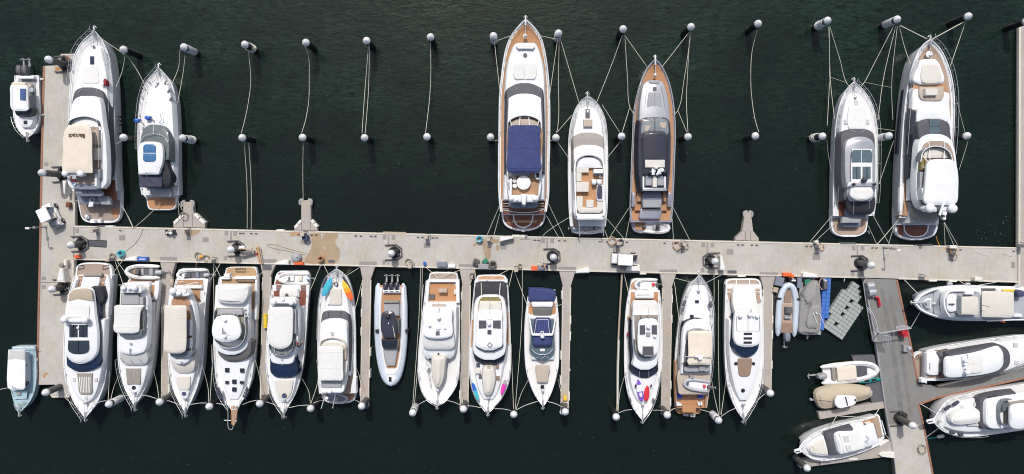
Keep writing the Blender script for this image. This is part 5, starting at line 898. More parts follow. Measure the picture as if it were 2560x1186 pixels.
o = Thing('covered_tender', 'long tapering tender under a pale cover on the foredeck of the square roofed yacht', 'tender', 1096, 930, 2.2); o.slab('pale_cover', [(890, 1084, 1108), (893, 1079, 1114), (915, 1078, 1113), (940, 1079, 1111), (958, 1083, 1106), (968, 1089, 1101), (972, 1093, 1097)], 2.25, 3.0, 'canvas_pale', .28, .05, .22)

# M
t = Thing('flybridge_yacht', 'white yacht with black mesh aft cover, two solar panels and beige covered foredeck tender', 'yacht', 1226, 860)
t.hull([(700, 1188, 1268), (740, 1184, 1271), (800, 1178, 1274), (860, 1175, 1276), (920, 1173, 1276), (950, 1176, 1273), (975, 1181, 1265), (997, 1191, 1252), (1013, 1203, 1237), (1024, 1213, 1227), (1029, 1219, 1221)], 1.5, 2.3)
t.slab('swim_platform', [(688, 1208, 1248), (691, 1194, 1262), (698, 1190, 1267), (712, 1187, 1269)], .1, .55, 'gelcoat', .05); t.slab('teak_platform', [(691, 1208, 1248), (694, 1196, 1260), (707, 1193, 1264)], .5, .59, 'teak_orange', .01, 0, 0)
for a, b in ((1188, 1197), (1261, 1269)): t.slab('transom_corner', [(700, a, b), (708, a, b)], 1.2, 1.9, 'gelcoat', .06)
t.slab('aft_cover', [(706, 1200, 1255), (708, 1193, 1262), (716, 1189, 1265), (745, 1186, 1267), (760, 1184, 1268)], 1.7, (2.1, 2.7), 'canvas_black', .04, .05, .06); t.slab('side_cover', [(750, 1184, 1196), (785, 1183, 1190)], 1.7, 2.4, 'mesh_slate', .04); t.slab('side_cover', [(750, 1257, 1268), (770, 1262, 1268)], 1.7, 2.4, 'mesh_slate', .04)
t.slab('side_deck', [(800, 1180, 1186), (866, 1177, 1184)], 1.5, 1.7, 'teak_orange', .01, 0, 0); t.slab('side_deck', [(780, 1264, 1271), (862, 1265, 1273)], 1.5, 1.7, 'teak_orange', .01, 0, 0)
t.slab('coachroof', [(860, 1182, 1266), (900, 1184, 1264), (915, 1188, 1258), (950, 1191, 1252), (980, 1199, 1244), (1000, 1209, 1233)], 1.7, 2.15, 'gelcoat', .12, .12, .08)
t.slab('cabin_windows', [(780, 1186, 1264), (880, 1183, 1264), (892, 1185, 1262), (901, 1188, 1259), (908, 1200, 1248), (913, 1210, 1239), (914, 1218, 1230)], 1.8, (2.8, 2.4), 'glass_dark', .05, .12, .04)
t.slab('flybridge', [(739, 1211, 1240), (742, 1201, 1252), (750, 1191, 1260), (765, 1186, 1264), (800, 1184, 1267), (840, 1183, 1266), (880, 1184, 1263), (889, 1189, 1258), (897, 1201, 1246), (901, 1212, 1236)], 2.8, 3.2, 'gelcoat', .12, .06, .06)
t.slab('flybridge_floor', [(743, 1206, 1246), (750, 1199, 1252), (790, 1195, 1256)], 3.15, 3.3, 'cushion_olive', .01, 0, 0); t.slab('sun_pad', [(754, 1200, 1252), (770, 1197, 1254), (782, 1196, 1255)], 3.25, 3.5, 'cushion_cream', .05)
t.slab('windscreen', [(860, 1190, 1257), (868, 1190, 1257), (875, 1202, 1244), (880, 1212, 1233)], 3.2, (3.6, 3.3), 'glass_slate', .03, .06, 0); r = t.slab('hardtop', [(775, 1206, 1246), (778, 1197, 1255), (800, 1193, 1256), (850, 1190, 1256.5), (866, 1191, 1255), (872, 1201, 1244), (877, 1212, 1232)], 3.7, 3.9, 'gelcoat', .08, 0, .12); [t.tube('hardtop_leg', [(x, y, 3.7), (x, y, 3.2)], .05, 'gelcoat', r) for x, y in ((1200, 784), (1250, 784), (1196, 858), (1250, 858))]
for x0 in (1197, 1232.5): t.rect('solar_panel', x0, 802, x0 + 19, 821.5, 3.98, 4.04, 'mesh_charcoal', .02)
t.dome('radar_dome', 1223, 810, 5, 4.2); t.rect('mast_foot', 1218, 786, 1230, 800, 3.95, 4.1, 'gelcoat', .05); t.hatch(1223.5, 831, 9.5, 10, 4.08, 'cloth_dark'); t.tube('searchlights', [(1218, 862, 4.2), (1224, 868, 4.2), (1231, 862, 4.2), (1224, 856, 4.2)], .05, 'steel', closed=True); t.tube('aerial', [(1225, 742, 4.8), (1224, 786, 4.0)], .025, 'steel'); t.tube('pole', [(1203, 707, 2.4), (1204, 740, 2.9)], .05, 'rope'); t.tube('pole', [(1251, 708, 2.4), (1248, 742, 2.9)], .05, 'steel')
for x, y, q in ((1195, 914, 'cloth_dark'), (1243, 918, 'cushion_brown'), (1245, 946, 'cushion_brown'), (1201, 942.5, 'dark_grey')): t.hatch(x, y, 8.5, 9, 2.3, q)
t.rect('deck_cushion', 1187, 924, 1202, 935, 2.15, 2.5, 'cushion_cream', .08); t.rails(.42, 1, .7, nose=.2); t.fit()
o = Thing('covered_tender', 'oval tender under a beige cover between the blue and pink boards', 'tender', 1222, 955, 2.2); o.slab('beige_cover', [(917, 1213, 1228), (920, 1208, 1234), (930, 1205.5, 1237), (950, 1205, 1239), (970, 1207, 1235), (984, 1210, 1230), (991, 1216, 1223)], 2.25, 2.95, 'cushion_cream', .25, .05, .16); o.disc('rusty_stain', 1222, 921, 5, 2.7, 2.98, 'canvas_tan')
board('bright blue paddleboard fading to teal beside the beige covered tender', (1197, 1004), (1181, 957), 10, 2.55, 'blue' if 0 else 'aqua', extra=[(.55, .95, .98, 'cyan'), (.02, .4, .95, 'blue')])
board('magenta pink paddleboard on the right of the foredeck with the beige covered tender', (1253, 989), (1264, 950), 11, 2.55, 'magenta', extra=[(.02, .3, .9, 'float_grey')])

# N
t = Thing('open_cruiser', 'white open cruiser with navy blue canvas over its cockpit and stern', 'motorboat', 1355, 875)
t.hull([(742, 1320, 1391), (765, 1317, 1393), (800, 1313, 1396), (870, 1312, 1397), (910, 1314, 1396), (940, 1319, 1391), (965, 1327, 1384), (985, 1336, 1376), (1000, 1346, 1367), (1012, 1356, 1358)], 1.1, 1.8)
t.slab('swim_platform', [(726, 1322, 1388), (745, 1320, 1391)], .1, .45, 'gelcoat', .05); t.slab('stern_cover', [(721, 1321, 1352), (724, 1321, 1375), (730, 1321, 1389), (752, 1321, 1388), (756, 1323, 1385)], .4, 1.3, 'canvas_navy', .2, .0, .15)
t.slab('transom', [(756, 1330, 1382), (762, 1329, 1383), (769, 1332, 1380)], 1.0, 1.5, 'gelcoat', .08)
for x in (1324, 1380): [t.rect('stair_tread', x, y, x + 8, y + 4, 1.0, 1.25, 'teak', .02) for y in (757, 763)]
t.slab('cockpit_floor', [(768, 1321, 1390), (795, 1322, 1389)], 1.0, 1.18, 'teak_orange', .01, 0, 0); t.slab('sun_pad', [(770, 1332, 1381), (780, 1333, 1380), (797, 1336, 1376)], 1.15, 1.5, 'mesh_slate', .05)
t.slab('coaming', [(790, 1324, 1388), (830, 1325, 1387), (880, 1326, 1387), (900, 1330, 1384)], 1.2, 1.6, 'gelcoat', .1, .08)
t.slab('windscreen', [(800, 1328, 1384), (850, 1328, 1385), (884, 1327, 1385), (892, 1335, 1379), (899, 1345, 1368), (903, 1354, 1360)], 1.5, (2.0, 1.8), 'glass_slate', .03, .1, .03); c = t.slab('cockpit_canopy', [(796, 1341, 1373), (800, 1338, 1375), (830, 1335, 1377), (862, 1333, 1378), (866, 1340, 1370)], 2.3, 2.5, 'canvas_navy', .08, .05, .1)
for a in ([(1341, 800, 2.58), (1336, 836, 2.58)], [(1370, 799, 2.58), (1374, 834, 2.58)], [(1341, 800, 2.58), (1370, 799, 2.58)]): t.tube('canopy_piping', a, .025, 'canvas_white', c, seg=4)
a = t.slab('radar_arch', [(835, 1331, 1381), (840, 1331, 1381)], 2.6, 2.8, 'gelcoat', .05); t.dome('radar_dome', 1356, 842, 5, 2.9, par=a); t.tube('arch_horn', [(1352, 836, 2.9), (1353, 829, 2.9), (1358, 829, 2.9), (1359, 836, 2.9)], .06, 'gelcoat'); t.tube('arch_leg', [(1331, 838, 2.7), (1324, 800, 1.8), (1322, 785, 1.5)], .08, 'gelcoat', a); t.tube('arch_leg', [(1381, 838, 2.7), (1388, 800, 1.8), (1389, 785, 1.5)], .08, 'gelcoat', a)
t.tube('screen_frame', [(1329, 874, 2.1), (1340, 884, 2.1), (1356, 887, 2.1), (1372, 884, 2.1), (1383, 872, 2.1)], .05, 'pale_blue', sub=3); t.rect('screen_hatch', 1350, 873, 1362, 879, 2.0, 2.15, 'gelcoat', .03); t.wipers([((1342, 895), (1355, 888)), ((1371, 895), (1358, 888))], 2.0, 'steel'); t.tube('deck_hose', [(1350, 890, 2.05), (1357, 885, 2.05), (1361, 892, 2.05), (1355, 897, 2.05), (1356, 906, 1.9)], .03, 'steel', sub=3)
t.slab('sun_pad', [(914, 1340, 1372), (917, 1338, 1374.5), (940, 1341, 1371), (955, 1343.5, 1369), (957, 1347, 1366)], 1.7, 1.84, 'cushion_beige', .04, 0, .03); t.port(1356, 968, 5, 1.85, 'black'); t.rails(.5, 1, .5, nose=.45, lower=False); t.fit()

# O
t = Thing('flybridge_yacht', 'white yacht with solar panels on its roof, purple and red boards on its foredeck', 'yacht', 1608, 875)
t.hull([(726, 1574, 1648), (760, 1567, 1652), (820, 1562, 1655), (880, 1561, 1656), (930, 1562, 1652), (965, 1566, 1646), (995, 1573, 1638), (1018, 1582, 1628), (1035, 1593, 1618), (1047, 1604, 1608)], 1.4, 2.3)
t.slab('swim_platform', [(697, 1590, 1632), (701, 1580, 1641), (710, 1577, 1644), (730, 1575, 1646)], .1, .5, 'gelcoat', .05); t.slab('teak_platform', [(700, 1590, 1632), (710, 1579, 1642), (728, 1577, 1643)], .45, .54, 'teak', .01, 0, 0); t.slab('cockpit_floor', [(730, 1577, 1646), (758, 1576, 1645)], 1.2, 1.45, 'teak_orange', .01, 0, 0)
t.slab('garage_lid', [(728, 1590, 1633), (731, 1588, 1635), (743, 1588, 1635), (747, 1590, 1633)], 1.4, 1.8, 'gelcoat', .06); t.rect('lid_grille', 1593, 737, 1623, 739, 1.78, 1.86, 'mid_grey', .01)
t.slab('upper_deck', [(754, 1589, 1637), (757, 1584, 1643), (770, 1582, 1645), (787, 1583, 1646), (800, 1583, 1648)], 2.4, 2.9, 'canvas_white', .08, .06, .05); t.tube('boathook', [(1577, 752, 2.0), (1576, 790, 2.1)], .05, 'teak_orange'); t.disc('winch', 1574, 796, 4, 1.6, 2.0, 'teak'); t.rect('life_jacket', 1568, 833, 1577, 842, 1.75, 2.0, 'cloth_red', .05)
t.slab('coachroof', [(880, 1575, 1646), (930, 1575, 1643), (960, 1578, 1637), (985, 1585, 1629), (1002, 1594, 1619), (1010, 1602, 1611)], 1.6, 2.2, 'gelcoat', .14, .12, .1)
t.slab('cabin_windows', [(800, 1578, 1648), (860, 1576, 1648), (911, 1578, 1645), (929, 1577, 1645), (938, 1588, 1633), (945, 1600, 1622), (948, 1608, 1615)], 1.8, (2.9, 2.3), 'glass_dark', .05, .1, .05)
t.slab('flybridge', [(786, 1584, 1646), (800, 1582, 1649), (850, 1583, 1650), (880, 1586, 1648), (900, 1585, 1645), (913, 1582, 1642), (920, 1590, 1634), (926, 1602, 1622)], 2.7, 3.2, 'gelcoat', .14, .08, .06); t.slab('flybridge_floor', [(788, 1586, 1645), (850, 1588, 1646), (880, 1592, 1643)], 3.15, 3.32, 'cushion_taupe', .01, 0, 0)
t.slab('settee', [(789, 1602, 1640), (796, 1602, 1640)], 3.3, 3.6, 'cushion_taupe', .04); t.wall('windscreen', [(1587, 850), (1590, 880), (1598, 893), (1614, 898), (1630, 893), (1640, 880), (1644, 850)], 3.2, 3.8, .06, 'glass_tint'); t.slab('windscreen', [(884, 1591, 1640), (892, 1600, 1632), (896, 1608, 1622)], 3.1, 3.5, 'glass_tint', .03)
r = t.slab('hardtop', [(797, 1612, 1632), (799, 1603, 1640), (806, 1597, 1645), (830, 1594.5, 1648), (860, 1594, 1648), (880, 1597, 1645), (888, 1605, 1638), (892, 1614, 1630)], 4.1, 4.3, 'gelcoat', .1, 0, .12); [t.tube('hardtop_leg', [(x, y, 4.1), (x, y, 3.2)], .05, 'gelcoat', r) for x, y in ((1602, 806), (1638, 806), (1601, 876), (1639, 876))]
for x0 in (1600, 1629.5): t.rect('solar_panel', x0, 814, x0 + 13, 836.5, 4.4, 4.46, 'mesh_charcoal', .02)
t.rect('solar_panel', 1607, 867, 1634, 888, 4.38, 4.45, 'mesh_charcoal', .02); t.rect('sunroof_housing', 1608, 862, 1633, 867, 4.3, 4.5, 'nonskid', .03); t.dome('radar_dome', 1621, 818, 5, 4.6); t.hatch(1621, 837, 10, 10, 4.48, 'mid_grey'); t.dome('satellite_dome', 1637, 841, 4, 4.5); t.tube('aerial', [(1622, 770, 4.6), (1622, 800, 4.4)], .025, 'steel'); t.tube('mullion', [(1599, 928, 2.75), (1599, 943, 2.45)], .03, 'mid_grey', seg=4); t.tube('mullion', [(1622, 928, 2.75), (1622, 944, 2.45)], .03, 'mid_grey', seg=4)
fenders(t, [(1575, 1000), (1634, 1002)], 2.4, .12, .5, 'dark_grey', 110); t.rails(.45, 1, .7, nose=.3); t.fit()
for x in (1589, 1628): t.tube('board_strap', [(x, 962, 2.6), (x, 968, 2.6)], .08, 'black')
tender('grey and white dinghy with red fuel tank on the stern of the purple board yacht', (1584, 712), (1640, 711), 32, .6, 'tube_white', 'canvas_white', [(.08, .2, .1, .05, .4, 'red'), (.72, .85, .25, .05, .3, 'cushion_slate')], ('dark_grey', .55), 'tenders carried on sterns')
board('purple paddleboard with a white middle lying on the foredeck', (1595, 949), (1605, 1004), 15, 2.5, 'violet', extra=[(.45, .75, .97, 'gelcoat'), (.22, .4, .5, 'tube_white')])
board('bright red paddleboard lying next to the purple one', (1619, 964), (1615, 1004), 14, 2.5, 'red')

# P
t = Thing('trawler_yacht', 'white and varnished timber yacht with a beige canopy and a dinghy on its upper deck', 'yacht', 1735, 865)
t.hull([(690, 1746, 1749), (700, 1737, 1756), (712, 1726, 1765), (740, 1712, 1776), (770, 1704, 1782), (810, 1697, 1783), (860, 1691, 1782), (900, 1688, 1780), (960, 1688, 1774), (1020, 1690, 1766)], 1.4, 2.6, bow='first')
t.slab('bulwark', [(905, 1688, 1694), (960, 1688, 1693), (1020, 1690, 1695)], 1.2, 1.8, 'teak', .04, label='varnished timber bulwark'); t.slab('bulwark', [(955, 1769, 1775), (1020, 1761, 1767)], 1.2, 1.8, 'teak', .04, label='varnished timber bulwark')
t.slab('aft_deck', [(980, 1692, 1770), (1019, 1694, 1763)], 1.2, 1.5, 'teak_orange', .01, 0, 0); t.slab('swim_platform', [(1015, 1690, 1754), (1031, 1692, 1752), (1036, 1700, 1746)], .1, .55, 'teak_orange', .04); t.slab('transom', [(1014, 1692, 1764), (1021, 1692, 1763)], 1.2, 1.7, 'teak_orange', .05); t.poly('transom_ladder', [(1709, 1034), (1722, 1036), (1721, 1042), (1708, 1040)], .4, .7, 'steel'); t.poly('stern_locker', [(1724, 1035), (1739, 1036), (1738, 1044), (1726, 1043)], .4, .9, 'steel')
t.rect('timber_table', 1706, 1012, 1740, 1032, .6, 1.9, 'teak_orange', .05)
t.slab('cabin', [(772, 1724, 1762), (780, 1716, 1768), (800, 1708, 1776), (860, 1703, 1778), (910, 1702, 1776), (970, 1702, 1768)], 2.0, 2.6, 'gelcoat', .12, .1, .08); t.hatch(1743, 754.5, 9, 6, 2.6); t.hatch(1730, 791, 9, 6, 2.75); t.slab('side_opening', [(900, 1694, 1702), (930, 1694, 1701)], 1.5, 1.9, 'dark_grey', .03)
t.slab('trunk_cabin', [(716, 1735, 1758), (722, 1726, 1766), (750, 1718, 1772), (790, 1712, 1777)], 2.2, 2.45, 'gelcoat', .1, .1, .06)
t.slab('cabin_windows', [(796, 1732, 1746), (800, 1722, 1757), (806, 1711, 1769), (813, 1708, 1778), (840, 1706, 1779), (890, 1704, 1778)], 2.4, (2.9, 3.1), 'glass_dark', .05, .1, .04)
t.slab('flybridge', [(801, 1738, 1752), (804, 1726, 1766), (813, 1713, 1777), (830, 1708, 1780), (880, 1705, 1780), (935, 1703, 1777)], 2.9, 3.3, 'gelcoat', .12, .06, .06); t.slab('flybridge_floor', [(826, 1726, 1772), (836, 1720, 1776), (932, 1708, 1774)], 3.25, 3.4, 'dark_grey', .01, 0, 0); t.wall('windscreen', [(1718, 850), (1720, 836), (1730, 827), (1748, 824), (1766, 828), (1776, 836)], 3.3, 3.9, .08, 'mid_grey')
bimini(t, 'canopy', [(827, 1734, 1768), (831, 1722, 1777), (840, 1720.5, 1779), (890, 1721, 1779.5), (908, 1719, 1777), (913, 1723, 1773)], 4.5, 'canvas_cream', 3.3)
a = t.tube('mast_bar', [(1708, 892, 4.7), (1778, 894, 4.7)], .06, 'steel'); t.dome('radar_dome', 1740, 891, 4, 4.9, par=a); t.disc('radar', 1751, 894, 6.5, 4.8, 5.05, 'gelcoat', a); t.tube('mast', [(1750, 884, 4.8), (1748, 905, 4.8)], .06, 'steel', a); t.tube('mast_stay', [(1776, 890, 4.8), (1784, 910, 3.4)], .03, 'steel', a)
t.slab('settee', [(915, 1712, 1774), (928, 1711, 1773), (931, 1716, 1768)], 3.35, 3.7, 'cushion_grey', .06); t.rect('settee_cover', 1748, 915, 1764, 928, 3.7, 4.0, 'mid_grey', .05); t.disc('barbecue', 1715, 912, 5.5, 3.4, 3.8, 'black')
t.slab('boat_deck', [(925, 1700, 1777), (931, 1695, 1776.5), (975, 1696, 1770), (985, 1698, 1768), (987, 1702, 1765)], 2.7, 2.9, 'cushion_beige', .04, 0, .04); t.tube('deck_crane', [(1724, 931, 3.2), (1726, 940, 3.5), (1736, 944, 3.6)], .07, 'mid_grey')
for x in (1700, 1753): t.rect('plastic_bin', x - 6, 986, x + 6, 997, 1.5, 2.1, 'royal', .06)
for x, y, dx in ((1698, 1012, 1), (1750, 1011, -1)): t.poly('deck_chair', [(x - 6, y - 4), (x + 6, y - 2), (x + 8, y + 4), (x - 4, y + 4)], 1.5, 1.95, 'gelcoat', .05); t.rect('chair_back', x - 6 if dx > 0 else x + 3, y - 5, x - 3 if dx > 0 else x + 6, y + 3, 1.9, 2.3, 'gelcoat', .03)
fenders(t, [(1711, 757), (1710, 760)], 3.0, .16, .55, 'dark_grey', 70); fenders(t, [(1777, 760), (1776, 763)], 3.0, .16, .55, 'dark_grey', 110); t.rails(.15, 1, .85, nose=.25); t.fit()
tender('slate grey inflatable dinghy with white floor and red fuel can on the timber yacht', (1706, 956), (1769, 966), 34, 2.95, 'tube_grey', 'gelcoat', [(.12, .2, .09, .05, .45, 'red'), (.78, .86, .12, .05, .4, 'dark_grey')], ('dark_grey', .7), 'dinghies carried on decks')

# Q
t = Thing('sport_yacht', 'white coupe yacht with blue windscreen, brown foredeck pad and three dark roof slots', 'yacht', 1860, 875)
t.hull([(712, 1815, 1902), (760, 1813, 1905), (830, 1812, 1908), (900, 1813, 1908), (945, 1816, 1905), (980, 1823, 1896), (1008, 1833, 1884), (1027, 1843, 1872), (1040, 1852, 1864), (1046, 1857, 1859)], 1.4, 2.2)
t.slab('swim_platform', [(697, 1832, 1886), (700, 1818, 1897), (707, 1814, 1902), (725, 1813, 1904)], .1, .5, 'gelcoat', .05); t.slab('teak_platform', [(700, 1832, 1886), (704, 1820, 1896), (716, 1818, 1899)], .45, .54, 'teak_grey', .01, 0, 0)
for x in (1841, 1874): t.rect('platform_seam', x - .8, 699, x + .8, 716, .5, .58, 'gelcoat', .005)
for (a, b) in ((1819, 1832), (1889, 1899)): [t.slab('stair_tread', [(y, a, b), (y + 6, a, b + 1)], 1.2, 1.48, 'teak_pink', .02, 0, 0) for y in (722, 731)]; t.slab('cockpit_floor', [(738, a + 2, b), (748, a + 3, b + 2), (758, a + 6, b + 1)], 1.2, 1.5, 'teak_pink', .01, 0, 0)
t.slab('garage_lid', [(714, 1842, 1878), (717, 1836, 1883), (730, 1833, 1888), (750, 1836, 1890)], 1.3, 1.9, 'gelcoat', .08); t.slab('aft_deck', [(735, 1832, 1890), (760, 1832, 1893), (785, 1838, 1898)], 1.9, (2.1, 2.5), 'canvas_white', .08, .06, .06)
t.slab('coachroof', [(800, 1822, 1902), (880, 1823, 1902), (930, 1828, 1896), (960, 1834, 1888), (985, 1842, 1878), (1002, 1851, 1868)], 1.6, 2.1, 'gelcoat', .14, .12, .1)
t.slab('cabin_windows', [(790, 1838, 1900), (850, 1834, 1899), (866, 1832, 1897), (878, 1838, 1893), (887, 1847, 1883), (893, 1857, 1873), (895, 1863, 1868)], 1.9, (3.0, 2.35), 'glass_blue', .05, .12, .05); t.wipers([((1852, 892), (1866, 884)), ((1878, 891), (1868, 884))], 2.6)
t.slab('hardtop', [(779, 1850, 1888), (783, 1841, 1896), (795, 1837, 1900), (830, 1835, 1902), (850, 1836, 1901), (862, 1842, 1896), (867, 1853, 1886), (869, 1862, 1877)], 2.85, 3.15, 'gelcoat', .12, .06, .16)
for x in (1841, 1870, 1899): t.tube('roof_groove', [(x, 790, 3.34 if x == 1870 else 3.2), (x, 827, 3.34 if x == 1870 else 3.2)], .025, 'mid_grey', seg=4)
t.tube('roof_groove', [(1842, 828, 3.22), (1870, 828, 3.34), (1898, 828, 3.22)], .025, 'mid_grey', seg=4)
for y, w in ((835, 20.5), (846.5, 20.5), (857, 20)): t.slab('roof_vent', [(y - 2.6, 1860, 1860 + w), (y + 2.6, 1859.5, 1859.5 + w)], 3.2, 3.38, 'black', .02, 0, 0)
for x, y, r in ((1851, 790, 5.6), (1874, 787, 6.2), (1884, 791, 3), (1893, 791, 5)): t.dome('radar_dome', x, y, r, 3.4)
t.tube('aerial', [(1876, 780, 3.8), (1877, 774, 4.2), (1879, 781, 3.6)], .04, 'steel')
t.slab('sun_pad', [(897, 1846, 1880), (900, 1844.5, 1880.5), (925, 1846, 1878), (938, 1848, 1875), (943, 1854, 1868)], 2.1, 2.28, 'cushion_brown', .05, 0, .03)
for x in (1840, 1884): t.port(x, 910, 4.4, 2.16, 'black')
t.port(1858, 977, 5, 2.25, 'black'); t.rails(.4, 1, .75, nose=.5); t.fit()

# ---------------------------------------------------------------- boats on the right
# W: grey patrol launch
t = Thing('work_launch', 'pale grey launch with a curved row of dark windows and two square cream canopies', 'motorboat', 2450, 758, mode='h')
t.hull([(2288, 755, 759), (2302, 738, 776), (2330, 724, 790), (2360, 717, 797), (2400, 714, 801), (2460, 716, 801), (2560, 719, 800), (2640, 724, 797)], 1.4, 2.2, m='pale_blue', bow='first', deck='deck_grey', rim=.28, gr=.07)
for sgn in (0, 1): t.wall('bulwark', [(x, y) for x, y in (((2291, 755), (2303, 741), (2330, 727), (2360, 720), (2400, 717), (2450, 718)) if sgn == 0 else ((2291, 760), (2303, 774), (2330, 787), (2360, 794), (2400, 798), (2450, 798)))], 1.9, 2.35, .16, 'gelcoat')
t.slab('side_deck', [(2440, 719, 730), (2630, 722, 731)], 1.4, 1.75, 'gelcoat', .06); t.poly('windlass_well', [(2309, 757), (2318, 747), (2329, 747), (2329, 772), (2318, 771)], 2.0, 2.3, 'gelcoat', .04); t.poly('well_floor', [(2312, 757), (2319, 750), (2326, 750), (2326, 769), (2319, 768)], 2.2, 2.36, 'deck_grey', .01); t.disc('windlass', 2319, 758, 3, 2.3, 2.7, 'steel'); t.tube('deck_line', [(2330, 758.5, 2.2), (2348, 759, 2.2)], .08, 'gelcoat')
t.slab('wheelhouse', [(2348, 750, 768), (2350, 736, 781), (2354, 726, 790), (2362, 724, 794), (2400, 722, 797), (2454, 724, 799)], 1.8, (2.5, 2.9), 'gelcoat', .08, .15, .06)
for k, (ya, yb, xa, xb) in enumerate(((728.5, 737, 2355, 2364), (741, 751, 2351.5, 2359.5), (753.5, 763.5, 2350.5, 2358), (767, 776.5, 2351.5, 2359.5), (780, 788.5, 2354.5, 2363))): t.poly('wheelhouse_window', [(xa + (1.5 if k == 0 else 0), ya), (xb + (1.5 if k == 0 else 0), ya), (xb + (2 if k == 4 else 0), yb), (xa + (2 if k == 4 else 0), yb)], 2.4, 2.64, 'glass_dark', .02)
t.slab('flybridge', [(2359, 748, 768), (2361, 735, 780), (2366, 729, 789), (2375, 727, 793), (2410, 726, 795)], 2.7, 3.2, 'gelcoat', .1, .05, .06); t.wall('coaming', [(2450, 728), (2400, 728), (2374, 730), (2364, 742), (2361, 758), (2364, 774), (2374, 791)], 3.0, 3.6, .14, 'gelcoat')
t.slab('flybridge_floor', [(2368, 742, 776), (2376, 734, 788), (2450, 732, 794)], 3.15, 3.3, 'deck_grey', .01, 0, 0); t.slab('dash_top', [(2368, 746, 772), (2376, 738, 780), (2392, 738, 778)], 3.3, 3.6, 'gelcoat', .06); t.slab('windscreen', [(2390, 752, 774), (2396, 745, 786), (2404, 742, 790)], 3.3, (3.6, 4.0), 'glass_tint', .03); t.rect('flybridge_seat', 2413, 729, 2436, 737, 3.3, 3.7, 'gelcoat', .05); t.tube('horn', [(2372, 761, 3.7), (2386, 761, 3.8)], .08, 'dark_grey')
bimini(t, 'forward_canopy', [(2404, 743, 787), (2425, 742, 787), (2444, 744, 787), (2447, 752, 782)], 4.0, 'canvas_pale', 3.2, cr=.08); bimini(t, 'aft_canopy', [(2455, 729, 793), (2480, 728, 794), (2520, 730, 793), (2535, 731, 791)], 3.6, 'canvas_pale', 1.8, cr=.08); t.tube('aerial', [(2450, 762, 4.2), (2474, 768, 4.4)], .03, 'dark_grey')
t.slab('aft_deck', [(2456, 728, 796), (2630, 730, 794)], 1.5, 1.8, 'deck_grey', .01, 0, 0); t.rect('yellow_pole', 2508, 725, 2546, 730, 1.8, 2.0, 'yellow', .03); t.rect('gear_bag', 2456, 722, 2490, 727, 1.75, 1.95, 'dark_grey', .04); t.disc('fuel_drum', 2553, 735, 9, 1.8, 2.6, 'cloth_navy'); t.rect('cushion_roll', 2536, 786, 2556, 793, 1.8, 2.1, 'gelcoat', .06); t.rect('boom_foot', 2446, 793, 2456, 800, 1.8, 2.5, 'gelcoat', .04); t.tube('side_boom', [(2468, 803, 1.9), (2600, 797, 1.9)], .07, 'gelcoat'); t.tube('boathook', [(2490, 801, 1.7), (2512, 806, 1.7)], .06, 'orange')
fenders(t, [(2374, 710), (2419, 711), (2542, 716)], 1.4, .17, .55, 'tube_grey', 0); t.fit(wind=False)

# X
t = Thing('sport_yacht', 'white coupe yacht cut by the right edge, with wraparound charcoal windscreen and teak platform', 'yacht', 2450, 898, mode='h')
t.hull([(2316, 877, 951), (2350, 868, 951), (2400, 859, 947), (2460, 850, 938), (2520, 842, 924), (2580, 837, 903), (2625, 842, 878), (2648, 852, 858)], 1.4, 2.2)
t.slab('swim_platform', [(2283, 905, 925), (2285, 890, 937), (2292, 883, 947), (2302, 880, 952), (2325, 876, 954)], .1, .5, 'gelcoat', .05); t.slab('teak_platform', [(2286, 903, 926), (2290, 890, 940), (2300, 884, 948), (2322, 881, 950)], .45, .55, 'teak_across', .01, 0, 0); t.tube('platform_ring', [(2290, 890, .6), (2297, 888, .6), (2297, 897, .6), (2291, 898, .6)], .03, 'dark_grey', closed=True)
t.slab('aft_deck', [(2317, 882, 946), (2350, 874, 946)], 1.2, 1.43, 'teak_across', .01, 0, 0); t.slab('garage_lid', [(2317, 884, 933), (2322, 882, 937), (2344, 880, 938), (2349, 888, 934)], 1.4, 1.85, 'gelcoat', .08); t.slab('garage_handle', [(2323, 907, 922), (2326, 908, 928)], 1.84, 1.92, 'mid_grey', .01); t.slab('cockpit_floor', [(2348, 880, 946), (2378, 876, 944)], 1.3, 1.5, 'teak_red', .01, 0, 0); t.rect('cockpit_seat', 2353, 894, 2366, 930, 1.5, 1.9, 'cushion_grey', .05); t.poly('side_tarp', [(2344, 882), (2372, 874), (2390, 882), (2352, 894)], 1.6, 2.1, 'mesh_slate', .03)
t.slab('coachroof', [(2480, 862, 936), (2520, 854, 926), (2560, 852, 910), (2600, 852, 892), (2620, 856, 874)], 1.7, 2.2, 'gelcoat', .12, .12, .08)
t.slab('cabin_windows', [(2372, 886, 946), (2430, 875, 945), (2470, 868, 940), (2496, 864, 934), (2512, 868, 926), (2522, 878, 916), (2526, 890, 906)], 1.9, (2.9, 2.4), 'mesh_charcoal', .06, .15, .05)
t.slab('hardtop', [(2364, 902, 935), (2367, 896, 942), (2380, 892, 945), (2410, 888, 943), (2450, 881, 939), (2484, 870, 932), (2498, 868, 926), (2506, 876, 918), (2510, 888, 908)], 2.8, 3.05, 'gelcoat', .12, .06, .16); t.slab('sunroof', [(2420, 887, 935), (2452, 884, 931), (2457, 887, 929)], 3.1, 3.26, 'canvas_white', .02, 0, .02); t.tube('sunroof_seam', [(2421, 910, 3.28), (2455, 906, 3.28)], .03, 'cushion_cream'); t.tube('roof_seam', [(2405, 892, 3.2), (2408, 915, 3.24), (2413, 940, 3.18)], .04, 'mid_grey', sub=3)
a = arch(t, 'radar_arch', 2412, 2414, 916, 3.0, 3.3) if 0 else t.poly('radar_arch', [(2405, 898), (2416, 896), (2424, 934), (2412, 938)], 3.1, 3.35, 'gelcoat', .05)
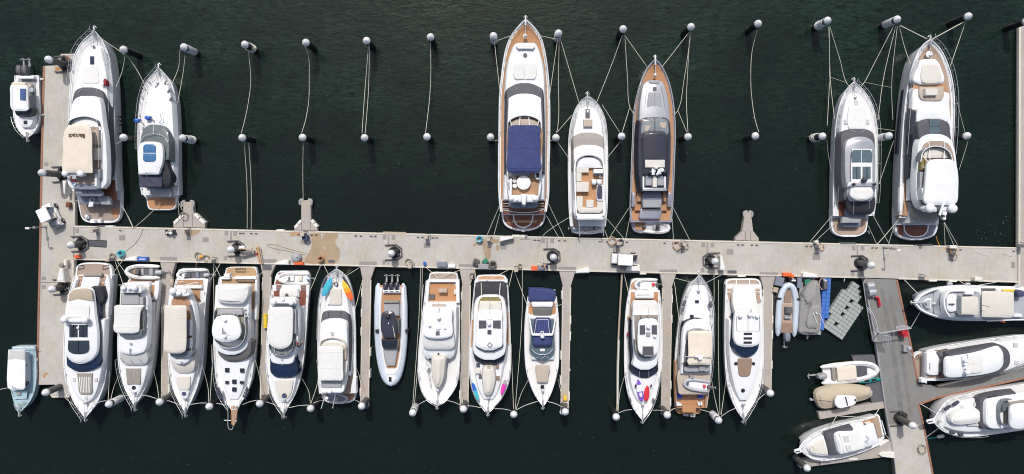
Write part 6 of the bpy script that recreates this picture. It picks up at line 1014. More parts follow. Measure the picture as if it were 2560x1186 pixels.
for x, y, r in ((2413, 902, 5.5), (2412, 911, 3.6), (2416, 922, 3.5), (2417, 931, 6)): t.dome('radar_dome', x, y, r, 3.5, par=a)
t.slab('folded_cover', [(2304, 948, 957), (2312, 946, 958), (2318, 952, 960)], 1.0, 1.5, 'gelcoat', .05); t.rect('deck_hatch', 2535, 858, 2545, 868, 2.15, 2.35, 'mesh_pale', .02); t.rect('deck_hatch', 2537, 902, 2547, 911, 2.1, 2.32, 'mesh_pale', .02); t.rails(.5, 1, .7); t.fit()

# Y
t = Thing('flybridge_yacht', 'white yacht cut by the right edge, with white covered tender on its foredeck', 'yacht', 2470, 1030, mode='h')
t.hull([(2333, 1051, 1055), (2345, 1030, 1068), (2360, 1009, 1079), (2380, 995, 1087), (2420, 985, 1091), (2460, 976, 1088), (2560, 961, 1074), (2660, 948, 1058)], 1.4, 2.2, bow='first')
t.poly('bow_pulpit', [(2317, 1055), (2319, 1051), (2336, 1047), (2342, 1058), (2322, 1061)], 2.1, 2.3, 'gelcoat', .04); t.slab('anchor_well', [(2320, 1053.5, 1057), (2332, 1052, 1056)], 2.28, 2.34, 'dark_grey', .01, 0, 0)
t.slab('coachroof', [(2366, 1030, 1068), (2380, 1012, 1074), (2410, 1002, 1080), (2450, 994, 1080), (2540, 984, 1072)], 1.8, 2.2, 'gelcoat', .12, .12, .08)
t.slab('cabin_windows', [(2443, 1002, 1044), (2446, 999, 1056), (2452, 996, 1066), (2462, 993, 1073), (2500, 986, 1074), (2540, 982, 1070)], 2.0, (2.5, 3.0), 'mesh_charcoal', .05, .15, .04); t.slab('side_glass', [(2470, 992, 998), (2520, 985, 990), (2538, 984, 986)], 2.2, 2.9, 'glass_dark', .04)
t.slab('flybridge', [(2465, 1018, 1050), (2467, 1007, 1062), (2475, 1000, 1071), (2490, 996, 1073), (2540, 988, 1070), (2620, 978, 1060)], 2.8, 3.2, 'gelcoat', .12, .06, .06); t.wall('windscreen', [(2530, 1000), (2510, 1004), (2502, 1016), (2500, 1034), (2503, 1054), (2512, 1066)], 3.1, 3.8, .07, 'glass_tint'); t.slab('flybridge_floor', [(2508, 1008, 1062), (2560, 1000, 1062), (2620, 994, 1056)], 3.15, 3.3, 'cushion_taupe', .01, 0, 0); t.slab('dash', [(2506, 1010, 1030), (2524, 1006, 1026)], 3.3, 3.6, 'glass_green', .04)
bimini(t, 'hardtop', [(2524, 1026, 1058), (2527, 1017, 1067), (2536, 1012, 1072), (2570, 1008, 1070), (2610, 1004, 1062)], 4.2, 'gelcoat', 3.2, th=.2)
for x, y in ((2407, 1020), (2438, 1012)): t.rect('deck_hatch', x - 4, y - 5, x + 4, y + 5, 2.1, 2.34, 'mesh_pale', .02)
fenders(t, [(2366, 1022), (2371, 1018), (2387, 1011), (2392, 1007)], 2.5, .17, .5, 'cloth_dark', 30); fenders(t, [(2380, 1082), (2401, 1086)], 2.4, .2, .5, 'cloth_dark', 0); t.rails(.3, .98, .75); t.fit(anchor=False, wind=False); t.disc('windlass', 2352, 1055, 3, 2.2, 2.5, 'steel')
o = Thing('covered_tender', 'tender under a smooth white cover on the foredeck at the lower right', 'tender', 2415, 1045, 2.2, mode='h'); o.slab('white_cover', [(2378, 1047, 1055), (2383, 1039, 1061), (2395, 1032, 1064), (2430, 1027, 1062), (2448, 1026, 1058), (2453, 1032, 1053)], 2.3, 2.9, 'canvas_white', .25, .05, .14); o.rect('cradle', 2420, 1055, 2450, 1066, 2.25, 2.5, 'mesh_pale', .05)

# Z
t = Thing('sport_yacht', 'white coupe yacht lying askew with dark windscreen and cream foredeck at the bottom finger', 'yacht', 2105, 1095, mode='h')
t.hull([(1999, 1117, 1999, 1123), (2009, 1105, 2012, 1136), (2028, 1088, 2030, 1146), (2060, 1073, 2060, 1151), (2100, 1060, 2105, 1145), (2150, 1050, 2160, 1128), (2190, 1040, 2202, 1110)], 1.3, 2.1, bow='first')
t.slab('swim_platform', [(2180, 1045, 2194, 1112), (2197, 1038, 2211, 1096), (2200, 1042, 2212, 1094)], .1, .5, 'gelcoat', .05); t.slab('cockpit_floor', [(2154, 1056, 2156, 1068), (2184, 1047, 2187, 1062)], 1.2, 1.5, 'teak', .01, 0, 0); t.slab('aft_platform', [(2182, 1047, 2196, 1096), (2196, 1042, 2207, 1092)], 1.0, 1.42, 'teak_across', .01, 0, 0); t.slab('cockpit_seat', [(2164, 1059, 2168, 1070), (2178, 1056, 2184, 1068)], 1.4, 1.8, 'cushion_cream', .05)
t.slab('coachroof', [(2018, 1116, 2018, 1122), (2026, 1106, 2028, 1134), (2042, 1096, 2044, 1140), (2070, 1084, 2076, 1140), (2110, 1072, 2118, 1134), (2160, 1062, 2172, 1120)], 1.7, 2.15, 'gelcoat', .12, .12, .08); t.slab('foredeck_pad', [(2023, 1117, 2027, 1132), (2040, 1106, 2046, 1136), (2058, 1099, 2070, 1138)], 2.15, 2.28, 'cushion_cream', .04, 0, .03)
t.poly('skylight', [(2030, 1116), (2039, 1114), (2041, 1124), (2035, 1126)], 2.28, 2.38, 'cushion_cream', .02)
t.slab('cabin_windows', [(2062, 1090, 2074, 1138), (2066, 1086, 2082, 1139), (2092, 1078, 2100, 1136), (2110, 1074, 2116, 1132), (2132, 1069, 2134, 1074)], 1.9, (2.4, 2.8), 'mesh_charcoal', .05, .1, .04)
t.slab('hardtop', [(2089, 1097, 2096, 1128), (2090, 1088, 2102, 1136), (2097, 1083, 2112, 1135), (2125, 1078, 2140, 1127), (2165, 1068, 2182, 1114), (2185, 1062, 2197, 1107)], 2.6, 2.85, 'gelcoat', .12, .08, .12); t.slab('sunroof', [(2098, 1085, 2112, 1134), (2150, 1076, 2162, 1121)], 2.85, 2.99, 'canvas_white', .02, 0, .02)
for a, b in ((2108, 1091), (2114, 1115)): t.poly('roof_hatch', [(a, b), (a + 13, b - 2), (a + 16, b + 13), (a + 4, b + 15)], 2.9, 3.06, 'mesh_pale', .02)
t.tube('roof_mast', [(2166, 1090, 3.1), (2174, 1098, 3.2), (2164, 1103, 3.1), (2172, 1108, 3.2)], .04, 'steel'); t.tube('platform_rail', [(2204, 1052, 1.6), (2214, 1086, 1.6)], .05, 'gelcoat'); t.poly('bow_pulpit', [(1986, 1131), (1987, 1126), (2002, 1121), (2006, 1131), (1992, 1136)], 2.0, 2.2, 'gelcoat', .04); t.slab('anchor_well', [(1989, 1129, 1989, 1132), (2000, 1127, 2000, 1131)], 2.18, 2.24, 'dark_grey', .01, 0, 0)
t.rails(.35, .97, .65, lower=False); t.fit(anchor=False, wind=False)

# AA, AB, AC, AD: small craft around the ramp
tender('white inflatable speedboat with cream console cover beside the ramp, above the tan covered boat', (2194, 922), (2055, 936), 56, .3, 'tube_white', 'nonskid', [(.22, .56, .3, .1, .75, 'canvas_cream'), (.6, .78, .26, .05, .4, 'mesh_charcoal'), (.14, .2, .3, .05, .6, 'cushion_taupe')], ('mid_grey', 1.3), 'inflatables by the ramp', 'inflatable_speedboat', 'speedboat', tr=.125)
t = Thing('covered_boat', 'boat under a tan tarpaulin moored between the white inflatable and the concrete finger', 'motorboat', 2110, 990, mode='h')
t.hull([(2040, 975, 2052, 1022), (2090, 968, 2096, 1016), (2140, 966, 2144, 1004), (2165, 970, 2168, 994), (2181, 978, 2181, 988)], .6, .9, m='tube_grey', deck=None, gun=None, rake=.3)
t.slab('tan_cover', [(2039, 986, 2041, 1004), (2046, 976, 2052, 1022), (2090, 965, 2100, 1018), (2135, 964, 2142, 1008), (2165, 968, 2170, 1000), (2180, 972, 2182, 992)], .7, 1.25, 'canvas_tan', .3, .04, .25); t.tube('cover_seam', [(2042, 998, 1.5), (2090, 1004, 1.62), (2135, 996, 1.55), (2180, 982, 1.35)], .03, 'canvas_tan', sub=3); t.disc('motor_cap', 2029, 1000, 3, .6, .9, 'tube_grey'); t.tube('motor_leg', [(2030, 1000, .8), (2042, 1002, .8)], .08, 'dark_grey')
t = Thing('hull_raft', 'white rounded boat hatch board lying tilted on the tan tarpaulin', 'board', 2115, 1005, 1.8); t.poly('raft_shell', [(2088, 1000), (2093, 991), (2102, 989), (2137, 991), (2142, 996), (2141, 1008), (2134, 1014), (2104, 1022), (2096, 1021), (2088, 1012)], 1.75, 2.0, 'gelcoat', .06); t.tube('raft_strap', [(2114, 993, 2.03), (2119, 1014, 2.03)], .06, 'black')
t.rect('raft_vent', 2137, 998, 2140, 1004, 1.99, 2.04, 'black', .01)
board('teal green kayak beside the white inflatable speedboat', (2206, 948), (2143, 955), 12, .75, 'teal', 'kayak', 'kayak', well=True)
t = tender('pale blue inflatable speedboat with tan seats parked bow to the pier on a black float', (1969, 705), (1962, 833), 58, .45, 'tube_blue', 'cushion_beige', [(.02, .2, .36, .05, .5, 'cushion_brown'), (.6, .95, .16, .05, .35, 'cushion_brown'), (.2, .58, .22, .0, .3, 'teak_pink'), (.3, .36, .14, .3, .65, 'cushion_grey')], ('cushion_slate', 1.25), 'inflatables by the ramp', 'inflatable_speedboat', 'speedboat', console=(.46, 'dark_grey'), bands=(.68,), tr=.135)
t = Thing('covered_boat', 'boat shrouded in a creased grey tarpaulin between the tan seated inflatable and the blue float', 'motorboat', 2025, 775)
t.hull([(708, 2030, 2046), (730, 2015, 2050), (770, 2003, 2053), (820, 2000, 2051), (836, 2004, 2048)], .6, 1.0, m='tube_grey', bow='first', deck=None, gun=None, rake=.4)
c = t.slab('grey_cover', [(703, 2034, 2046), (708, 2026, 2048), (725, 2014, 2051), (750, 2004, 2055), (780, 2000, 2055), (815, 1998, 2053), (832, 1999, 2051), (838, 2010, 2044), (839, 2020, 2036)], .7, 1.3, 'canvas_grey', .25, .04, .3); t.slab('console_cover', [(764, 2031, 2050), (769, 2027, 2054), (785, 2021, 2054), (815, 2018, 2046), (822, 2022, 2042)], 1.4, 1.72, 'canvas_grey', .14, .1, .08, par=c)
for a in ([(2033, 783, 1.95), (2044, 811, 1.8)], [(2049, 785, 1.95), (2061, 811, 1.5)]): t.tube('cover_strut', a, .035, 'gelcoat')
for k in range(9): t.tube('cover_crease', [(2020 + k * 1.5, 760 - k * 2, 1.72), (2006 + k * 2, 722 + k * 13, 1.42)], .03, 'canvas_grey', c)
t.disc('cover_lamp', 2042, 784, 2, 1.9, 2.0, 'gelcoat'); t.tube('motor_leg', [(2019, 838, .9), (2018, 847, .6)], .1, 'mid_grey')
# ---------------------------------------------------------------- piers
ZP = .62
def pier(kind, label, pts, cx, cy, m='concrete', z=ZP, group=None, cat='pier', strips=(), z0=-.5):
    """strips: polylines of the pier's edge that carry a rub rail and a timber fender under it"""
    t = Thing(kind, label, cat, cx, cy, 0, group); t.poly('pier_deck', pts, z0, z, m, .02)
    for q, mt, w in strips: t.wall('rub_rail', q, z - .3, z + .045, w, mt, 1)
    return t
mp = pier('floating_pier', 'long concrete floating pier crossing the whole marina', [(183, 566), (1280, 592), (2547, 620.5), (2547, 706), (2250, 699), (2245, 697.5), (2160, 695), (1280, 674), (183, 648)], 1280, 633,
          strips=[([(185, 566.5), (736, 579.5)], 'rub_strip', .16), ([(790, 580.5), (1280, 592.3), (2547, 621)], 'rub_strip', .16), ([(185, 648.5), (1280, 673.6), (2160, 694.6)], 'rub_strip', .16), ([(2246, 697), (2547, 705.5)], 'rub_strip', .16)])
ap = pier('arm_jetty', 'short concrete pier arm running top to bottom along the left edge', [(110, 165), (146, 164), (150, 156), (141, 150), (151, 137), (190, 137), (186, 500), (185, 566), (182.8, 566), (182.8, 648), (183, 700), (174, 992), (128, 993), (123, 985), (140, 978), (137, 962), (93, 963), (101, 560)], 140, 600,
          strips=[([(109.5, 166), (105, 340), (101, 560), (95, 830), (93.4, 962)], 'fender_timber', .22), ([(185.5, 505), (184.5, 565)], 'rub_strip', .16), ([(182.5, 650), (181, 720)], 'rub_strip', .16), ([(152, 136.7), (189, 136.7)], 'rub_strip', .14), ([(129, 993.4), (173, 992.6)], 'rub_strip', .14)])
t = pier('ramp_pier', 'grey concrete pier running down from the main pier at the lower right', [(2160, 697), (2243, 699.5), (2277, 860), (2296, 960), (2345, 967), (2560, 918), (2700, 884), (2700, 912), (2560, 946), (2345, 994), (2297, 1012), (2313, 1085), (2334, 1200), (2240, 1200), (2234, 1135), (2213, 1010), (2190, 850)], 2250, 900, 'concrete_grey', ZP - .02,
         strips=[([(2242.5, 701), (2277, 860), (2295.5, 958)], 'fender_timber', .2), ([(2297.5, 1013), (2313.5, 1085), (2333, 1190)], 'fender_timber', .2), ([(2300, 1011), (2345, 994.5), (2560, 946.5)], 'fender_timber', .2), ([(2346, 966), (2560, 917.5)], 'rub_strip', .14), ([(2161, 700), (2190, 850), (2213, 1010), (2234, 1135)], 'mid_grey', .14)])
t.poly('pale_deck_section', [(2220, 1062), (2308, 1062), (2330, 1190), (2241, 1190), (2234, 1135)], ZP - .03, ZP - .008, 'concrete', .004)
[t.poly('tyre_track', q, ZP - .03, ZP - .012, 'tyre_track', .004) for q in ([(2200, 722), (2209, 722), (2240, 880), (2262, 1050), (2250, 1050), (2229, 890)], [(2222, 740), (2230, 740), (2262, 900), (2282, 1040), (2272, 1040), (2254, 910)])]
pier('pier_stub', 'right hand grey concrete pier edge reaching in from the right border', [(2551, 60), (2600, 60), (2600, 720), (2549, 720)], 2560, 400, 'concrete_pink', strips=[([(2550.5, 62), (2548.5, 716)], 'rub_strip', .2)])
FG = [('first', 400, 440, 649, 405, 429, 690, 403, 420, 1003), ('second', 650, 690, 655, 657, 676, 690, 650, 669, 1000), ('third', 899, 939, 661, 906, 927, 698, 901, 921, 1019), ('fourth', 1148, 1190, 667.5, 1156, 1176, 712, 1150, 1170, 1026), ('fifth', 1397, 1439, 674, 1407, 1427, 716, 1402, 1421, 1029), ('sixth', 1650, 1691, 681, 1657, 1680, 718, 1654, 1675, 1038), ('seventh', 1901, 1943, 688, 1909, 1932, 722, 1907, 1928, 987)]
for nm, a, b, y0, c, d, y1, e, f, y2 in FG:
    t = pier('finger_pier', nm + ' narrow finger pier from the left below the main pier', [(a, y0 + 1.5), (b, y0 + 2.5), (d, y1), (f, y2), (e, y2), (c, y1)], (e + f) / 2, (y0 + y2) / 2, 'concrete_pink', ZP - .04, 'finger piers below the main pier', 'pier', [([(c, y1 + 3), (e + .3, y2 - 3)], 'rub_strip', .1), ([(d, y1 + 3), (f - .3, y2 - 3)], 'rub_strip', .1)])
    t.rect('hinge_plate', a - 1, y0 - 6.5, b + 2, y0 + 3, ZP, ZP + .035, 'grate', .01)
    random.seed(int(a))
    for k in range(6):
        yy = lerp(y1 + 30, y2 - 30, k / 5) + random.uniform(-8, 8); u = (yy - y1) / (y2 - y1); sd_ = random.choice((0, 1)); x = lerp(c, e, u) - 1.2 if sd_ == 0 else lerp(d, f, u) + 1.2
        t.slab('fender_board', [(yy - 10, x - 1.7, x + 1.7), (yy + 10, x - 1.7, x + 1.7)], .1, ZP + .06, 'fibreglass', .06)
    t.rect('pile_hoop', e + 3, y2 - 12, f - 2, y2 + 3, ZP - .05, ZP + .1, 'dark_grey', .03)
    for k in range(3): t.disc('hoop_roller', e + 5 + k * 4.5, y2 - 7 + (k == 1) * 6, 2.2, ZP, ZP + .25, 'teak_red' if k == 0 else 'mid_grey')
ST = [('left', [(434, 573), (433, 560), (458, 536), (458, 505), (481, 505), (484, 534), (512, 560), (511, 575)], 472, 545), ('middle', [(735, 580), (736, 571), (753, 551), (753, 501), (776, 501), (777, 550), (793, 569), (793, 582)], 765, 550), ('right', [(1838, 606), (1839, 595), (1856, 578), (1863, 531), (1877, 531), (1883, 578), (1897, 596), (1897, 608)], 1868, 570)]
for nm, pts, x, y in ST:
    t = pier('stub_pier', nm + ' of the three flared stub piers above the main pier', pts, x, y, 'concrete_pink', ZP - .03, 'flared stub piers')
    xa, xb, ya = pts[3][0], pts[4][0], pts[3][1]
    for xx in (xa, xb): t.tube('corner_bumper', [(xx - 2 if xx == xa else xx + 2, ya + 12, .45), (xx - 3 if xx == xa else xx + 3, ya + 1, .45), (xx + 5 if xx == xa else xx - 5, ya - 2, .45)], .14, 'mid_grey', sub=4, seg=8)
    if nm != 'right':
        for (x0, y0), (x1, y1) in ((pts[1], pts[2]), (pts[6], pts[5])): t.wall('edge_fender', [(lerp(x0, x1, .05), lerp(y0, y1, .05)), (lerp(x0, x1, .48), lerp(y0, y1, .48))], .1, ZP + .05, .3, 'fibreglass', 1); t.wall('edge_fender', [(lerp(x0, x1, .55), lerp(y0, y1, .55)), (lerp(x0, x1, .95), lerp(y0, y1, .95))], .1, ZP + .05, .3, 'fibreglass', 1)
    for xx in (lerp(xa, xb, .05), lerp(xa, xb, .98)): t.tube('deck_joint', [(xx, pts[2][1], ZP - .015), (xx, pts[0][1] - 6, ZP - .015)], .02, 'dark_grey', seg=4)
    t.tube('deck_joint', [(pts[1][0] + 1, pts[0][1] - 5, ZP - .015), (pts[6][0] - 1, pts[7][1] - 5, ZP - .015)], .025, 'dark_grey', seg=4)
pier('finger_pier', 'short concrete finger beside the tan covered boat', [(2046, 1031), (2208, 1005), (2212, 1021), (2050, 1049)], 2130, 1027, 'concrete_pink', ZP - .04, 'finger piers at the ramp')
t = pier('finger_pier', 'concrete finger under the askew yacht, at the bottom right', [(1997, 1152), (2200, 1110), (2228, 1102), (2236, 1132), (2234, 1140), (2000, 1171)], 2120, 1138, 'concrete_pink', ZP - .04, 'finger piers at the ramp'); t.poly('boarding_step', [(2198, 1138), (2204, 1132), (2236, 1131), (2238, 1147), (2205, 1143)], .3, .85, 'fibreglass', .05); t.poly('boarding_step', [(2197, 1112), (2218, 1102), (2224, 1102), (2200, 1118)], .3, .8, 'fibreglass', .05)
t.rect('fender_board', 2122, 1146, 2144, 1151, .1, .7, 'fibreglass', .05); t.rect('fender_board', 2048, 1155, 2051, 1163, .1, .7, 'cloth_navy', .03)
pier('dinghy_float', 'dark floating dock under the white inflatable and tan covered boat', [(2130, 890), (2186, 888), (2212, 1008), (2180, 1010), (2170, 970), (2140, 930)], 2180, 950, 'dark_grey', .42)
t = pier('dinghy_float', 'black and grey float under the pale blue inflatable with tan seats', [(1932, 690), (2000, 692), (1996, 838), (1932, 832)], 1965, 760, 'rubber', .36)
t = pier('dinghy_float', 'pale grey cube float under the grey covered boat', [(2000, 692), (2040, 693), (2030, 720), (2056, 800), (2052, 838), (1998, 834), (1996, 760)], 2020, 760, 'float_grey', .36)
# joints, service plates, wet patches, cleats and fender boards of the main pier
for x, y0, y1 in ((184, 568, 598), (577, 577, 608), (971, 586, 618), (1368, 596, 628), (1769, 605, 640), (2144, 614, 648)): mp.rect('joint_plate', x - 1.8, y0, x + 1.8, y1, ZP - .02, ZP + .03, 'grate', .01); mp.rect('joint_gap', x - .7, y1 + 38, x + .7, y1 + 44, ZP - .02, ZP + .01, 'dark_grey', .004)
mp.rect('joint_plate', 2543, 622, 2548, 705, ZP - .02, ZP + .03, 'grate', .01)
for x, y, w, h in ((193, 577, 9, 12), (305, 595, 16, 13), (566, 583, 9, 11), (587.5, 584, 9, 11), (514, 600, 15, 12), (563, 646, 8, 11), (759, 605, 15, 12), (961, 593.5, 9, 11), (983.5, 594, 9, 11), (1068, 613.5, 16, 12.5), (960, 656, 8, 11), (1258, 617, 16, 14), (1358, 602, 9, 11), (1380.5, 603, 9, 11), (1539, 622, 14, 12), (1699, 628, 15, 13), (1758, 612.5, 9, 11), (1781, 613, 9, 11), (1825, 630, 16, 13.5), (2041, 641, 19, 19), (1757, 676, 8, 11), (2134, 621, 9, 11), (2156.5, 621, 9, 11), (2132, 685, 9, 11), (2155, 685, 8, 11), (2377, 644, 16, 14), (2533, 663, 9, 15)): mp.rect('service_plate', x - w / 2, y - h / 2, x + w / 2, y + h / 2, ZP - .03, ZP + .012, 'grate', .004)
for x, y, w, h in ((115, 411, 11, 9),): ap.rect('service_plate', x - w / 2, y - h / 2, x + w / 2, y + h / 2, ZP - .03, ZP + .012, 'grate', .004)
for x, y in ((109, 696), (172, 697), (109, 718), (171, 719)): ap.rect('service_plate', x - 5.5, y - 4.5, x + 5.5, y + 4.5, ZP - .03, ZP + .012, 'grate', .004)
ap.tube('deck_joint', [(98, 706, ZP), (180, 707.5, ZP)], .05, 'grate', seg=4)
for x, y, w, h in ((739, 586, 30, 10.5),): mp.rect('timber_hatch', x - w / 2, y - h / 2, x + w / 2, y + h / 2, ZP - .03, ZP + .014, 'teak_gold', .004)
for x, y, w, h in ((667, 668, 22, 15), (1830, 684, 23, 15), (828.5, 654, 15, 7)): mp.rect('grating', x - w / 2, y - h / 2, x + w / 2, y + h / 2, ZP - .03, ZP + .016, 'dark_grey', .004)
random.seed(3)
def blotch(t, pts, m, name='wet_patch', dz=.004):
    q = []
    n = len(pts)
    cl = crom([tuple(p) for p in pts] + [tuple(pts[0])], 5)[:-1]
    t.poly(name, [(x + random.uniform(-.5, .5), y + random.uniform(-.5, .5)) for x, y in cl], ZP - .03, ZP + dz, m, .002)
blotch(mp, [(776, 584), (800, 583), (842, 584), (845, 592), (838, 602), (840, 612), (849, 625), (850, 640), (846, 652), (838, 660), (800, 660), (766, 658), (761, 655), (763, 648), (766, 640), (772, 632), (777, 622), (779, 606)], 'wet', 'wet_patch')
blotch(mp, [(804, 584), (809, 584), (806, 592), (803, 598), (803, 590)], 'concrete', 'dry_patch', .008); blotch(mp, [(808, 617), (814, 620), (813, 624), (809, 621)], 'concrete', 'dry_patch', .008)
blotch(mp, [(459, 577), (500, 577), (495, 584), (480, 590), (464, 588)], 'wet'); blotch(mp, [(1205, 597), (1215, 600), (1218, 614), (1226, 622), (1225, 648), (1215, 650), (1210, 630), (1206, 615)], 'wet'); blotch(mp, [(1232, 598), (1246, 600), (1246, 608), (1234, 608)], 'wet'); blotch(mp, [(1181, 612), (1195, 606), (1192, 612), (1184, 617)], 'wet'); blotch(mp, [(1240, 614), (1248, 614), (1247, 626), (1240, 626)], 'wet')
blotch(ap, [(162, 141), (172, 141), (176, 150), (170, 156), (162, 154)], 'stain_rust', 'rust_stain'); blotch(ap, [(137, 168), (153, 168), (152, 180), (146, 176), (139, 182)], 'stain_rust', 'rust_stain'); blotch(ap, [(107, 942), (113, 932), (121, 934), (114, 940), (112, 946)], 'stain_rust', 'rust_stain')
for i, x in enumerate((238, 300, 600, 608, 628, 640, 747, 778, 790, 889, 902, 928, 938, 1045, 1056, 1082, 1091, 1337, 1348, 1398, 1412, 1500, 1518, 1567, 1662, 1684, 1690, 1846, 1857, 1880, 1892, 2017, 2028, 2182, 2192, 2216, 2402, 2535)):
    y = 566 + (x - 183) * .0231 + 7.5; mp.add('mooring_cleat', join(tube_geo([P(x - 3, y, ZP + .1), P(x + 3, y, ZP + .1)], .045, 6), tube_geo([P(x - 1, y, ZP), P(x - 1, y, ZP + .1)], .04, 6), tube_geo([P(x + 1, y, ZP), P(x + 1, y, ZP + .1)], .04, 6)), 'dark_grey', ang=60)
for x, up, w, q in ((700, 1, 18, 'fibreglass'), (966, 1, 20, 'canvas_tan'), (985, 1, 19, 'canvas_tan'), (1005, 1, 18, 'canvas_tan'), (1290, 1, 19, 'fibreglass'), (1310, 1, 18, 'fibreglass'), (272, 1, 20, 'fibreglass'), (1855, 0, 20, 'fibreglass'), (2333, 0, 20, 'fibreglass'), (2383, 0, 20, 'fibreglass'), (1608, 0, 16, 'fibreglass')):
    y = 566 + (x - 183) * .0231 - 1.5 if up else 648 + (x - 183) * .0243 + 2; mp.rect('fender_board', x - w / 2, y - 2.2, x + w / 2, y + 2.2, .1, ZP + .06, q, .05)
for x, w in ((2120, 40), (255, 26), (2312, 40)): y = 566 + (x - 183) * .0231 - 1.5; mp.rect('boarding_pad', x - w / 2, y - 2.4, x + w / 2, y + 2.4, .2, ZP + .05, 'dark_grey', .03)

# ---------------------------------------------------------------- piles
def make_pile(mt, sleeve, coils):
    t = Thing('mooring_pile', None, 'pile', 1280, 505); o = V((t.org.x, t.org.y, 0))
    t.add('pile_shaft', lathe_geo(o, [(.33, -1.5), (.33, 2.9)], 20), mt)
    t.add('pile_cap', lathe_geo(o, [(.355, 2.72), (.37, 2.78), (.365, 2.96), (.26, 3.15), (.12, 3.29), (.02, 3.35)], 24), 'pile_white', ang=25)
    if sleeve: t.add('pile_sleeve', lathe_geo(o, [(.365, .7), (.375, .74), (.375, 2.35), (.36, 2.4)], 20), 'pile_white')
    for k in range(coils): t.add('rope_turn', tube_geo([o + V((math.cos(a) * .4, math.sin(a) * .4, .9 + k * .3 + .08 * math.sin(a + k))) for a in [i * math.pi / 8 for i in range(16)]], .035, 5, True), 'rope_white', ang=60)
    return t.o
def copy_thing(o):
    c = o.copy(); COL.objects.link(c)
    for ch in o.children:
        q = ch.copy(); COL.objects.link(q); q.parent = c
        for g in ch.children: r = g.copy(); COL.objects.link(r); r.parent = q
    return c
protos = {}; used = set()
def pile(px, py, label, group, kind='black', z=3.3):
    if kind not in protos: protos[kind] = make_pile(*{'black': ('pile_black', 0, 0), 'slate': ('pile_slate', 0, 0), 'sleeve': ('pile_black', 1, 0), 'rings': ('pile_black', 0, 4), 'ringsleeve': ('pile_black', 1, 2)}[kind])
    o = protos[kind] if kind not in used else copy_thing(protos[kind]); used.add(kind)
    p = P(px, py, z); o.location = (p.x, p.y, z - 3.3); o.rotation_euler = (random.uniform(-.012, .012), random.uniform(-.012, .012), random.uniform(0, 6)); tag(o, label, 'pile', group); return p
ORD = 'first second third fourth fifth sixth seventh eighth ninth tenth eleventh twelfth thirteenth fourteenth fifteenth sixteenth'.split()
random.seed(11)
TOP = [(303, 122, 'black'), (455, 116, 'sleeve'), (608, 109, 'rings'), (761, 104, 'black'), (914, 99, 'black'), (1074, 91, 'black'), (1233, 88, 'sleeve'), (1397, 82, 'sleeve'), (1560, 71, 'black'), (1730, 65, 'black'), (1899, 57, 'black'), (2073, 49, 'ringsleeve'), (2249, 45, 'sleeve'), (2427, 38, 'black')]
MID = [(302, 344, 'black'), (452, 345, 'ringsleeve'), (601, 343, 'black'), (754, 343, 'black'), (909, 343, 'black'), (1066, 342, 'black'), (1226, 343, 'black'), (1390, 343, 'black'), (1555, 341, 'black'), (1723, 341, 'black'), (1892, 340, 'black'), (2060, 340, 'rings'), (2228, 340, 'sleeve'), (2425, 339, 'black')]
BOT = [(107, 985, 'slate'), (267, 1014, 'sleeve'), (393, 1009, 'slate'), (519, 1020, 'black'), (646, 1013, 'slate'), (773, 1025, 'black'), (902, 1020, 'slate'), (1030, 1035, 'sleeve'), (1157, 1027, 'slate'), (1284, 1040, 'black'), (1413, 1033, 'slate'), (1542, 1046, 'black'), (1671, 1042, 'slate'), (1800, 1055, 'sleeve'), (1930, 986, 'slate'), (2022, 1174, 'slate')]
PIER = [(115, 147, 'slate'), (98, 433, 'slate'), (170, 613, 'slate'), (123, 724, 'slate'), (572, 625, 'slate'), (977, 635, 'slate'), (1384, 645, 'slate'), (1791, 656, 'slate'), (2183, 664, 'slate'), (2288, 1068, 'slate')]
DESC = {'black': 'bare black', 'slate': 'dark grey', 'sleeve': 'white sleeved', 'rings': 'rope wound black', 'ringsleeve': 'rope wound white sleeved'}
for k, (x, y, q) in enumerate(TOP): pile(x, y, f'{DESC[q]} mooring pile with white cone, {ORD[k]} from left in the top row', 'piles in the top row', q)
for k, (x, y, q) in enumerate(MID): pile(x, y, f'{DESC[q]} mooring pile with white cone, {ORD[k]} from left in the middle row', 'piles in the middle row', q)
for k, (x, y, q) in enumerate(BOT): pile(x, y, f'{DESC[q]} pile with white cone, {ORD[k]} from left in the lowest row', 'piles in the lowest row', q)
NEAR = ['at the top end of the arm pier', 'on the arm pier beside the lettered canopy yacht', 'at the corner where arm pier meets main pier', 'on the arm pier above the lower left coupe yacht', 'beside the scrap skiff and lumber', 'between the third finger and the blue box', 'beside the bending person', 'next to the tall white step wedge', 'at the head of the ramp pier', 'on the ramp pier above the bottom finger']
gd = Thing('pile_guide', None, 'pile guide', 1280, 505, ZP); o0 = V((gd.org.x, gd.org.y, ZP))
gd.add('opening', lathe_geo(o0, [(.62, -.02), (.62, .012)], 16), 'black')
gd.add('steel_hoop', tube_geo([o0 + V(v) for v in ((-.95, .75, .14), (.2, .8, .14), (.75, .45, .14), (.8, -.4, .14), (.3, -.75, .14), (-.95, -.8, .14))], .07, 6), 'dark_grey')
for a in (.5, -.5, 1.6, -1.5): gd.add('roller', tube_geo([o0 + V((math.cos(a) * .56 - .09 * math.sin(a), math.sin(a) * .56 + .09 * math.cos(a), .25)), o0 + V((math.cos(a) * .56 + .09 * math.sin(a), math.sin(a) * .56 - .09 * math.cos(a), .25))], .15, 8), 'rubber')
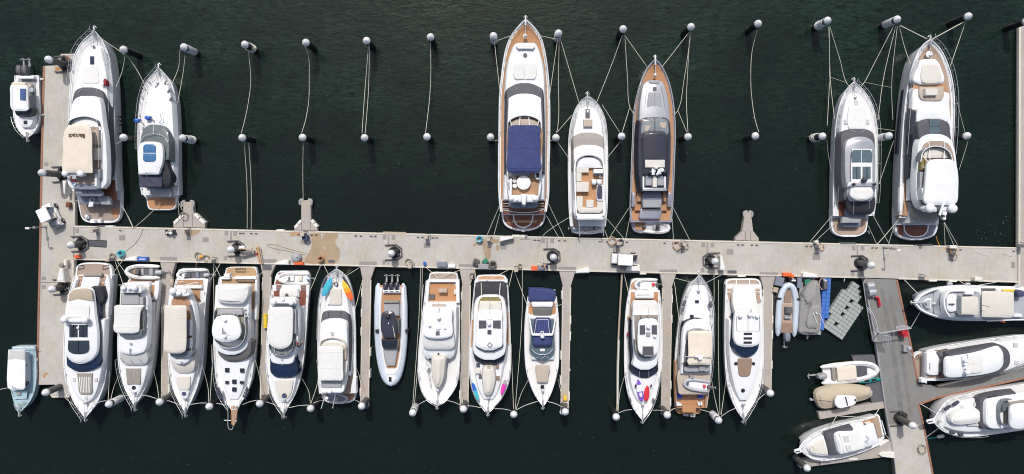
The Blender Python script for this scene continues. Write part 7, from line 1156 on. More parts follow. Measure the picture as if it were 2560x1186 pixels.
for k, (x, y, q) in enumerate(PIER):
    p = pile(x, y, f'dark grey white-topped pile {NEAR[k]}', 'piles through the piers', q, (3.4, 4.0, 2.7, 2.7, 2.7, 2.7, 2.7, 2.7, 3.3, 3.5)[k])
    o = gd.o if k == 0 else copy_thing(gd.o); o.location = (p.x, p.y, ZP); o.rotation_euler = (0, 0, 0 if k not in (7,) else math.pi); tag(o, f'black roller guide holding the pile {NEAR[k]}'.replace('holding the pile beside', 'round the pile beside'), 'pile guide', 'pile guides on the piers')
pile(2573, 52, 'pile at the top right corner cut by the picture edge', 'piles in the top row', 'black')

# ---------------------------------------------------------------- things on the piers
def step(label, pts, h, group='white boarding steps', m='fibreglass'):
    t = Thing('boarding_step', label, 'boarding step', sum(p[0] for p in pts) / len(pts), sum(p[1] for p in pts) / len(pts), ZP, group)
    t.poly('step_body', pts, ZP, ZP + h, m, .06, fl=.04)
    cx = sum(p[0] for p in pts) / len(pts); cy = sum(p[1] for p in pts) / len(pts)
    t.poly('tread', [(lerp(x, cx, .25), lerp(y, cy, .25)) for x, y in pts], ZP + h - .02, ZP + h + .03, 'nonskid', .02)
step('white wedge step on the arm pier below the lettered canopy yacht', [(155, 452), (165, 452), (163, 484), (161, 487), (158, 484)], .95); step('tall pale wedge step on the arm pier beside the coupe yacht', [(148, 672), (157, 672), (161, 707), (140, 706)], .9)
step('white wedge step left of the blue box', [(310, 653), (312, 647), (335, 641.5), (342, 642), (342, 653)], .6); step('white wedge step left of the orange crate', [(685, 663), (686, 658), (712, 650.5), (721, 652), (721, 663)], .6)
step('white wedge step casting a dark shadow near the aqua hose', [(1248, 592), (1283, 591), (1284, 597), (1250, 605)], .8); step('low white step right of the fifth finger', [(1440, 684), (1440, 677), (1462, 671), (1472, 670), (1475, 674), (1475, 681), (1472, 683)], .55)
step('white step below the large white cart', [(1565, 679), (1567, 667), (1584, 666), (1586, 664), (1600, 664), (1601, 679)], .6); step('upright white wedge step beside a pile near the bow-in white yacht', [(1800, 640), (1806, 640), (1814, 674), (1811, 677), (1801, 676)], .9); step('white step above the grey covered boat', [(2008, 694), (2008, 684), (2012, 681), (2044, 687), (2045, 695)], .6)
def dockbox(label, x0, y0, x1, y1, h, m, rot=0, lid=None):
    t = Thing('dock_box', label, 'dock box', (x0 + x1) / 2, (y0 + y1) / 2, ZP, 'boxes on the piers'); a = math.radians(rot); cx, cy = (x0 + x1) / 2, (y0 + y1) / 2
    def R(x, y): return (cx + (x - cx) * math.cos(a) + (y - cy) * math.sin(a), cy - (x - cx) * math.sin(a) + (y - cy) * math.cos(a))
    i = .6; t.poly('box_body', [R(x0 + i, y0 + i), R(x1 - i, y0 + i), R(x1 - i, y1 - i), R(x0 + i, y1 - i)], ZP, ZP + h - .06, m, .03); t.poly('lid', [R(x0, y0), R(x1, y0), R(x1, y1), R(x0, y1)], ZP + h - .1, ZP + h, lid or m, .05)
    for k in range(1, 5): u = k / 5; t.poly('lid_rib', [R(lerp(x0, x1, u) - .3, y0 + 1), R(lerp(x0, x1, u) + .3, y0 + 1), R(lerp(x0, x1, u) + .3, y1 - 1), R(lerp(x0, x1, u) - .3, y1 - 1)], ZP + h - .02, ZP + h + .012, lid or m, .003)
    return t
b = dockbox('bright blue box with a white stripe beside the first finger', 343, 643, 367, 653.5, .6, 'blue'); b.rect('white_stripe', 347, 647.5, 363, 649.5, ZP + .6, ZP + .63, 'gelcoat', .005)
dockbox('white box on the arm pier at the pier corner', 158.5, 650, 166, 665, .6, 'fibreglass'); dockbox('tilted small grey box on the arm pier', 146, 659, 156, 668, .45, 'grate', -25); dockbox('slate blue dock box left of the white cooler', 1091.5, 655, 1117, 668, .6, 'cushion_slate'); dockbox('white cooler box right of the slate blue dock box', 1120, 660.5, 1138, 670, .5, 'gelcoat')
dockbox('mid grey dock box in front of the green crate', 1195.5, 660.5, 1221, 674, .6, 'mid_grey'); b = dockbox('tilted dark green box with a round hole in its lid', 1182.5, 648, 1197, 664, .5, 'pile_slate', -18); b.disc('lid_hole', 1188.5, 659, 2.6, ZP + .5, ZP + .54, 'black'); dockbox('tilted green crate beside the hose reel', 1206, 648, 1220, 660, .4, 'green', 40)
b = dockbox('orange red box left of the blue grey box', 1328.5, 666, 1344, 677.5, .55, 'orange'); dockbox('blue grey box beside the man with a pole', 1344.5, 665, 1362, 677.5, .55, 'cushion_slate'); b = dockbox('orange life jacket box at the head of the inflatable with tan seats', 1958.5, 682.5, 1980, 692, .6, 'orange'); dockbox('small orange box tucked against the life jacket box', 1972, 687, 1986, 695, .5, 'orange')
dockbox('orange crate below the grey wrapped bundle', 735, 655, 758, 663, .45, 'orange'); dockbox('orange crate at the left pier corner', 184, 638.5, 200, 646, .35, 'orange'); dockbox('white electrical box near the far right yacht', 2375, 614, 2393, 622, .7, 'fibreglass'); dockbox('grey white cabinet at the edge above the pale grey launch', 2438, 694, 2456, 703, .8, 'fibreglass'); dockbox('small white box behind the silver roofed yacht', 2037, 602, 2047, 608, .6, 'fibreglass'); dockbox('dark maroon box on the arm pier beside the golf cart', 163.5, 506, 174, 519, .5, 'teak_red'); dockbox('slim blue crate standing beside the mooring lines', 1058, 655, 1065, 664, .4, 'blue')
dockbox('slate lidded box left of the inflatable with tan seats', 1939, 693, 1960, 716, .5, 'cushion_slate', -14); dockbox('narrow slate lidded box right of the inflatable with tan seats', 1994, 695, 2005, 721, .5, 'cushion_slate'); t = dockbox('yellow rimmed crate of odds and ends by the seventh finger', 1934, 719, 1946, 732, .35, 'yellow', -12, 'canvas_tan')
def coiled(kind, label, x, y, R, n, r, m, cat='hose', z=ZP): g = []; coil(g, P(x, y, z), R, n, r); o = mesh(kind, join(*g), m, V((0, 0, 0)), 60); return tag(o, label, cat, 'hoses and ropes coiled on the pier')
coiled('hose_coil', 'aqua hose coil left of the blue box', 306, 634, .3, 3, .06, 'cyan'); coiled('hose_coil', 'round aqua hose coil near the top edge in the middle of the pier', 1199, 598, .28, 3, .06, 'aqua'); coiled('hose_coil', 'brown hose ring on the big wet patch', 804, 647, .26, 3, .07, 'teak'); coiled('hose_reel', 'dark grey hose reel right of the green crate', 1232, 661, .3, 4, .09, 'pile_slate'); coiled('hose_coil', 'dark rope ring behind the yacht with cream sofas', 1552, 605, .25, 2, .06, 'dark_grey'); coiled('hose_coil', 'small ring of rope left of the orange red box', 1300, 665, .2, 2, .05, 'hose')
for x, y, R, n, m, l in ((497, 640, .35, 2, 'hose', 'tangled hose left of the yellow bottle'), (517, 646, .32, 2, 'hose', 'tangled hose right of the yellow bottle'), (1529, 602, .4, 3, 'hose_tan', 'tan hose heap behind the silver yacht'), (1691, 614, .4, 2, 'hose_tan', 'tan hose heap by the right of the silver yacht'), (1713, 615, .3, 2, 'hose', 'grey green hose loop right of the tan hose heap'), (1022, 656, .35, 1.6, 'hose', 'thin tangled cable near the slim blue crate'), (2052, 618, .3, 2, 'hose_tan', 'tan hose behind the silver roofed yacht'), (2379, 628, .35, 3, 'stain_rust', 'rust red hose bundle by the white electrical box'), (2303, 1122, .45, 2, 'hose', 'dark hose loops at the bottom of the ramp pier'), (1225, 600, .3, 2, 'hose_tan', 'tan hose near the aqua coil'), (283, 641, .3, 2, 'hose', 'brown hose bundle left of the aqua coil'), (462, 541, .4, 1.5, 'hose', 'thin hose loops on the left stub pier'), (1181, 690, .3, 1.5, 'hose', 'thin hose loop on the fourth finger')): coiled('hose_coil', l, x, y, R, n, .035, m)
tag(mesh('plastic_bottle', lathe_geo(P(505, 642, ZP), [(.16, 0), (.17, .3), (.06, .38), (.05, .45)], 12), 'amber'), 'yellow bottle among tangled hoses', 'bottle')
ped = Thing('power_pedestal', None, 'power pedestal', 1280, 505, ZP); q = V((ped.org.x, ped.org.y, 0))
ped.add('pedestal_post', slab_geo([q + V((-.17, .14, 0)), q + V((-.17, -.14, 0))], [q + V((.17, .14, 0)), q + V((.17, -.14, 0))], ZP, ZP + .95, .02, .03, 0, 2), 'mid_grey'); ped.add('pedestal_head', slab_geo([q + V((-.2, .17, 0)), q + V((-.2, -.17, 0))], [q + V((.2, .17, 0)), q + V((.2, -.17, 0))], ZP + .95, ZP + 1.15, .06, 0, .02, 2), 'cushion_beige'); ped.add('cable', tube_geo([q + V((.2, .1, ZP + .8)), q + V((.35, .2, ZP + .4)), q + V((.3, .3, ZP + .03)), q + V((-.2, .35, ZP + .03))], .03, 5), 'dark_grey')
for k, (x, y, l) in enumerate(((470, 578, 'behind the left stub pier'), (763, 586, 'on the edge of the big wet patch'), (1068, 593, 'between the third and fourth mooring lines'), (1222, 598, 'beside the aqua hose coil'), (1543, 608, 'in front of the large white cart'), (1705, 610, 'right of the silver yacht'), (2040, 615, 'left behind the silver roofed yacht'), (2377, 632, 'by the rust red hose bundle'), (244, 577, 'behind the lettered canopy yacht'), (283, 648, 'left of the aqua hose coil'), (536, 652, 'above the crossing lines left of the fourth pile'), (1028, 665, 'near the slim blue crate'), (1290, 674, 'above the open cruiser with navy canvas'), (2300, 694, 'above the bow of the pale grey launch'), (2545, 614, 'at the far right corner of the main pier'))):
    o = ped.o if k == 0 else copy_thing(ped.o); o.location = P(x, y, ZP); tag(o, 'small beige topped power pedestal ' + l, 'power pedestal', 'power pedestals on the pier')
t = Thing('floor_mat', 'dark charcoal mat lying on the left of the main pier', 'mat', 244, 608, ZP); t.poly('mat_sheet', [(222, 600), (266, 602), (265, 618), (221, 615)], ZP + .002, ZP + .07, 'mesh_charcoal', .015); t.tube('mat_edge', [(222, 600, ZP + .08), (266, 602, ZP + .08), (265, 618, ZP + .08), (221, 615, ZP + .08)], .025, 'black', closed=True)
t = Thing('waste_bin', 'round navy bin beside the big wet patch', 'bin', 768, 594, ZP); c = P(768, 594, ZP); t.add('bin_body', lathe_geo(c, [(.26, 0), (.32, .7)], 16), 'cloth_navy'); t.add('bin_rim', tube_geo([c + V((math.cos(a) * .32, math.sin(a) * .32, .7)) for a in [i * math.pi / 8 for i in range(16)]], .03, 6, True), 'black')
t = Thing('wrapped_bundle', 'grey plastic wrapped bundle above the orange crate', 'bundle', 743, 644, ZP); c = P(743, 644, ZP); t.add('plastic_wrap', lathe_geo(c, [(.5, 0), (.55, .25), (.42, .55), (.15, .7)], 10), 'cushion_grey', ang=20); t.tube('strap', [(733, 644, ZP + .3), (743, 644, ZP + .76), (753, 645, ZP + .3)], .03, 'green')
t = Thing('lumber_pile', 'pile of tan planks reaching over the pier edge above the second finger', 'lumber', 645, 638, ZP)
for k, (a, b, w, m_) in enumerate((((641, 616), (650, 661), 3, 'wood_plank'), ((645, 618), (652, 662), 2.4, 'teak_gold'), ((649, 622), (655, 660), 2.6, 'mesh_taupe'), ((638, 620), (646, 655), 2.2, 'wood_plank'))): t.poly('plank', [(a[0], a[1]), (a[0] + w, a[1]), (b[0] + w, b[1]), (b[0], b[1])], ZP + .02, ZP + .14 + .05 * k, m_, .01)
t.rect('paint_tin', 638, 633, 643, 639, ZP, ZP + .4, 'cloth_red', .04)
t = Thing('scrap_skiff', 'weathered grey skiff full of scrap lying on the pier by a pile', 'skiff', 615, 634, ZP); t.poly('skiff_hull', [(598, 638), (604, 643), (635, 635), (634, 628), (610, 628)], ZP, ZP + .5, 'mesh_taupe', .05); t.slab('inside', [(629, 604, 630), (634, 604, 630), (637, 606, 616)], ZP + .42, ZP + .54, 'dark_grey', .01, 0, 0); t.rect('loose_board', 593, 621, 630, 624, ZP + .4, ZP + .6, 'canvas_tan', .02); t.rect('white_case', 597, 615, 611, 621, ZP, ZP + .4, 'gelcoat', .03); t.tube('scrap_pipe', [(600, 628, ZP + .6), (607, 636, ZP + .65)], .05, 'black')
t = Thing('gear_trolley', 'low dark trolley loaded with pale gear left of the left stub pier', 'trolley', 424, 582, ZP)
t.poly('trolley_bed', [(412, 579), (435, 576), (438, 584), (414, 587)], ZP + .15, ZP + .35, 'black', .04); t.dome('gear_ball', 427.5, 583, 4, ZP + .55, 'gelcoat', h=1); t.rect('gear_box', 414, 580, 418, 585, ZP + .3, ZP + .7, 'fibreglass', .05); t.rect('gear_box', 419, 580, 423, 585, ZP + .3, ZP + .55, 'tube_grey', .05)
for x, y in ((414, 577), (434, 577), (416, 587), (437, 584)): t.disc('trolley_wheel', x, y, 2.2, ZP, ZP + .3, 'rubber')
def cart(label, cx, cy, rot, roof, big=False):
    t = Thing('golf_cart', label, 'cart', cx, cy, ZP); o = t.org; a = math.radians(rot)
    def Q(x, y, z=0): p = rot2(V((x, y, 0)), a); return V((o.x + p.x, o.y + p.y, z))
    def bx(name, x0, y0, x1, y1, z0, z1, m, bev=.04, par=None): return t.add(name, slab_geo([Q(x0, y0), Q(x0, y1)], [Q(x1, y0), Q(x1, y1)], ZP + z0, ZP + z1, bev, .01, .02), m, par)
    Lb = 1.25; bx('chassis', -Lb, -.55, Lb, .55, .2, .5, 'gelcoat' if not big else 'mid_grey', .08); bx('front_cowl', -Lb, -.5, -.7, .5, .45, .85, 'gelcoat', .14); bx('seat', -.1, -.48, .35, .48, .5, .8, 'cushion_cream'); bx('seat_back', .33, -.48, .45, .48, .7, 1.2, 'cushion_cream'); bx('cargo_bed', .5, -.5, Lb, .5, .48, .6, 'mid_grey', .02)
    for y in (-.52, .48): bx('bed_side', .5, y, Lb, y + .05, .55, .8, 'fibreglass', .01)
    for x in (-.85, .85):
        for y in (-.6, .6): w = t.add('wheel', tube_geo([Q(x, y - .09, ZP + .22), Q(x, y + .09, ZP + .22)], .24, 12), 'rubber'); t.add('hub_cap', tube_geo([Q(x, y + (.1 if y > 0 else -.1) - .01, ZP + .22), Q(x, y + (.1 if y > 0 else -.1) + .01, ZP + .22)], .1, 8), 'steel', w)
    bx('windscreen', -.72, -.5, -.68, .5, .8, 1.75, 'glass_dark', .01)
    if roof: r = bx('roof', -.78, -.55, .6, .55, 1.78, 1.86, 'gelcoat', .04); [t.add('roof_post', tube_geo([Q(x, y, ZP + .5), Q(x, y, ZP + 1.8)], .025, 5), 'black', r) for x in (-.68, .5) for y in (-.48, .48)]
    return t, bx
t, bx = cart('white roofed golf cart parked askew on the arm pier', 139, 539, -66, True); bx('cargo', .6, -.3, 1.1, .2, .6, .9, 'cushion_grey'); bx('white_bag', .65, .1, 1.15, .42, .6, .8, 'gelcoat')
t, bx = cart('larger white box topped utility cart on the right half of the main pier', 1559, 647, -3, True, True); t.o.scale = (1.08, 1.0, 1); bx('cargo', .75, .05, 1.1, .45, .6, 1.0, 'black'); bx('orange_can', .55, .1, .72, .4, .6, .95, 'orange')
person('person in navy shirt bent over a long pole beside the blue grey box', 1367, 664, ZP, 'cloth_navy', 'cloth_dark', 'black', 80, 'bend'); tag(mesh('boathook', tube_geo([P(1326, 658, ZP + .9), P(1366, 661, ZP + .95)], .025, 6), 'rub_strip'), 'long pale pole held by the bending person', 'pole')
person('person with dark hair in navy clothes standing in the shade of the utility cart', 1556, 667, ZP, 'cloth_navy', 'cloth_dark', 'black', 0); person('person in dark clothes stooping on the side deck of the rounded hardtop yacht', 751, 862, 1.9, 'cloth_dark', 'cloth_dark', 'cloth_red', -20, 'bend')
def lamp(label, bx_, by, hx, hy, h=3.1):
    t = Thing('lamp_post', label, 'lamp post', bx_, by, ZP, 'lamp posts on the piers'); b0 = P(bx_, by, ZP); hd = P(hx, hy, ZP + h)
    t.add('post', tube_geo([b0, b0 + V((0, 0, h - .1))], [.07, .05], 8), 'mid_grey'); t.add('base_plate', lathe_geo(b0, [(.16, 0), (.16, .04)], 12), 'mid_grey'); top = b0 + V((0, 0, h)); d = hd - top; d.z = 0
    if d.length > .5: d = d.normalized() * .5
    t.add('lamp_arm', tube_geo([top - V((0, 0, .1)), top + d * .8], .03, 6), 'mid_grey'); hdg = top + d; t.add('lamp_head', slab_geo([hdg + V((-.35, .09, 0)), hdg + V((.05, .11, 0))], [hdg + V((-.35, -.09, 0)), hdg + V((.05, -.11, 0))], top.z - .08, top.z + .06, .03, 0, .02), 'fibreglass'); m_ = b0 + V((0, 0, h * .55)); t.add('junction_box', slab_geo([m_ + V((-.12, .12, 0)), m_ + V((-.12, -.12, 0))], [m_ + V((.12, .12, 0)), m_ + V((.12, -.12, 0))], m_.z - .15, m_.z + .15, .02, 0, 0), 'mid_grey')
lamp('thin lamp post leaning over the water at the left edge of the arm pier', 115, 568, 72, 571); lamp('lamp post on the main pier behind the far right yachts', 2208, 619, 2250, 626)

# ramp furniture
t = Thing('silver_drum', 'upper of two silver drums at the head of the ramp pier', 'drum', 2175, 718, ZP, 'silver drums'); A_, B_ = P(2166, 717, ZP + .45), P(2183, 715, ZP + .45); t.add('drum_shell', tube_geo([A_, B_], .42, 18), 'silver', ang=50); t.add('drum_rim', tube_geo([A_ + (B_ - A_) * .02, A_ + (B_ - A_) * .06], .44, 18), 'steel'); t.add('drum_rim', tube_geo([A_ + (B_ - A_) * .94, A_ + (B_ - A_) * .98], .44, 18), 'steel')
c = copy_thing(t.o); c.location = P(2179, 733, ZP); c['label'] = 'lower of two silver drums at the head of the ramp pier'
t = Thing('red_barrow', 'small bright red hand truck on the grey ramp pier', 'hand truck', 2200, 755, ZP); t.poly('truck_plate', [(2194, 744), (2199, 744), (2204, 765), (2198, 767)], ZP + .1, ZP + .35, 'red', .04); t.poly('truck_toe', [(2190, 743), (2199, 743), (2199, 746), (2191, 746)], ZP + .05, ZP + .5, 'red', .03); t.tube('truck_handle', [(2197, 748, ZP + .42), (2201, 762, ZP + .42)], .05, 'red')
t = Thing('ramp_gate', 'galvanised gate frame and curved handrail across the grey ramp pier', 'gate', 2215, 835, ZP)
t.tube('top_bar', [(2198, 834, 2.9), (2278, 821, 2.9)], .07, 'steel'); t.tube('gate_post', [(2199, 834, 2.9), (2197, 832, ZP)], .06, 'steel'); t.tube('gate_post', [(2277, 821, 2.9), (2271, 820, ZP)], .06, 'steel')
for k in range(5): t.tube('gate_bar', [(2204 + k * 5, 834 - k * .8, 2.6), (2208 + k * 5, 864 + k, 1.9)], .035, 'steel')
for k in range(3): t.tube('gate_rail', [(2204, 838 + k * 11, 2.5 - k * .3), (2228, 842 + k * 9, 2.5 - k * .3)], .03, 'steel')
t.tube('curved_handrail', [(2168, 769, 1.6), (2180, 782, 1.7), (2190, 805, 1.8), (2196, 832, 1.9)], .06, 'steel', sub=4); t.tube('curved_handrail', [(2168, 774, 1.2), (2178, 788, 1.3), (2186, 806, 1.4), (2193, 832, 1.5)], .05, 'steel', sub=4); t.tube('side_rail', [(2158, 705, 1.5), (2166, 765, 1.5), (2182, 850, 1.5)], .05, 'mid_grey', sub=3); t.tube('curved_stay', [(2236, 826, 2.6), (2234, 840, 2.2), (2228, 848, 1.9)], .04, 'steel', sub=3)
t.poly('side_panel', [(2178, 828), (2192, 832), (2194, 856), (2182, 854)], ZP, ZP + .2, 'mid_grey', .02); t.poly('grille_roof', [(2237, 817), (2262, 812), (2280, 820), (2245, 825)], 1.9, 1.98, 'mid_grey', .01)
for k in range(5): t.tube('grille_bar', [(2241 + k * 7, 824 - k * .8, 2.0), (2240 + k * 6, 816 - k * .8, 2.0)], .03, 'steel')
t = Thing('red_locker', 'bright red locker beside the ramp gate', 'locker', 2262, 835, ZP); t.poly('locker_body', [(2255, 827), (2268, 825), (2272, 841), (2261, 844)], ZP, ZP + .9, 'red', .05); t.poly('locker_lid', [(2254.5, 826.5), (2269, 824.5), (2272.5, 842), (2260.5, 844.5)], ZP + .86, ZP + .96, 'red', .04); t.tube('lid_handle', [(2259, 840, ZP + 1.0), (2269, 838, ZP + 1.0)], .03, 'cloth_red')
t = Thing('float_ring_stand', 'small grey stand at the ramp edge above the teak platform yacht', 'stand', 2268, 870, ZP); t.rect('stand_box', 2260, 864, 2272, 880, ZP, ZP + .5, 'mid_grey', .04); t.disc('stand_reel', 2275, 871, 5, ZP + .3, ZP + .7, 'tube_grey'); t.o.name = 'hose_stand'
t = Thing('tyre', 'wheel rim life ring hanging on the edge of the fifth finger', 'ring', 1424, 832, .5, 'rings on the fifth finger'); c = P(1424, 832, .55); t.add('ring_body', tube_geo([c + V((math.cos(a) * .14, math.sin(a) * .14, 0)) for a in [i * math.pi / 6 for i in range(12)]], .06, 6, True), 'tube_grey'); t.o.name = 'mooring_ring'; t.o['label'] = 'upper grey ring on the right edge of the fifth finger'
c = copy_thing(t.o); c.location = P(1422, 925, .5); c['label'] = 'lower grey ring on the right edge of the fifth finger'
t = Thing('yellow_roll', 'yellow roll lying on the second finger beside the rounded hardtop yacht', 'roll', 663, 803, ZP); t.add('roll_body', tube_geo([P(664, 785, ZP + .25), P(664, 820, ZP + .25)], .24, 14), 'yellow', ang=50)
for y in (788, 815): t.tube('roll_strap', [(658.5, y, ZP + .3), (664, y, ZP + .53), (669.5, y, ZP + .3)], .03, 'amber')
t = Thing('yellow_bucket', 'yellow box at the end of the fifth finger', 'box', 1413, 996, ZP); t.rect('bucket_body', 1409, 992, 1417, 1001, ZP, ZP + .4, 'yellow', .05); t.rect('bucket_rim', 1408.6, 1000, 1417.4, 1003, ZP, ZP + .3, 'amber', .03)
coiled('hose_coil', 'pale rope coil at the end of the fifth finger', 1414, 1012, .3, 2, .05, 'rope_white'); coiled('hose_coil', 'pale blue float bag at the foot of the fifth finger', 1404, 1029, .16, 2, .08, 'tube_blue', 'float', .5)
# floating pontoons of plastic cubes
def cubes(kind, label, O, u, v, cells, m, size, h=.45, cat='float'):
    t = Thing(kind, label, cat, O[0], O[1]); o = P(*O, h); A_ = P(O[0] + u[0], O[1] + u[1], h) - o; B_ = P(O[0] + v[0], O[1] + v[1], h) - o; A_.normalize(); B_.normalize(); gs = []
    for i, j in cells:
        c = o + A_ * (i + .5) * size + B_ * (j + .5) * size; s = size * .492
        ring = [c + (A_ * x + B_ * y) * s for x, y in ((1, .8), (.8, 1), (-.8, 1), (-1, .8), (-1, -.8), (-.8, -1), (.8, -1), (1, -.8))]
        vs = [(p.x, p.y, -.1) for p in ring] + [(p.x, p.y, h - .06) for p in ring] + [(lerp(p.x, c.x, .07), lerp(p.y, c.y, .07), h) for p in ring]; fs = []
        for k in range(2): fs += [(k * 8 + q, k * 8 + (q + 1) % 8, (k + 1) * 8 + (q + 1) % 8, (k + 1) * 8 + q) for q in range(8)]
        fs.append(tuple(range(16, 24))); gs.append((vs, fs))
    t.add('cube_deck', join(*gs), m); return t
cells = []
for j in range(-1, 6):
    for i in range(13):
        if j == -1 and not 4 <= i <= 10: continue
        if j == 3 - 1 and i in (2, 5, 7, 9): continue
        if j >= 4 and i > 9 + (j == 3): continue
        if j in (2, 3) and i > 11: continue
        if j in (0, 1) and i > 11: continue
        cells.append((i, j))
cells += [(12, 0), (12, 1), (13, 0), (13, 1), (12, 2)]
t = cubes('modular_float', 'skewed floating dock of pale grey plastic cubes with four dark gaps', (2058, 818), (.555, -.832), (.824, .566), cells, 'float_grey', .408); t.tube('mooring_chain', [(2110, 704, .5), (2112, 696, .5)], .05, 'steel')
t = cubes('modular_float', 'strip of bright blue plastic float cubes right of the grey covered boat', (2050, 826), (.06, -1), (1, .06), [(i, j) for i in range(13) for j in range(2) if not (j == 1 and i < 3)], 'float_blue', .43, .5)
o = Thing('gear_heap', 'heap of rope, a dark crate and pale bottles on the blue float', 'gear', 2062, 716, .5); o.rect('dark_crate', 2060, 704, 2070, 724, .5, .95, 'dark_grey', .04); o.disc('pale_bottle', 2064, 702, 2.4, .5, .9, 'fibreglass'); o.add('rope_heap', join(tube_geo([P(2055, 710, .55) + V((math.cos(k * .9) * (.3 + .05 * (k % 3)), math.sin(k * .9) * .6, .02 * (k % 7))) for k in range(60)], .05, 5)), 'teak_grey')
t = Thing('gear_heap', 'black engine parts and white bottles at the bow of the inflatable with tan seats', 'gear', 1980, 698, .4); t.rect('black_case', 1972, 696, 1990, 704, .4, .8, 'black', .05); t.rect('white_bottle', 1980, 700, 1990, 704, .7, .95, 'gelcoat', .04); t.disc('white_cap', 1983, 697, 2, .7, .95, 'gelcoat')
t = Thing('green_tub', 'dark green tub at the bow of the grey covered boat', 'tub', 2015, 704, .4); c = P(2015, 705, .4); t.add('tub_body', lathe_geo(c, [(.3, 0), (.36, .5)], 16), 'green'); t.rect('tub_lid', 2008, 697, 2024, 702, .5, .75, 'pile_slate', .05)
def line(label, pts, m='hose', r=.025): o = mesh('hose', tube_geo([P(*p) for p in crom([(x, y, ZP + .03) for x, y in pts], 6)], r, 5), m, V((0, 0, 0)), 60); return tag(o, label, 'hose', 'hoses and ropes coiled on the pier')
line('long thin hose loop left of the big wet patch', [(764, 638), (720, 628), (675, 618), (668, 613), (674, 611), (720, 622), (766, 634)]); line('thin cable running up from the aqua hose coil', [(314, 629), (335, 612), (350, 592), (358, 570)]); line('thin hose from the tangled hose down toward the cream canopy yacht', [(494, 636), (493, 650), (490, 668), (492, 690)]); line('thin cable along the edge behind the largest yacht', [(1300, 598), (1330, 600), (1352, 605), (1346, 618)], 'mid_grey'); line('dark cable beside the rust red hose bundle', [(2379, 630), (2392, 640), (2388, 652), (2370, 648)], 'dark_grey'); line('thin pale cord on the right end of the main pier', [(2440, 630), (2470, 640), (2500, 634), (2530, 642)], 'rub_strip', .02)
random.seed(21); gs = []
for (x0, y0, x1, y1, k) in ((2440, 540, 2540, 612, 40), (2000, 950, 2180, 1186, 16), (420, 40, 1240, 560, 26), (1690, 60, 2060, 560, 22), (60, 1060, 1960, 1180, 40), (1440, 720, 1540, 1010, 10)):
    for _ in range(k): c = P(random.uniform(x0, x1), random.uniform(y0, y1), .01); q = random.uniform(.015, .045); gs.append(([(c.x + math.cos(a) * q * random.uniform(.5, 1.3), c.y + math.sin(a) * q * random.uniform(.4, 1), .008) for a in (0, 1.2, 2.5, 3.8, 5.1)], [(0, 1, 2, 3, 4)]))
tag(mesh('floating_debris', join(*gs), 'canvas_grey'), 'scattered leaves and foam flecks floating on the dark water', 'debris', kind='stuff')
# ---------------------------------------------------------------- mooring ropes
RN = 0
def rope(label, pts, r=.027, m='rope', sag=.25, group='mooring ropes', sub=6):
    """pts: (px, py, z); straight spans sag a little, bent ones follow their points"""
    q = crom(pts, sub) if len(pts) > 2 else [tuple(lerp(a, b, i / 10) for a, b in zip(*pts)) for i in range(11)]
    n = len(q); w = []
    for i, p in enumerate(q): s = math.sin(math.pi * i / (n - 1)); w.append(P(p[0], p[1], max(.03, p[2] - sag * s)))
    o = mesh('mooring_rope', tube_geo(w, r, 6), m, w[0], 60); o.location = w[0]; return tag(o, label, 'rope', group)
TP = {k: (x, y) for k, (x, y, q) in enumerate(TOP)}; MP = {k: (x, y) for k, (x, y, q) in enumerate(MID)}
# slack lines between the pile rows
rope('slack rope between the third piles of the top and middle rows', [(620, 120, 2.2), (627, 200, 1.2), (621, 255, 1.0), (612, 300, 1.3), (603, 334, 2.4)], sag=0)
rope('slack curved rope between the fourth piles of the top and middle rows', [(762, 114, 2.3), (771, 140, 1.7), (773, 200, 1.0), (772, 250, 1.0), (764, 300, 1.4), (754, 333, 2.4)], sag=0)
rope('left of the two ropes between the fifth piles of the top and middle rows', [(922, 106, 2.2), (912, 230, 1.2), (905, 334, 2.3)], sag=0); rope('right of the two ropes between the fifth piles of the top and middle rows', [(924, 106, 2.2), (921, 230, 1.2), (913, 334, 2.3)], sag=0)
rope('slack rope between the sixth piles of the top and middle rows', [(1076, 104, 2.2), (1077, 190, 1.1), (1074, 245, 1.0), (1064, 332, 2.3)], sag=0); rope('slack kinked rope between the eleventh piles of the top and middle rows', [(1893, 76, 2.2), (1880, 130, 1.2), (1877, 200, .9), (1879, 240, 1.0), (1888, 300, 1.6), (1897, 331, 2.3)], sag=0)
for a, b, l in (((611, 358), (618, 572), 'left'), ((622, 358), (628, 574), 'right')): rope(l + ' of the two ropes from the third middle row pile down to the pier', [(a[0], a[1], 2.2), ((a[0] + b[0]) / 2 + 3, 465, 1.2), (b[0], b[1], ZP + .1)], sag=0)
rope('rope from the fourth middle row pile down to the middle stub pier', [(758, 358, 2.3), (757, 430, 1.2), (758, 503, ZP)], sag=0)
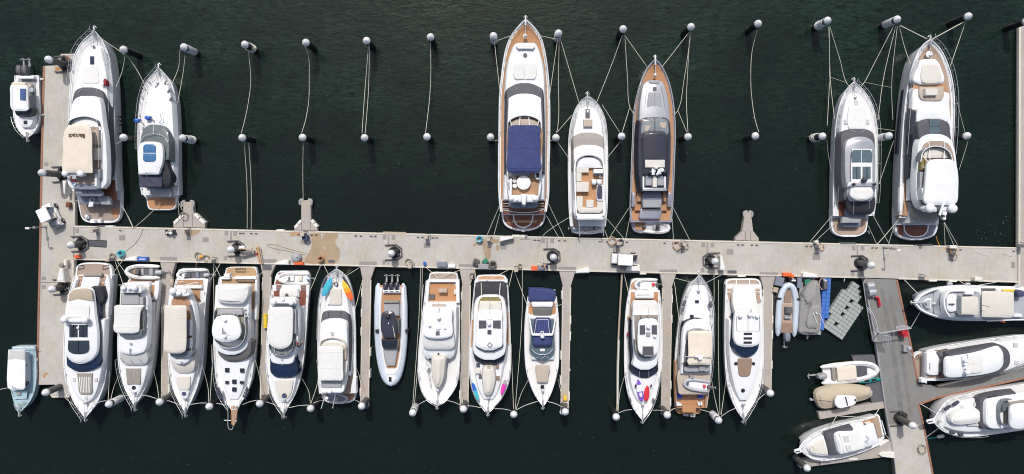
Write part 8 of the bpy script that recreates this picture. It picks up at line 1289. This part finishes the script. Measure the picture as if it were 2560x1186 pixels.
# A and B
rope('rope from the bow of the lettered canopy yacht to the first top row pile', [(258, 100, 2.7), (312, 137, 2.3)]); rope('curved rope from the first top row pile back to the lettered canopy yacht', [(313, 140, 2.2), (305, 180, 1.6), (290, 218, 1.8)], sag=0); rope('rope from the first top row pile to the express cruiser', [(318, 140, 2.2), (342, 175, 1.8), (362, 212, 2.2)], sag=.1)
rope('curved rope from the second top row pile to the express cruiser bow', [(450, 126, 2.4), (446, 170, 1.7), (430, 210, 2.1)], sag=0); rope('long rope from the second top row pile along the express cruiser', [(463, 138, 2.3), (458, 180, 1.8), (444, 258, 1.9)], sag=0)
rope('short loop from the first middle row pile to the lettered canopy yacht', [(306, 352, 2.2), (288, 362, 1.9)], sag=0); rope('stern rope of the lettered canopy yacht to the pier', [(302, 505, 1.6), (333, 571, ZP + .1)]); rope('second stern rope of the lettered canopy yacht to the pier', [(303, 515, .9), (320, 540, .8), (334, 571, ZP + .1)], sag=0); rope('stern rope crossing from the express cruiser to the pier', [(403, 506, .9), (370, 540, .8), (335, 570, ZP + .1)], sag=0); rope('stern rope from the express cruiser to the left stub pier', [(438, 490, 1.3), (456, 526, ZP)], .03); rope('thin slack line hanging from the express cruiser to the pier', [(448, 470, 1.2), (446, 520, .5), (450, 550, ZP), (458, 572, ZP + .05)], .02, sag=0); rope('rope from the bow of the coupe yacht to the arm pier', [(160, 992, ZP), (185, 1015, 2.2)], sag=.05); rope('rope tying the lettered canopy yacht to the arm pier', [(184, 504, ZP + .1), (197, 500, 1.4)], sag=0)
# R
rope('bow rope of the largest yacht to the seventh top row pile', [(1280, 89, 2.6), (1240, 103, 2.4)], sag=.1); rope('bow rope of the largest yacht to the eighth top row pile', [(1347, 89, 2.6), (1393, 99, 2.4)], sag=.1); rope('spring rope from the seventh top row pile along the largest yacht', [(1236, 105, 2.3), (1250, 232, 2.3)]); rope('spring rope from the eighth top row pile along the largest yacht', [(1394, 100, 2.3), (1374, 238, 2.3)])
rope('long vertical rope between the eighth piles of the top and middle rows', [(1398, 100, 2.2), (1396, 200, 1.3), (1394, 322, 2.0), (1391, 332, 2.3)], sag=0); rope('rope from the eighth top row pile to the bow of the cream sofa yacht', [(1401, 98, 2.3), (1447, 256, 2.2)]); rope('rope joining the eighth middle row pile to the cream sofa yacht bow', [(1393, 331, 2.3), (1430, 288, 2.0)], sag=0); rope('short rope from the seventh middle row pile to the largest yacht', [(1232, 353, 2.2), (1248, 350, 2.2)], sag=0); rope('short rope from the eighth middle row pile to the largest yacht', [(1385, 352, 2.2), (1374, 352, 2.2)], sag=0)
rope('rope from the eighth middle row pile to the side of the cream sofa yacht', [(1393, 354, 2.2), (1422, 396, 1.9)], sag=.05); rope('left stern rope of the largest yacht to the pier', [(1251, 510, 1.7), (1217, 590, ZP)]); rope('second left stern rope of the largest yacht to the pier', [(1249, 535, 1.3), (1235, 588, ZP)], sag=.05); rope('right stern rope of the largest yacht to the pier', [(1369, 505, 1.7), (1410, 592, ZP)]); rope('second right stern rope of the largest yacht to the pier', [(1363, 535, 1.3), (1397, 594, ZP)], sag=.1)
# S
rope('rope from the ninth top row pile to the cream sofa yacht bow', [(1556, 88, 2.3), (1530, 160, 1.8), (1491, 258, 2.1)], sag=.1); rope('rope from the ninth middle row pile up to the cream sofa yacht rail', [(1549, 331, 2.3), (1505, 262, 2.6)], sag=.05); rope('rope from the ninth middle row pile to the cream sofa yacht side', [(1552, 353, 2.2), (1519, 394, 1.9)], sag=.05); rope('rope from the ninth middle row pile up to the silver yacht line', [(1556, 330, 2.3), (1574, 270, 1.6)], sag=.05)
rope('left stern rope of the cream sofa yacht crossing to the pier', [(1424, 543, 1.5), (1365, 582, .9), (1352, 596, ZP)], sag=0); rope('right stern rope of the cream sofa yacht crossing to the pier', [(1515, 545, 1.5), (1560, 597, ZP)], sag=.1); rope('short stern rope of the cream sofa yacht to the pier', [(1511, 574, .9), (1520, 598, ZP)], sag=.03)
# T
rope('bow rope of the silver yacht to the ninth top row pile', [(1561, 88, 2.4), (1618, 168, 2.4)], sag=.15); rope('bow rope of the silver yacht to the tenth top row pile', [(1725, 78, 2.4), (1655, 168, 2.4)], sag=.15); rope('long rope from the ninth top row pile down the side of the silver yacht', [(1562, 88, 2.2), (1569, 200, 1.5), (1574, 266, 1.5), (1584, 285, 2.1)], sag=0); rope('long rope from the tenth top row pile down the side of the silver yacht', [(1728, 80, 2.2), (1710, 200, 1.5), (1695, 276, 1.5), (1686, 287, 2.1)], sag=0)
rope('vertical rope between the tenth piles of the top and middle rows', [(1725, 82, 2.2), (1718, 200, 1.2), (1716, 250, 1.1), (1720, 331, 2.3)], sag=0); rope('rope from the tenth middle row pile up to the silver yacht line', [(1717, 331, 2.3), (1695, 278, 1.6)], sag=0); rope('left stern rope of the silver yacht to the pier', [(1578, 512, 1.7), (1522, 597, ZP)], sag=.1); rope('second left stern rope of the silver yacht to the pier', [(1580, 518, 1.7), (1564, 598, ZP)], sag=.1); rope('right stern rope of the silver yacht to the pier', [(1678, 512, 1.7), (1684, 602, ZP)], sag=.1); rope('long right stern rope of the silver yacht to the pier', [(1680, 514, 1.7), (1726, 604, ZP)], sag=.15)
# U
rope('rope from the twelfth top row pile to the silver roofed yacht bow', [(2074, 66, 2.3), (2100, 150, 1.7), (2116, 207, 1.7), (2124, 217, 2.3)], sag=0); rope('long rope from the twelfth top row pile along the silver roofed yacht', [(2073, 68, 2.2), (2076, 200, 1.4), (2086, 297, 2.0)], sag=0); rope('straight rope from the twelfth top row pile toward the twelfth middle row pile', [(2072, 68, 2.2), (2074, 190, 1.2), (2068, 314, 1.6)], sag=0); rope('thin line across from the twelfth rope to the silver roofed yacht bow', [(2078, 194, 1.4), (2116, 207, 1.7)], .016, sag=.05)
rope('rope from the thirteenth top row pile to the silver roofed yacht bow', [(2234, 66, 2.3), (2180, 170, 1.7), (2161, 206, 1.7), (2152, 217, 2.3)], sag=0); rope('rope from the thirteenth top row pile to the silver roofed yacht side', [(2239, 66, 2.2), (2208, 200, 1.6), (2195, 300, 2.0)], sag=0); rope('rope hanging from the thirteenth top row pile with a loose white end', [(2243, 66, 2.2), (2229, 215, 1.0), (2232, 300, .5)], sag=0); rope('thin line from the silver roofed yacht bow to the hanging rope', [(2161, 206, 1.7), (2228, 219, 1.0)], .016, sag=.05)
rope('thin line from the silver roofed yacht to the thirteenth middle row pile', [(2193, 321, 2.1), (2236, 327, 2.3)], .018, sag=.05); rope('thin line from the twelfth middle row pile down past the silver roofed yacht', [(2067, 350, 2.2), (2070, 380, 1.4), (2078, 430, 1.2)], .018, sag=0); rope('rope from the thirteenth middle row pile down to the silver roofed yacht', [(2234, 352, 2.2), (2198, 460, 1.6)], .024, sag=.1)
rope('left stern rope of the silver roofed yacht to the pier', [(2084, 535, 1.5), (2024, 606, ZP)], sag=.05); rope('second left stern rope of the silver roofed yacht to the pier', [(2094, 552, 1.2), (2034, 608, ZP)], sag=.05); rope('right stern rope of the silver roofed yacht to the pier', [(2180, 534, 1.5), (2226, 616, ZP)], sag=.05); rope('short right stern rope of the silver roofed yacht to the pier', [(2171, 565, .9), (2192, 612, ZP)], sag=.03)
# V
rope('double rope from the thirteenth top row pile to the far right yacht bow', [(2250, 64, 2.4), (2318, 98, 2.8)], .045, sag=.1); rope('rope from the thirteenth top row pile to the far right yacht side', [(2248, 66, 2.2), (2262, 120, 1.9), (2276, 160, 2.5)], sag=0); rope('bow rope of the far right yacht to the last top row pile', [(2412, 54, 2.4), (2331, 98, 2.8)], .045, sag=.1); rope('rope from the last top row pile to the far right yacht side', [(2414, 55, 2.3), (2375, 168, 2.6)], sag=.15); rope('thin rope from the far right yacht to the last middle row pile', [(2389, 240, 2.6), (2412, 330, 2.3)], .016, sag=.1); rope('thin rope from the last middle row pile back to the far right yacht', [(2420, 354, 2.2), (2398, 425, 2.2)], .018, sag=.1)
rope('left stern rope of the far right yacht to the pier', [(2250, 545, 1.7), (2212, 590, .9), (2192, 612, ZP)], .045, sag=0); rope('second left stern rope of the far right yacht to the pier', [(2236, 562, 1.0), (2221, 612, ZP)], sag=.03); rope('first right stern rope of the far right yacht to the pier', [(2360, 558, 1.6), (2363, 616, ZP)], sag=.05); rope('second right stern rope of the far right yacht to the pier', [(2360, 556, 1.6), (2386, 617, ZP)], sag=.05); rope('third right stern rope of the far right yacht to the pier', [(2361, 556, 1.6), (2398, 620, ZP)], sag=.05); rope('amber cable from the far right yacht to the pier', [(2340, 590, .6), (2346, 608, .4), (2358, 622, ZP), (2372, 617, ZP + .1)], .03, 'amber', 0)
# lower row: lines at the sterns
for k, (a, b, l) in enumerate((((283, 682, 1.3), (305, 654, ZP), 'rope from the coupe yacht stern to the pier'), ((308, 712, 1.5), (287, 652, ZP), 'left rope from the boxy bimini yacht to the pier'), ((326, 700, 1.2), (292, 652, ZP), 'right rope from the boxy bimini yacht to the pier'), ((522, 706, 1.4), (553, 656, ZP), 'rope from the cream canopy yacht stern to the pier'), ((552, 694, 1.4), (533, 656, ZP), 'rope from the bow plank yacht stern to the pier'), ((642, 693, 1.4), (655, 682, ZP), 'short rope from the bow plank yacht to the second finger'), ((775, 728, 1.4), (803, 661, ZP), 'rope from the rounded hardtop yacht to the pier'), ((821, 686, 2.2), (809, 662, ZP), 'left bow rope of the bow-in yacht with boards'), ((866, 690, 2.2), (899, 669, ZP), 'right bow rope of the bow-in yacht with boards'), ((888, 772, 1.9), (906, 702, ZP), 'spring rope from the bow-in yacht to the third finger'), ((1096, 696, 1.4), (1064, 668, ZP), 'left crossed stern rope of the square roofed yacht'), ((1078, 700, 1.4), (1150, 676, ZP), 'right crossed stern rope of the square roofed yacht'), ((1190, 700, 1.4), (1187, 676, ZP), 'short stern rope of the black mesh yacht to the fourth finger'), ((1205, 708, 1.8), (1278, 672, ZP), 'long stern rope of the black mesh yacht across to the pier'), ((1272, 718, 1.6), (1282, 676, ZP), 'right stern rope of the black mesh yacht'), ((1318, 764, 1.2), (1285, 676, ZP), 'stern rope of the open cruiser to the pier'), ((1391, 766, 1.3), (1408, 760, ZP), 'short rope from the open cruiser to the fifth finger'), ((1573, 740, 1.6), (1560, 684, ZP), 'stern rope of the purple board yacht to the pier'), ((1648, 750, 1.5), (1660, 748, ZP), 'short rope from the purple board yacht to the sixth finger'), ((1727, 706, 2.3), (1688, 696, ZP), 'left bow rope of the timber yacht to the sixth finger'), ((1764, 708, 2.3), (1803, 688, ZP), 'right bow rope of the timber yacht to the pier'), ((1698, 802, 2.0), (1686, 706, ZP), 'spring rope from the timber yacht to the sixth finger'), ((1904, 735, 1.5), (1911, 718, ZP), 'short rope from the brown pad yacht to the seventh finger'))): rope(l, [a, b], sag=.06)
# bow lines to the lowest pile row
BL = [((236, 1012, 2.0), 1, 'bow rope of the coupe yacht to the second low pile'), ((324, 988, 2.1), 1, 'left bow rope of the boxy bimini yacht'), ((350, 988, 2.1), 2, 'right bow rope of the boxy bimini yacht'), ((452, 1014, 2.1), 2, 'left bow rope of the cream canopy yacht'), ((477, 1012, 2.1), 3, 'right bow rope of the cream canopy yacht'), ((568, 1014, 2.2), 3, 'left bow rope of the bow plank yacht'), ((606, 1012, 2.2), 4, 'right bow rope of the bow plank yacht'), ((702, 1020, 2.1), 4, 'left bow rope of the rounded hardtop yacht'), ((722, 1020, 2.1), 5, 'right bow rope of the rounded hardtop yacht'), ((808, 1001, .9), 5, 'left stern rope of the bow-in yacht with boards'), ((888, 1002, .9), 6, 'right stern rope of the bow-in yacht with boards'), ((1070, 1000, 2.2), 7, 'left bow rope of the square roofed yacht'), ((1113, 1001, 2.2), 8, 'right bow rope of the square roofed yacht'), ((1203, 1020, 2.2), 8, 'left bow rope of the black mesh yacht'), ((1236, 1022, 2.2), 9, 'right bow rope of the black mesh yacht'), ((1344, 1004, 1.8), 9, 'left bow rope of the open cruiser'), ((1368, 1004, 1.8), 10, 'right bow rope of the open cruiser'), ((1580, 1024, 2.2), 11, 'left bow rope of the purple board yacht'), ((1632, 1026, 2.2), 12, 'right bow rope of the purple board yacht'), ((1694, 1020, 1.3), 12, 'left stern rope of the timber yacht'), ((1750, 1024, 1.3), 13, 'right stern rope of the timber yacht'), ((1842, 1020, 2.1), 13, 'left bow rope of the brown pad yacht'), ((1888, 1008, 2.1), 14, 'right bow rope of the brown pad yacht')]
for a, k, l in BL:
    x, y, q = BOT[k]; bx_, by = P(x, y, 3.3).x, 0; e = (x + (1.5 if a[0] > x else -1.5), y - 12, 2.0); mid = (lerp(a[0], e[0], .5), min(a[1], e[1]) - 1.5 + abs(a[1] - e[1]) * .45, 2.0); rope(l, [a, mid, e], .03, 'rope_white', 0)
# long ropes running between boats from the pier to the lowest piles
LG = [((534, 655), (534, 840), (525, 1005), 3, 'long rope between the cream canopy yacht and the bow plank yacht'), ((792, 900), (795, 950), (778, 1008), 5, 'rope from the bow-in yacht side down to its low pile'), ((1052, 668), (1047, 800), (1032, 1012), 7, 'left long rope beside the square roofed yacht'), ((1056, 668), (1052, 820), (1036, 1012), 7, 'right long rope beside the square roofed yacht'), ((1306, 676), (1305, 790), (1288, 1024), 9, 'long rope between the black mesh yacht and the open cruiser'), ((1278, 860), (1280, 920), (1284, 1024), 9, 'rope along the right side of the black mesh yacht'), ((1785, 688), (1784, 760), (1776, 800), 13, 'rope from the pier along the timber yacht'), ((1796, 700), (1796, 880), (1800, 1038), 13, 'long rope between the timber yacht and the brown pad yacht'), ((1778, 946), (1788, 1000), (1797, 1038), 13, 'rope from the timber yacht stern to its low pile'), ((1815, 950), (1808, 1000), (1803, 1038), 13, 'rope from the brown pad yacht down to the low pile'), ((1321, 950), (1305, 980), (1290, 1024), 9, 'rope from the open cruiser down to the low pile'), ((1563, 936), (1550, 980), (1545, 1030), 11, 'curved rope from the purple board yacht to its low pile'), ((274, 930), (272, 970), (270, 1006), 1, 'curved rope from the coupe yacht side to its low pile'), ((296, 940), (284, 970), (276, 1004), 1, 'rope from the boxy bimini yacht side to the low pile'), ((384, 926), (392, 960), (398, 1000), 2, 'curved rope from the boxy bimini yacht to the first finger end'), ((505, 912), (520, 970), (522, 1006), 3, 'curved rope from the cream canopy yacht to its low pile'), ((638, 900), (650, 950), (652, 998), 4, 'curved rope from the bow plank yacht to the second finger'), ((756, 948), (772, 980), (776, 1010), 5, 'curved rope from the rounded hardtop yacht to its low pile'), ((889, 915), (898, 940), (902, 960), 6, 'curved rope from the bow-in yacht to the third finger'), ((1395, 950), (1399, 965), (1402, 980), 10, 'short rope from the open cruiser to the end of the fifth finger'), ((1148, 930), (1152, 960), (1157, 1012), 8, 'rope from the square roofed yacht to the fourth finger end')]
for a, m_, b, k, l in LG: rope(l, [(*a, .9 if a[1] < 720 else 1.8), (*m_, 1.0), (*b, 2.0)], .027, 'rope', 0)
t = Thing('long_spar', 'long tan and white spar hung along the empty berth beside the purple board yacht', 'spar', 1548, 860, 0); pts = [(1555, 686, .8), (1549, 790, .5), (1544, 900, .4), (1543, 1000, .5), (1543, 1028, .9)]; t.tube('spar_pole', pts, .1, 'canvas_tan', sub=4, seg=8); t.tube('spar_sleeve', [(1547, 850, .56), (1545, 930, .52), (1544, 1010, .66)], .105, 'rope_white', sub=3, seg=8)
# right hand boats
for a, b, l in (((2261, 700, ZP), (2300, 740, 2.0), 'rope from the ramp corner to the pale grey launch bow'), ((2278, 818, ZP), (2303, 776, 1.9), 'curved rope from the pale grey launch to the ramp gate'), ((2395, 700, ZP), (2416, 714, 1.6), 'short rope from the main pier to the pale grey launch'), ((2500, 704, ZP), (2440, 715, 1.6), 'long rope from the main pier along the pale grey launch'), ((2535, 704, ZP), (2552, 718, 1.5), 'last rope from the main pier to the pale grey launch'), ((2273, 880, ZP), (2284, 892, .8), 'short rope from the ramp to the teak platform yacht'), ((2301, 1010, ZP), (2342, 1034, 2.0), 'upper bow rope of the lower right yacht to the ramp'), ((2312, 1096, ZP), (2348, 1070, 2.0), 'lower bow rope of the lower right yacht to the ramp'), ((2298, 958, ZP), (2302, 948, .8), 'stern rope of the teak platform yacht to the ramp finger'), ((2092, 1040, ZP), (2076, 1066, 1.8), 'curved rope from the short finger to the askew yacht'), ((2093, 1040, ZP), (2168, 1045, 1.6), 'long rope from the short finger to the askew yacht stern'), ((2198, 1022, ZP), (2186, 1040, 1.4), 'short rope from the ramp to the askew yacht stern'), ((2210, 1084, 1.0), (2225, 1100, ZP), 'stern rope of the askew yacht to the bottom finger'), ((0, 974, 1.2), (20, 970, 2.0), 'rope from the pale blue launch off the left edge')): rope(l, [a, b], .03, 'rope_white', .12)
t = Thing('fender', 'white fender floating on a green line below the lower right yacht', 'fender', 2352, 1092, .3); t.add('fender_body', tube_geo([P(2343, 1093, .3), P(2347, 1092, .3), P(2356, 1090, .3), P(2360, 1089, .3)], [.1, .2, .2, .1], 10), 'fender_bag', ang=60); t.tube('fender_line', [(2316, 1098, ZP), (2343, 1094, .4)], .03, 'teal'); t.o.name = 'boat_fender'
for x, y, z, r, l in ((406, 722, .6, .16, 'boxy bimini yacht and the first finger'), (430, 707, .7, .18, 'first finger and the cream canopy yacht'),):
    t = Thing('boat_fender', 'fender hanging between the ' + l, 'fender', x, y, z, 'fenders beside the fingers'); c = P(x, y, z); t.add('fender_body', tube_geo([c + V((0, u, 0)) for u in (-.4, -.32, .32, .4)], [r * .4, r, r, r * .4], 10), 'cushion_beige', ang=60); t.add('fender_eye', tube_geo([c + V((0, .4, 0)), c + V((0, .5, .1))], .04, 5), 'dark_grey')
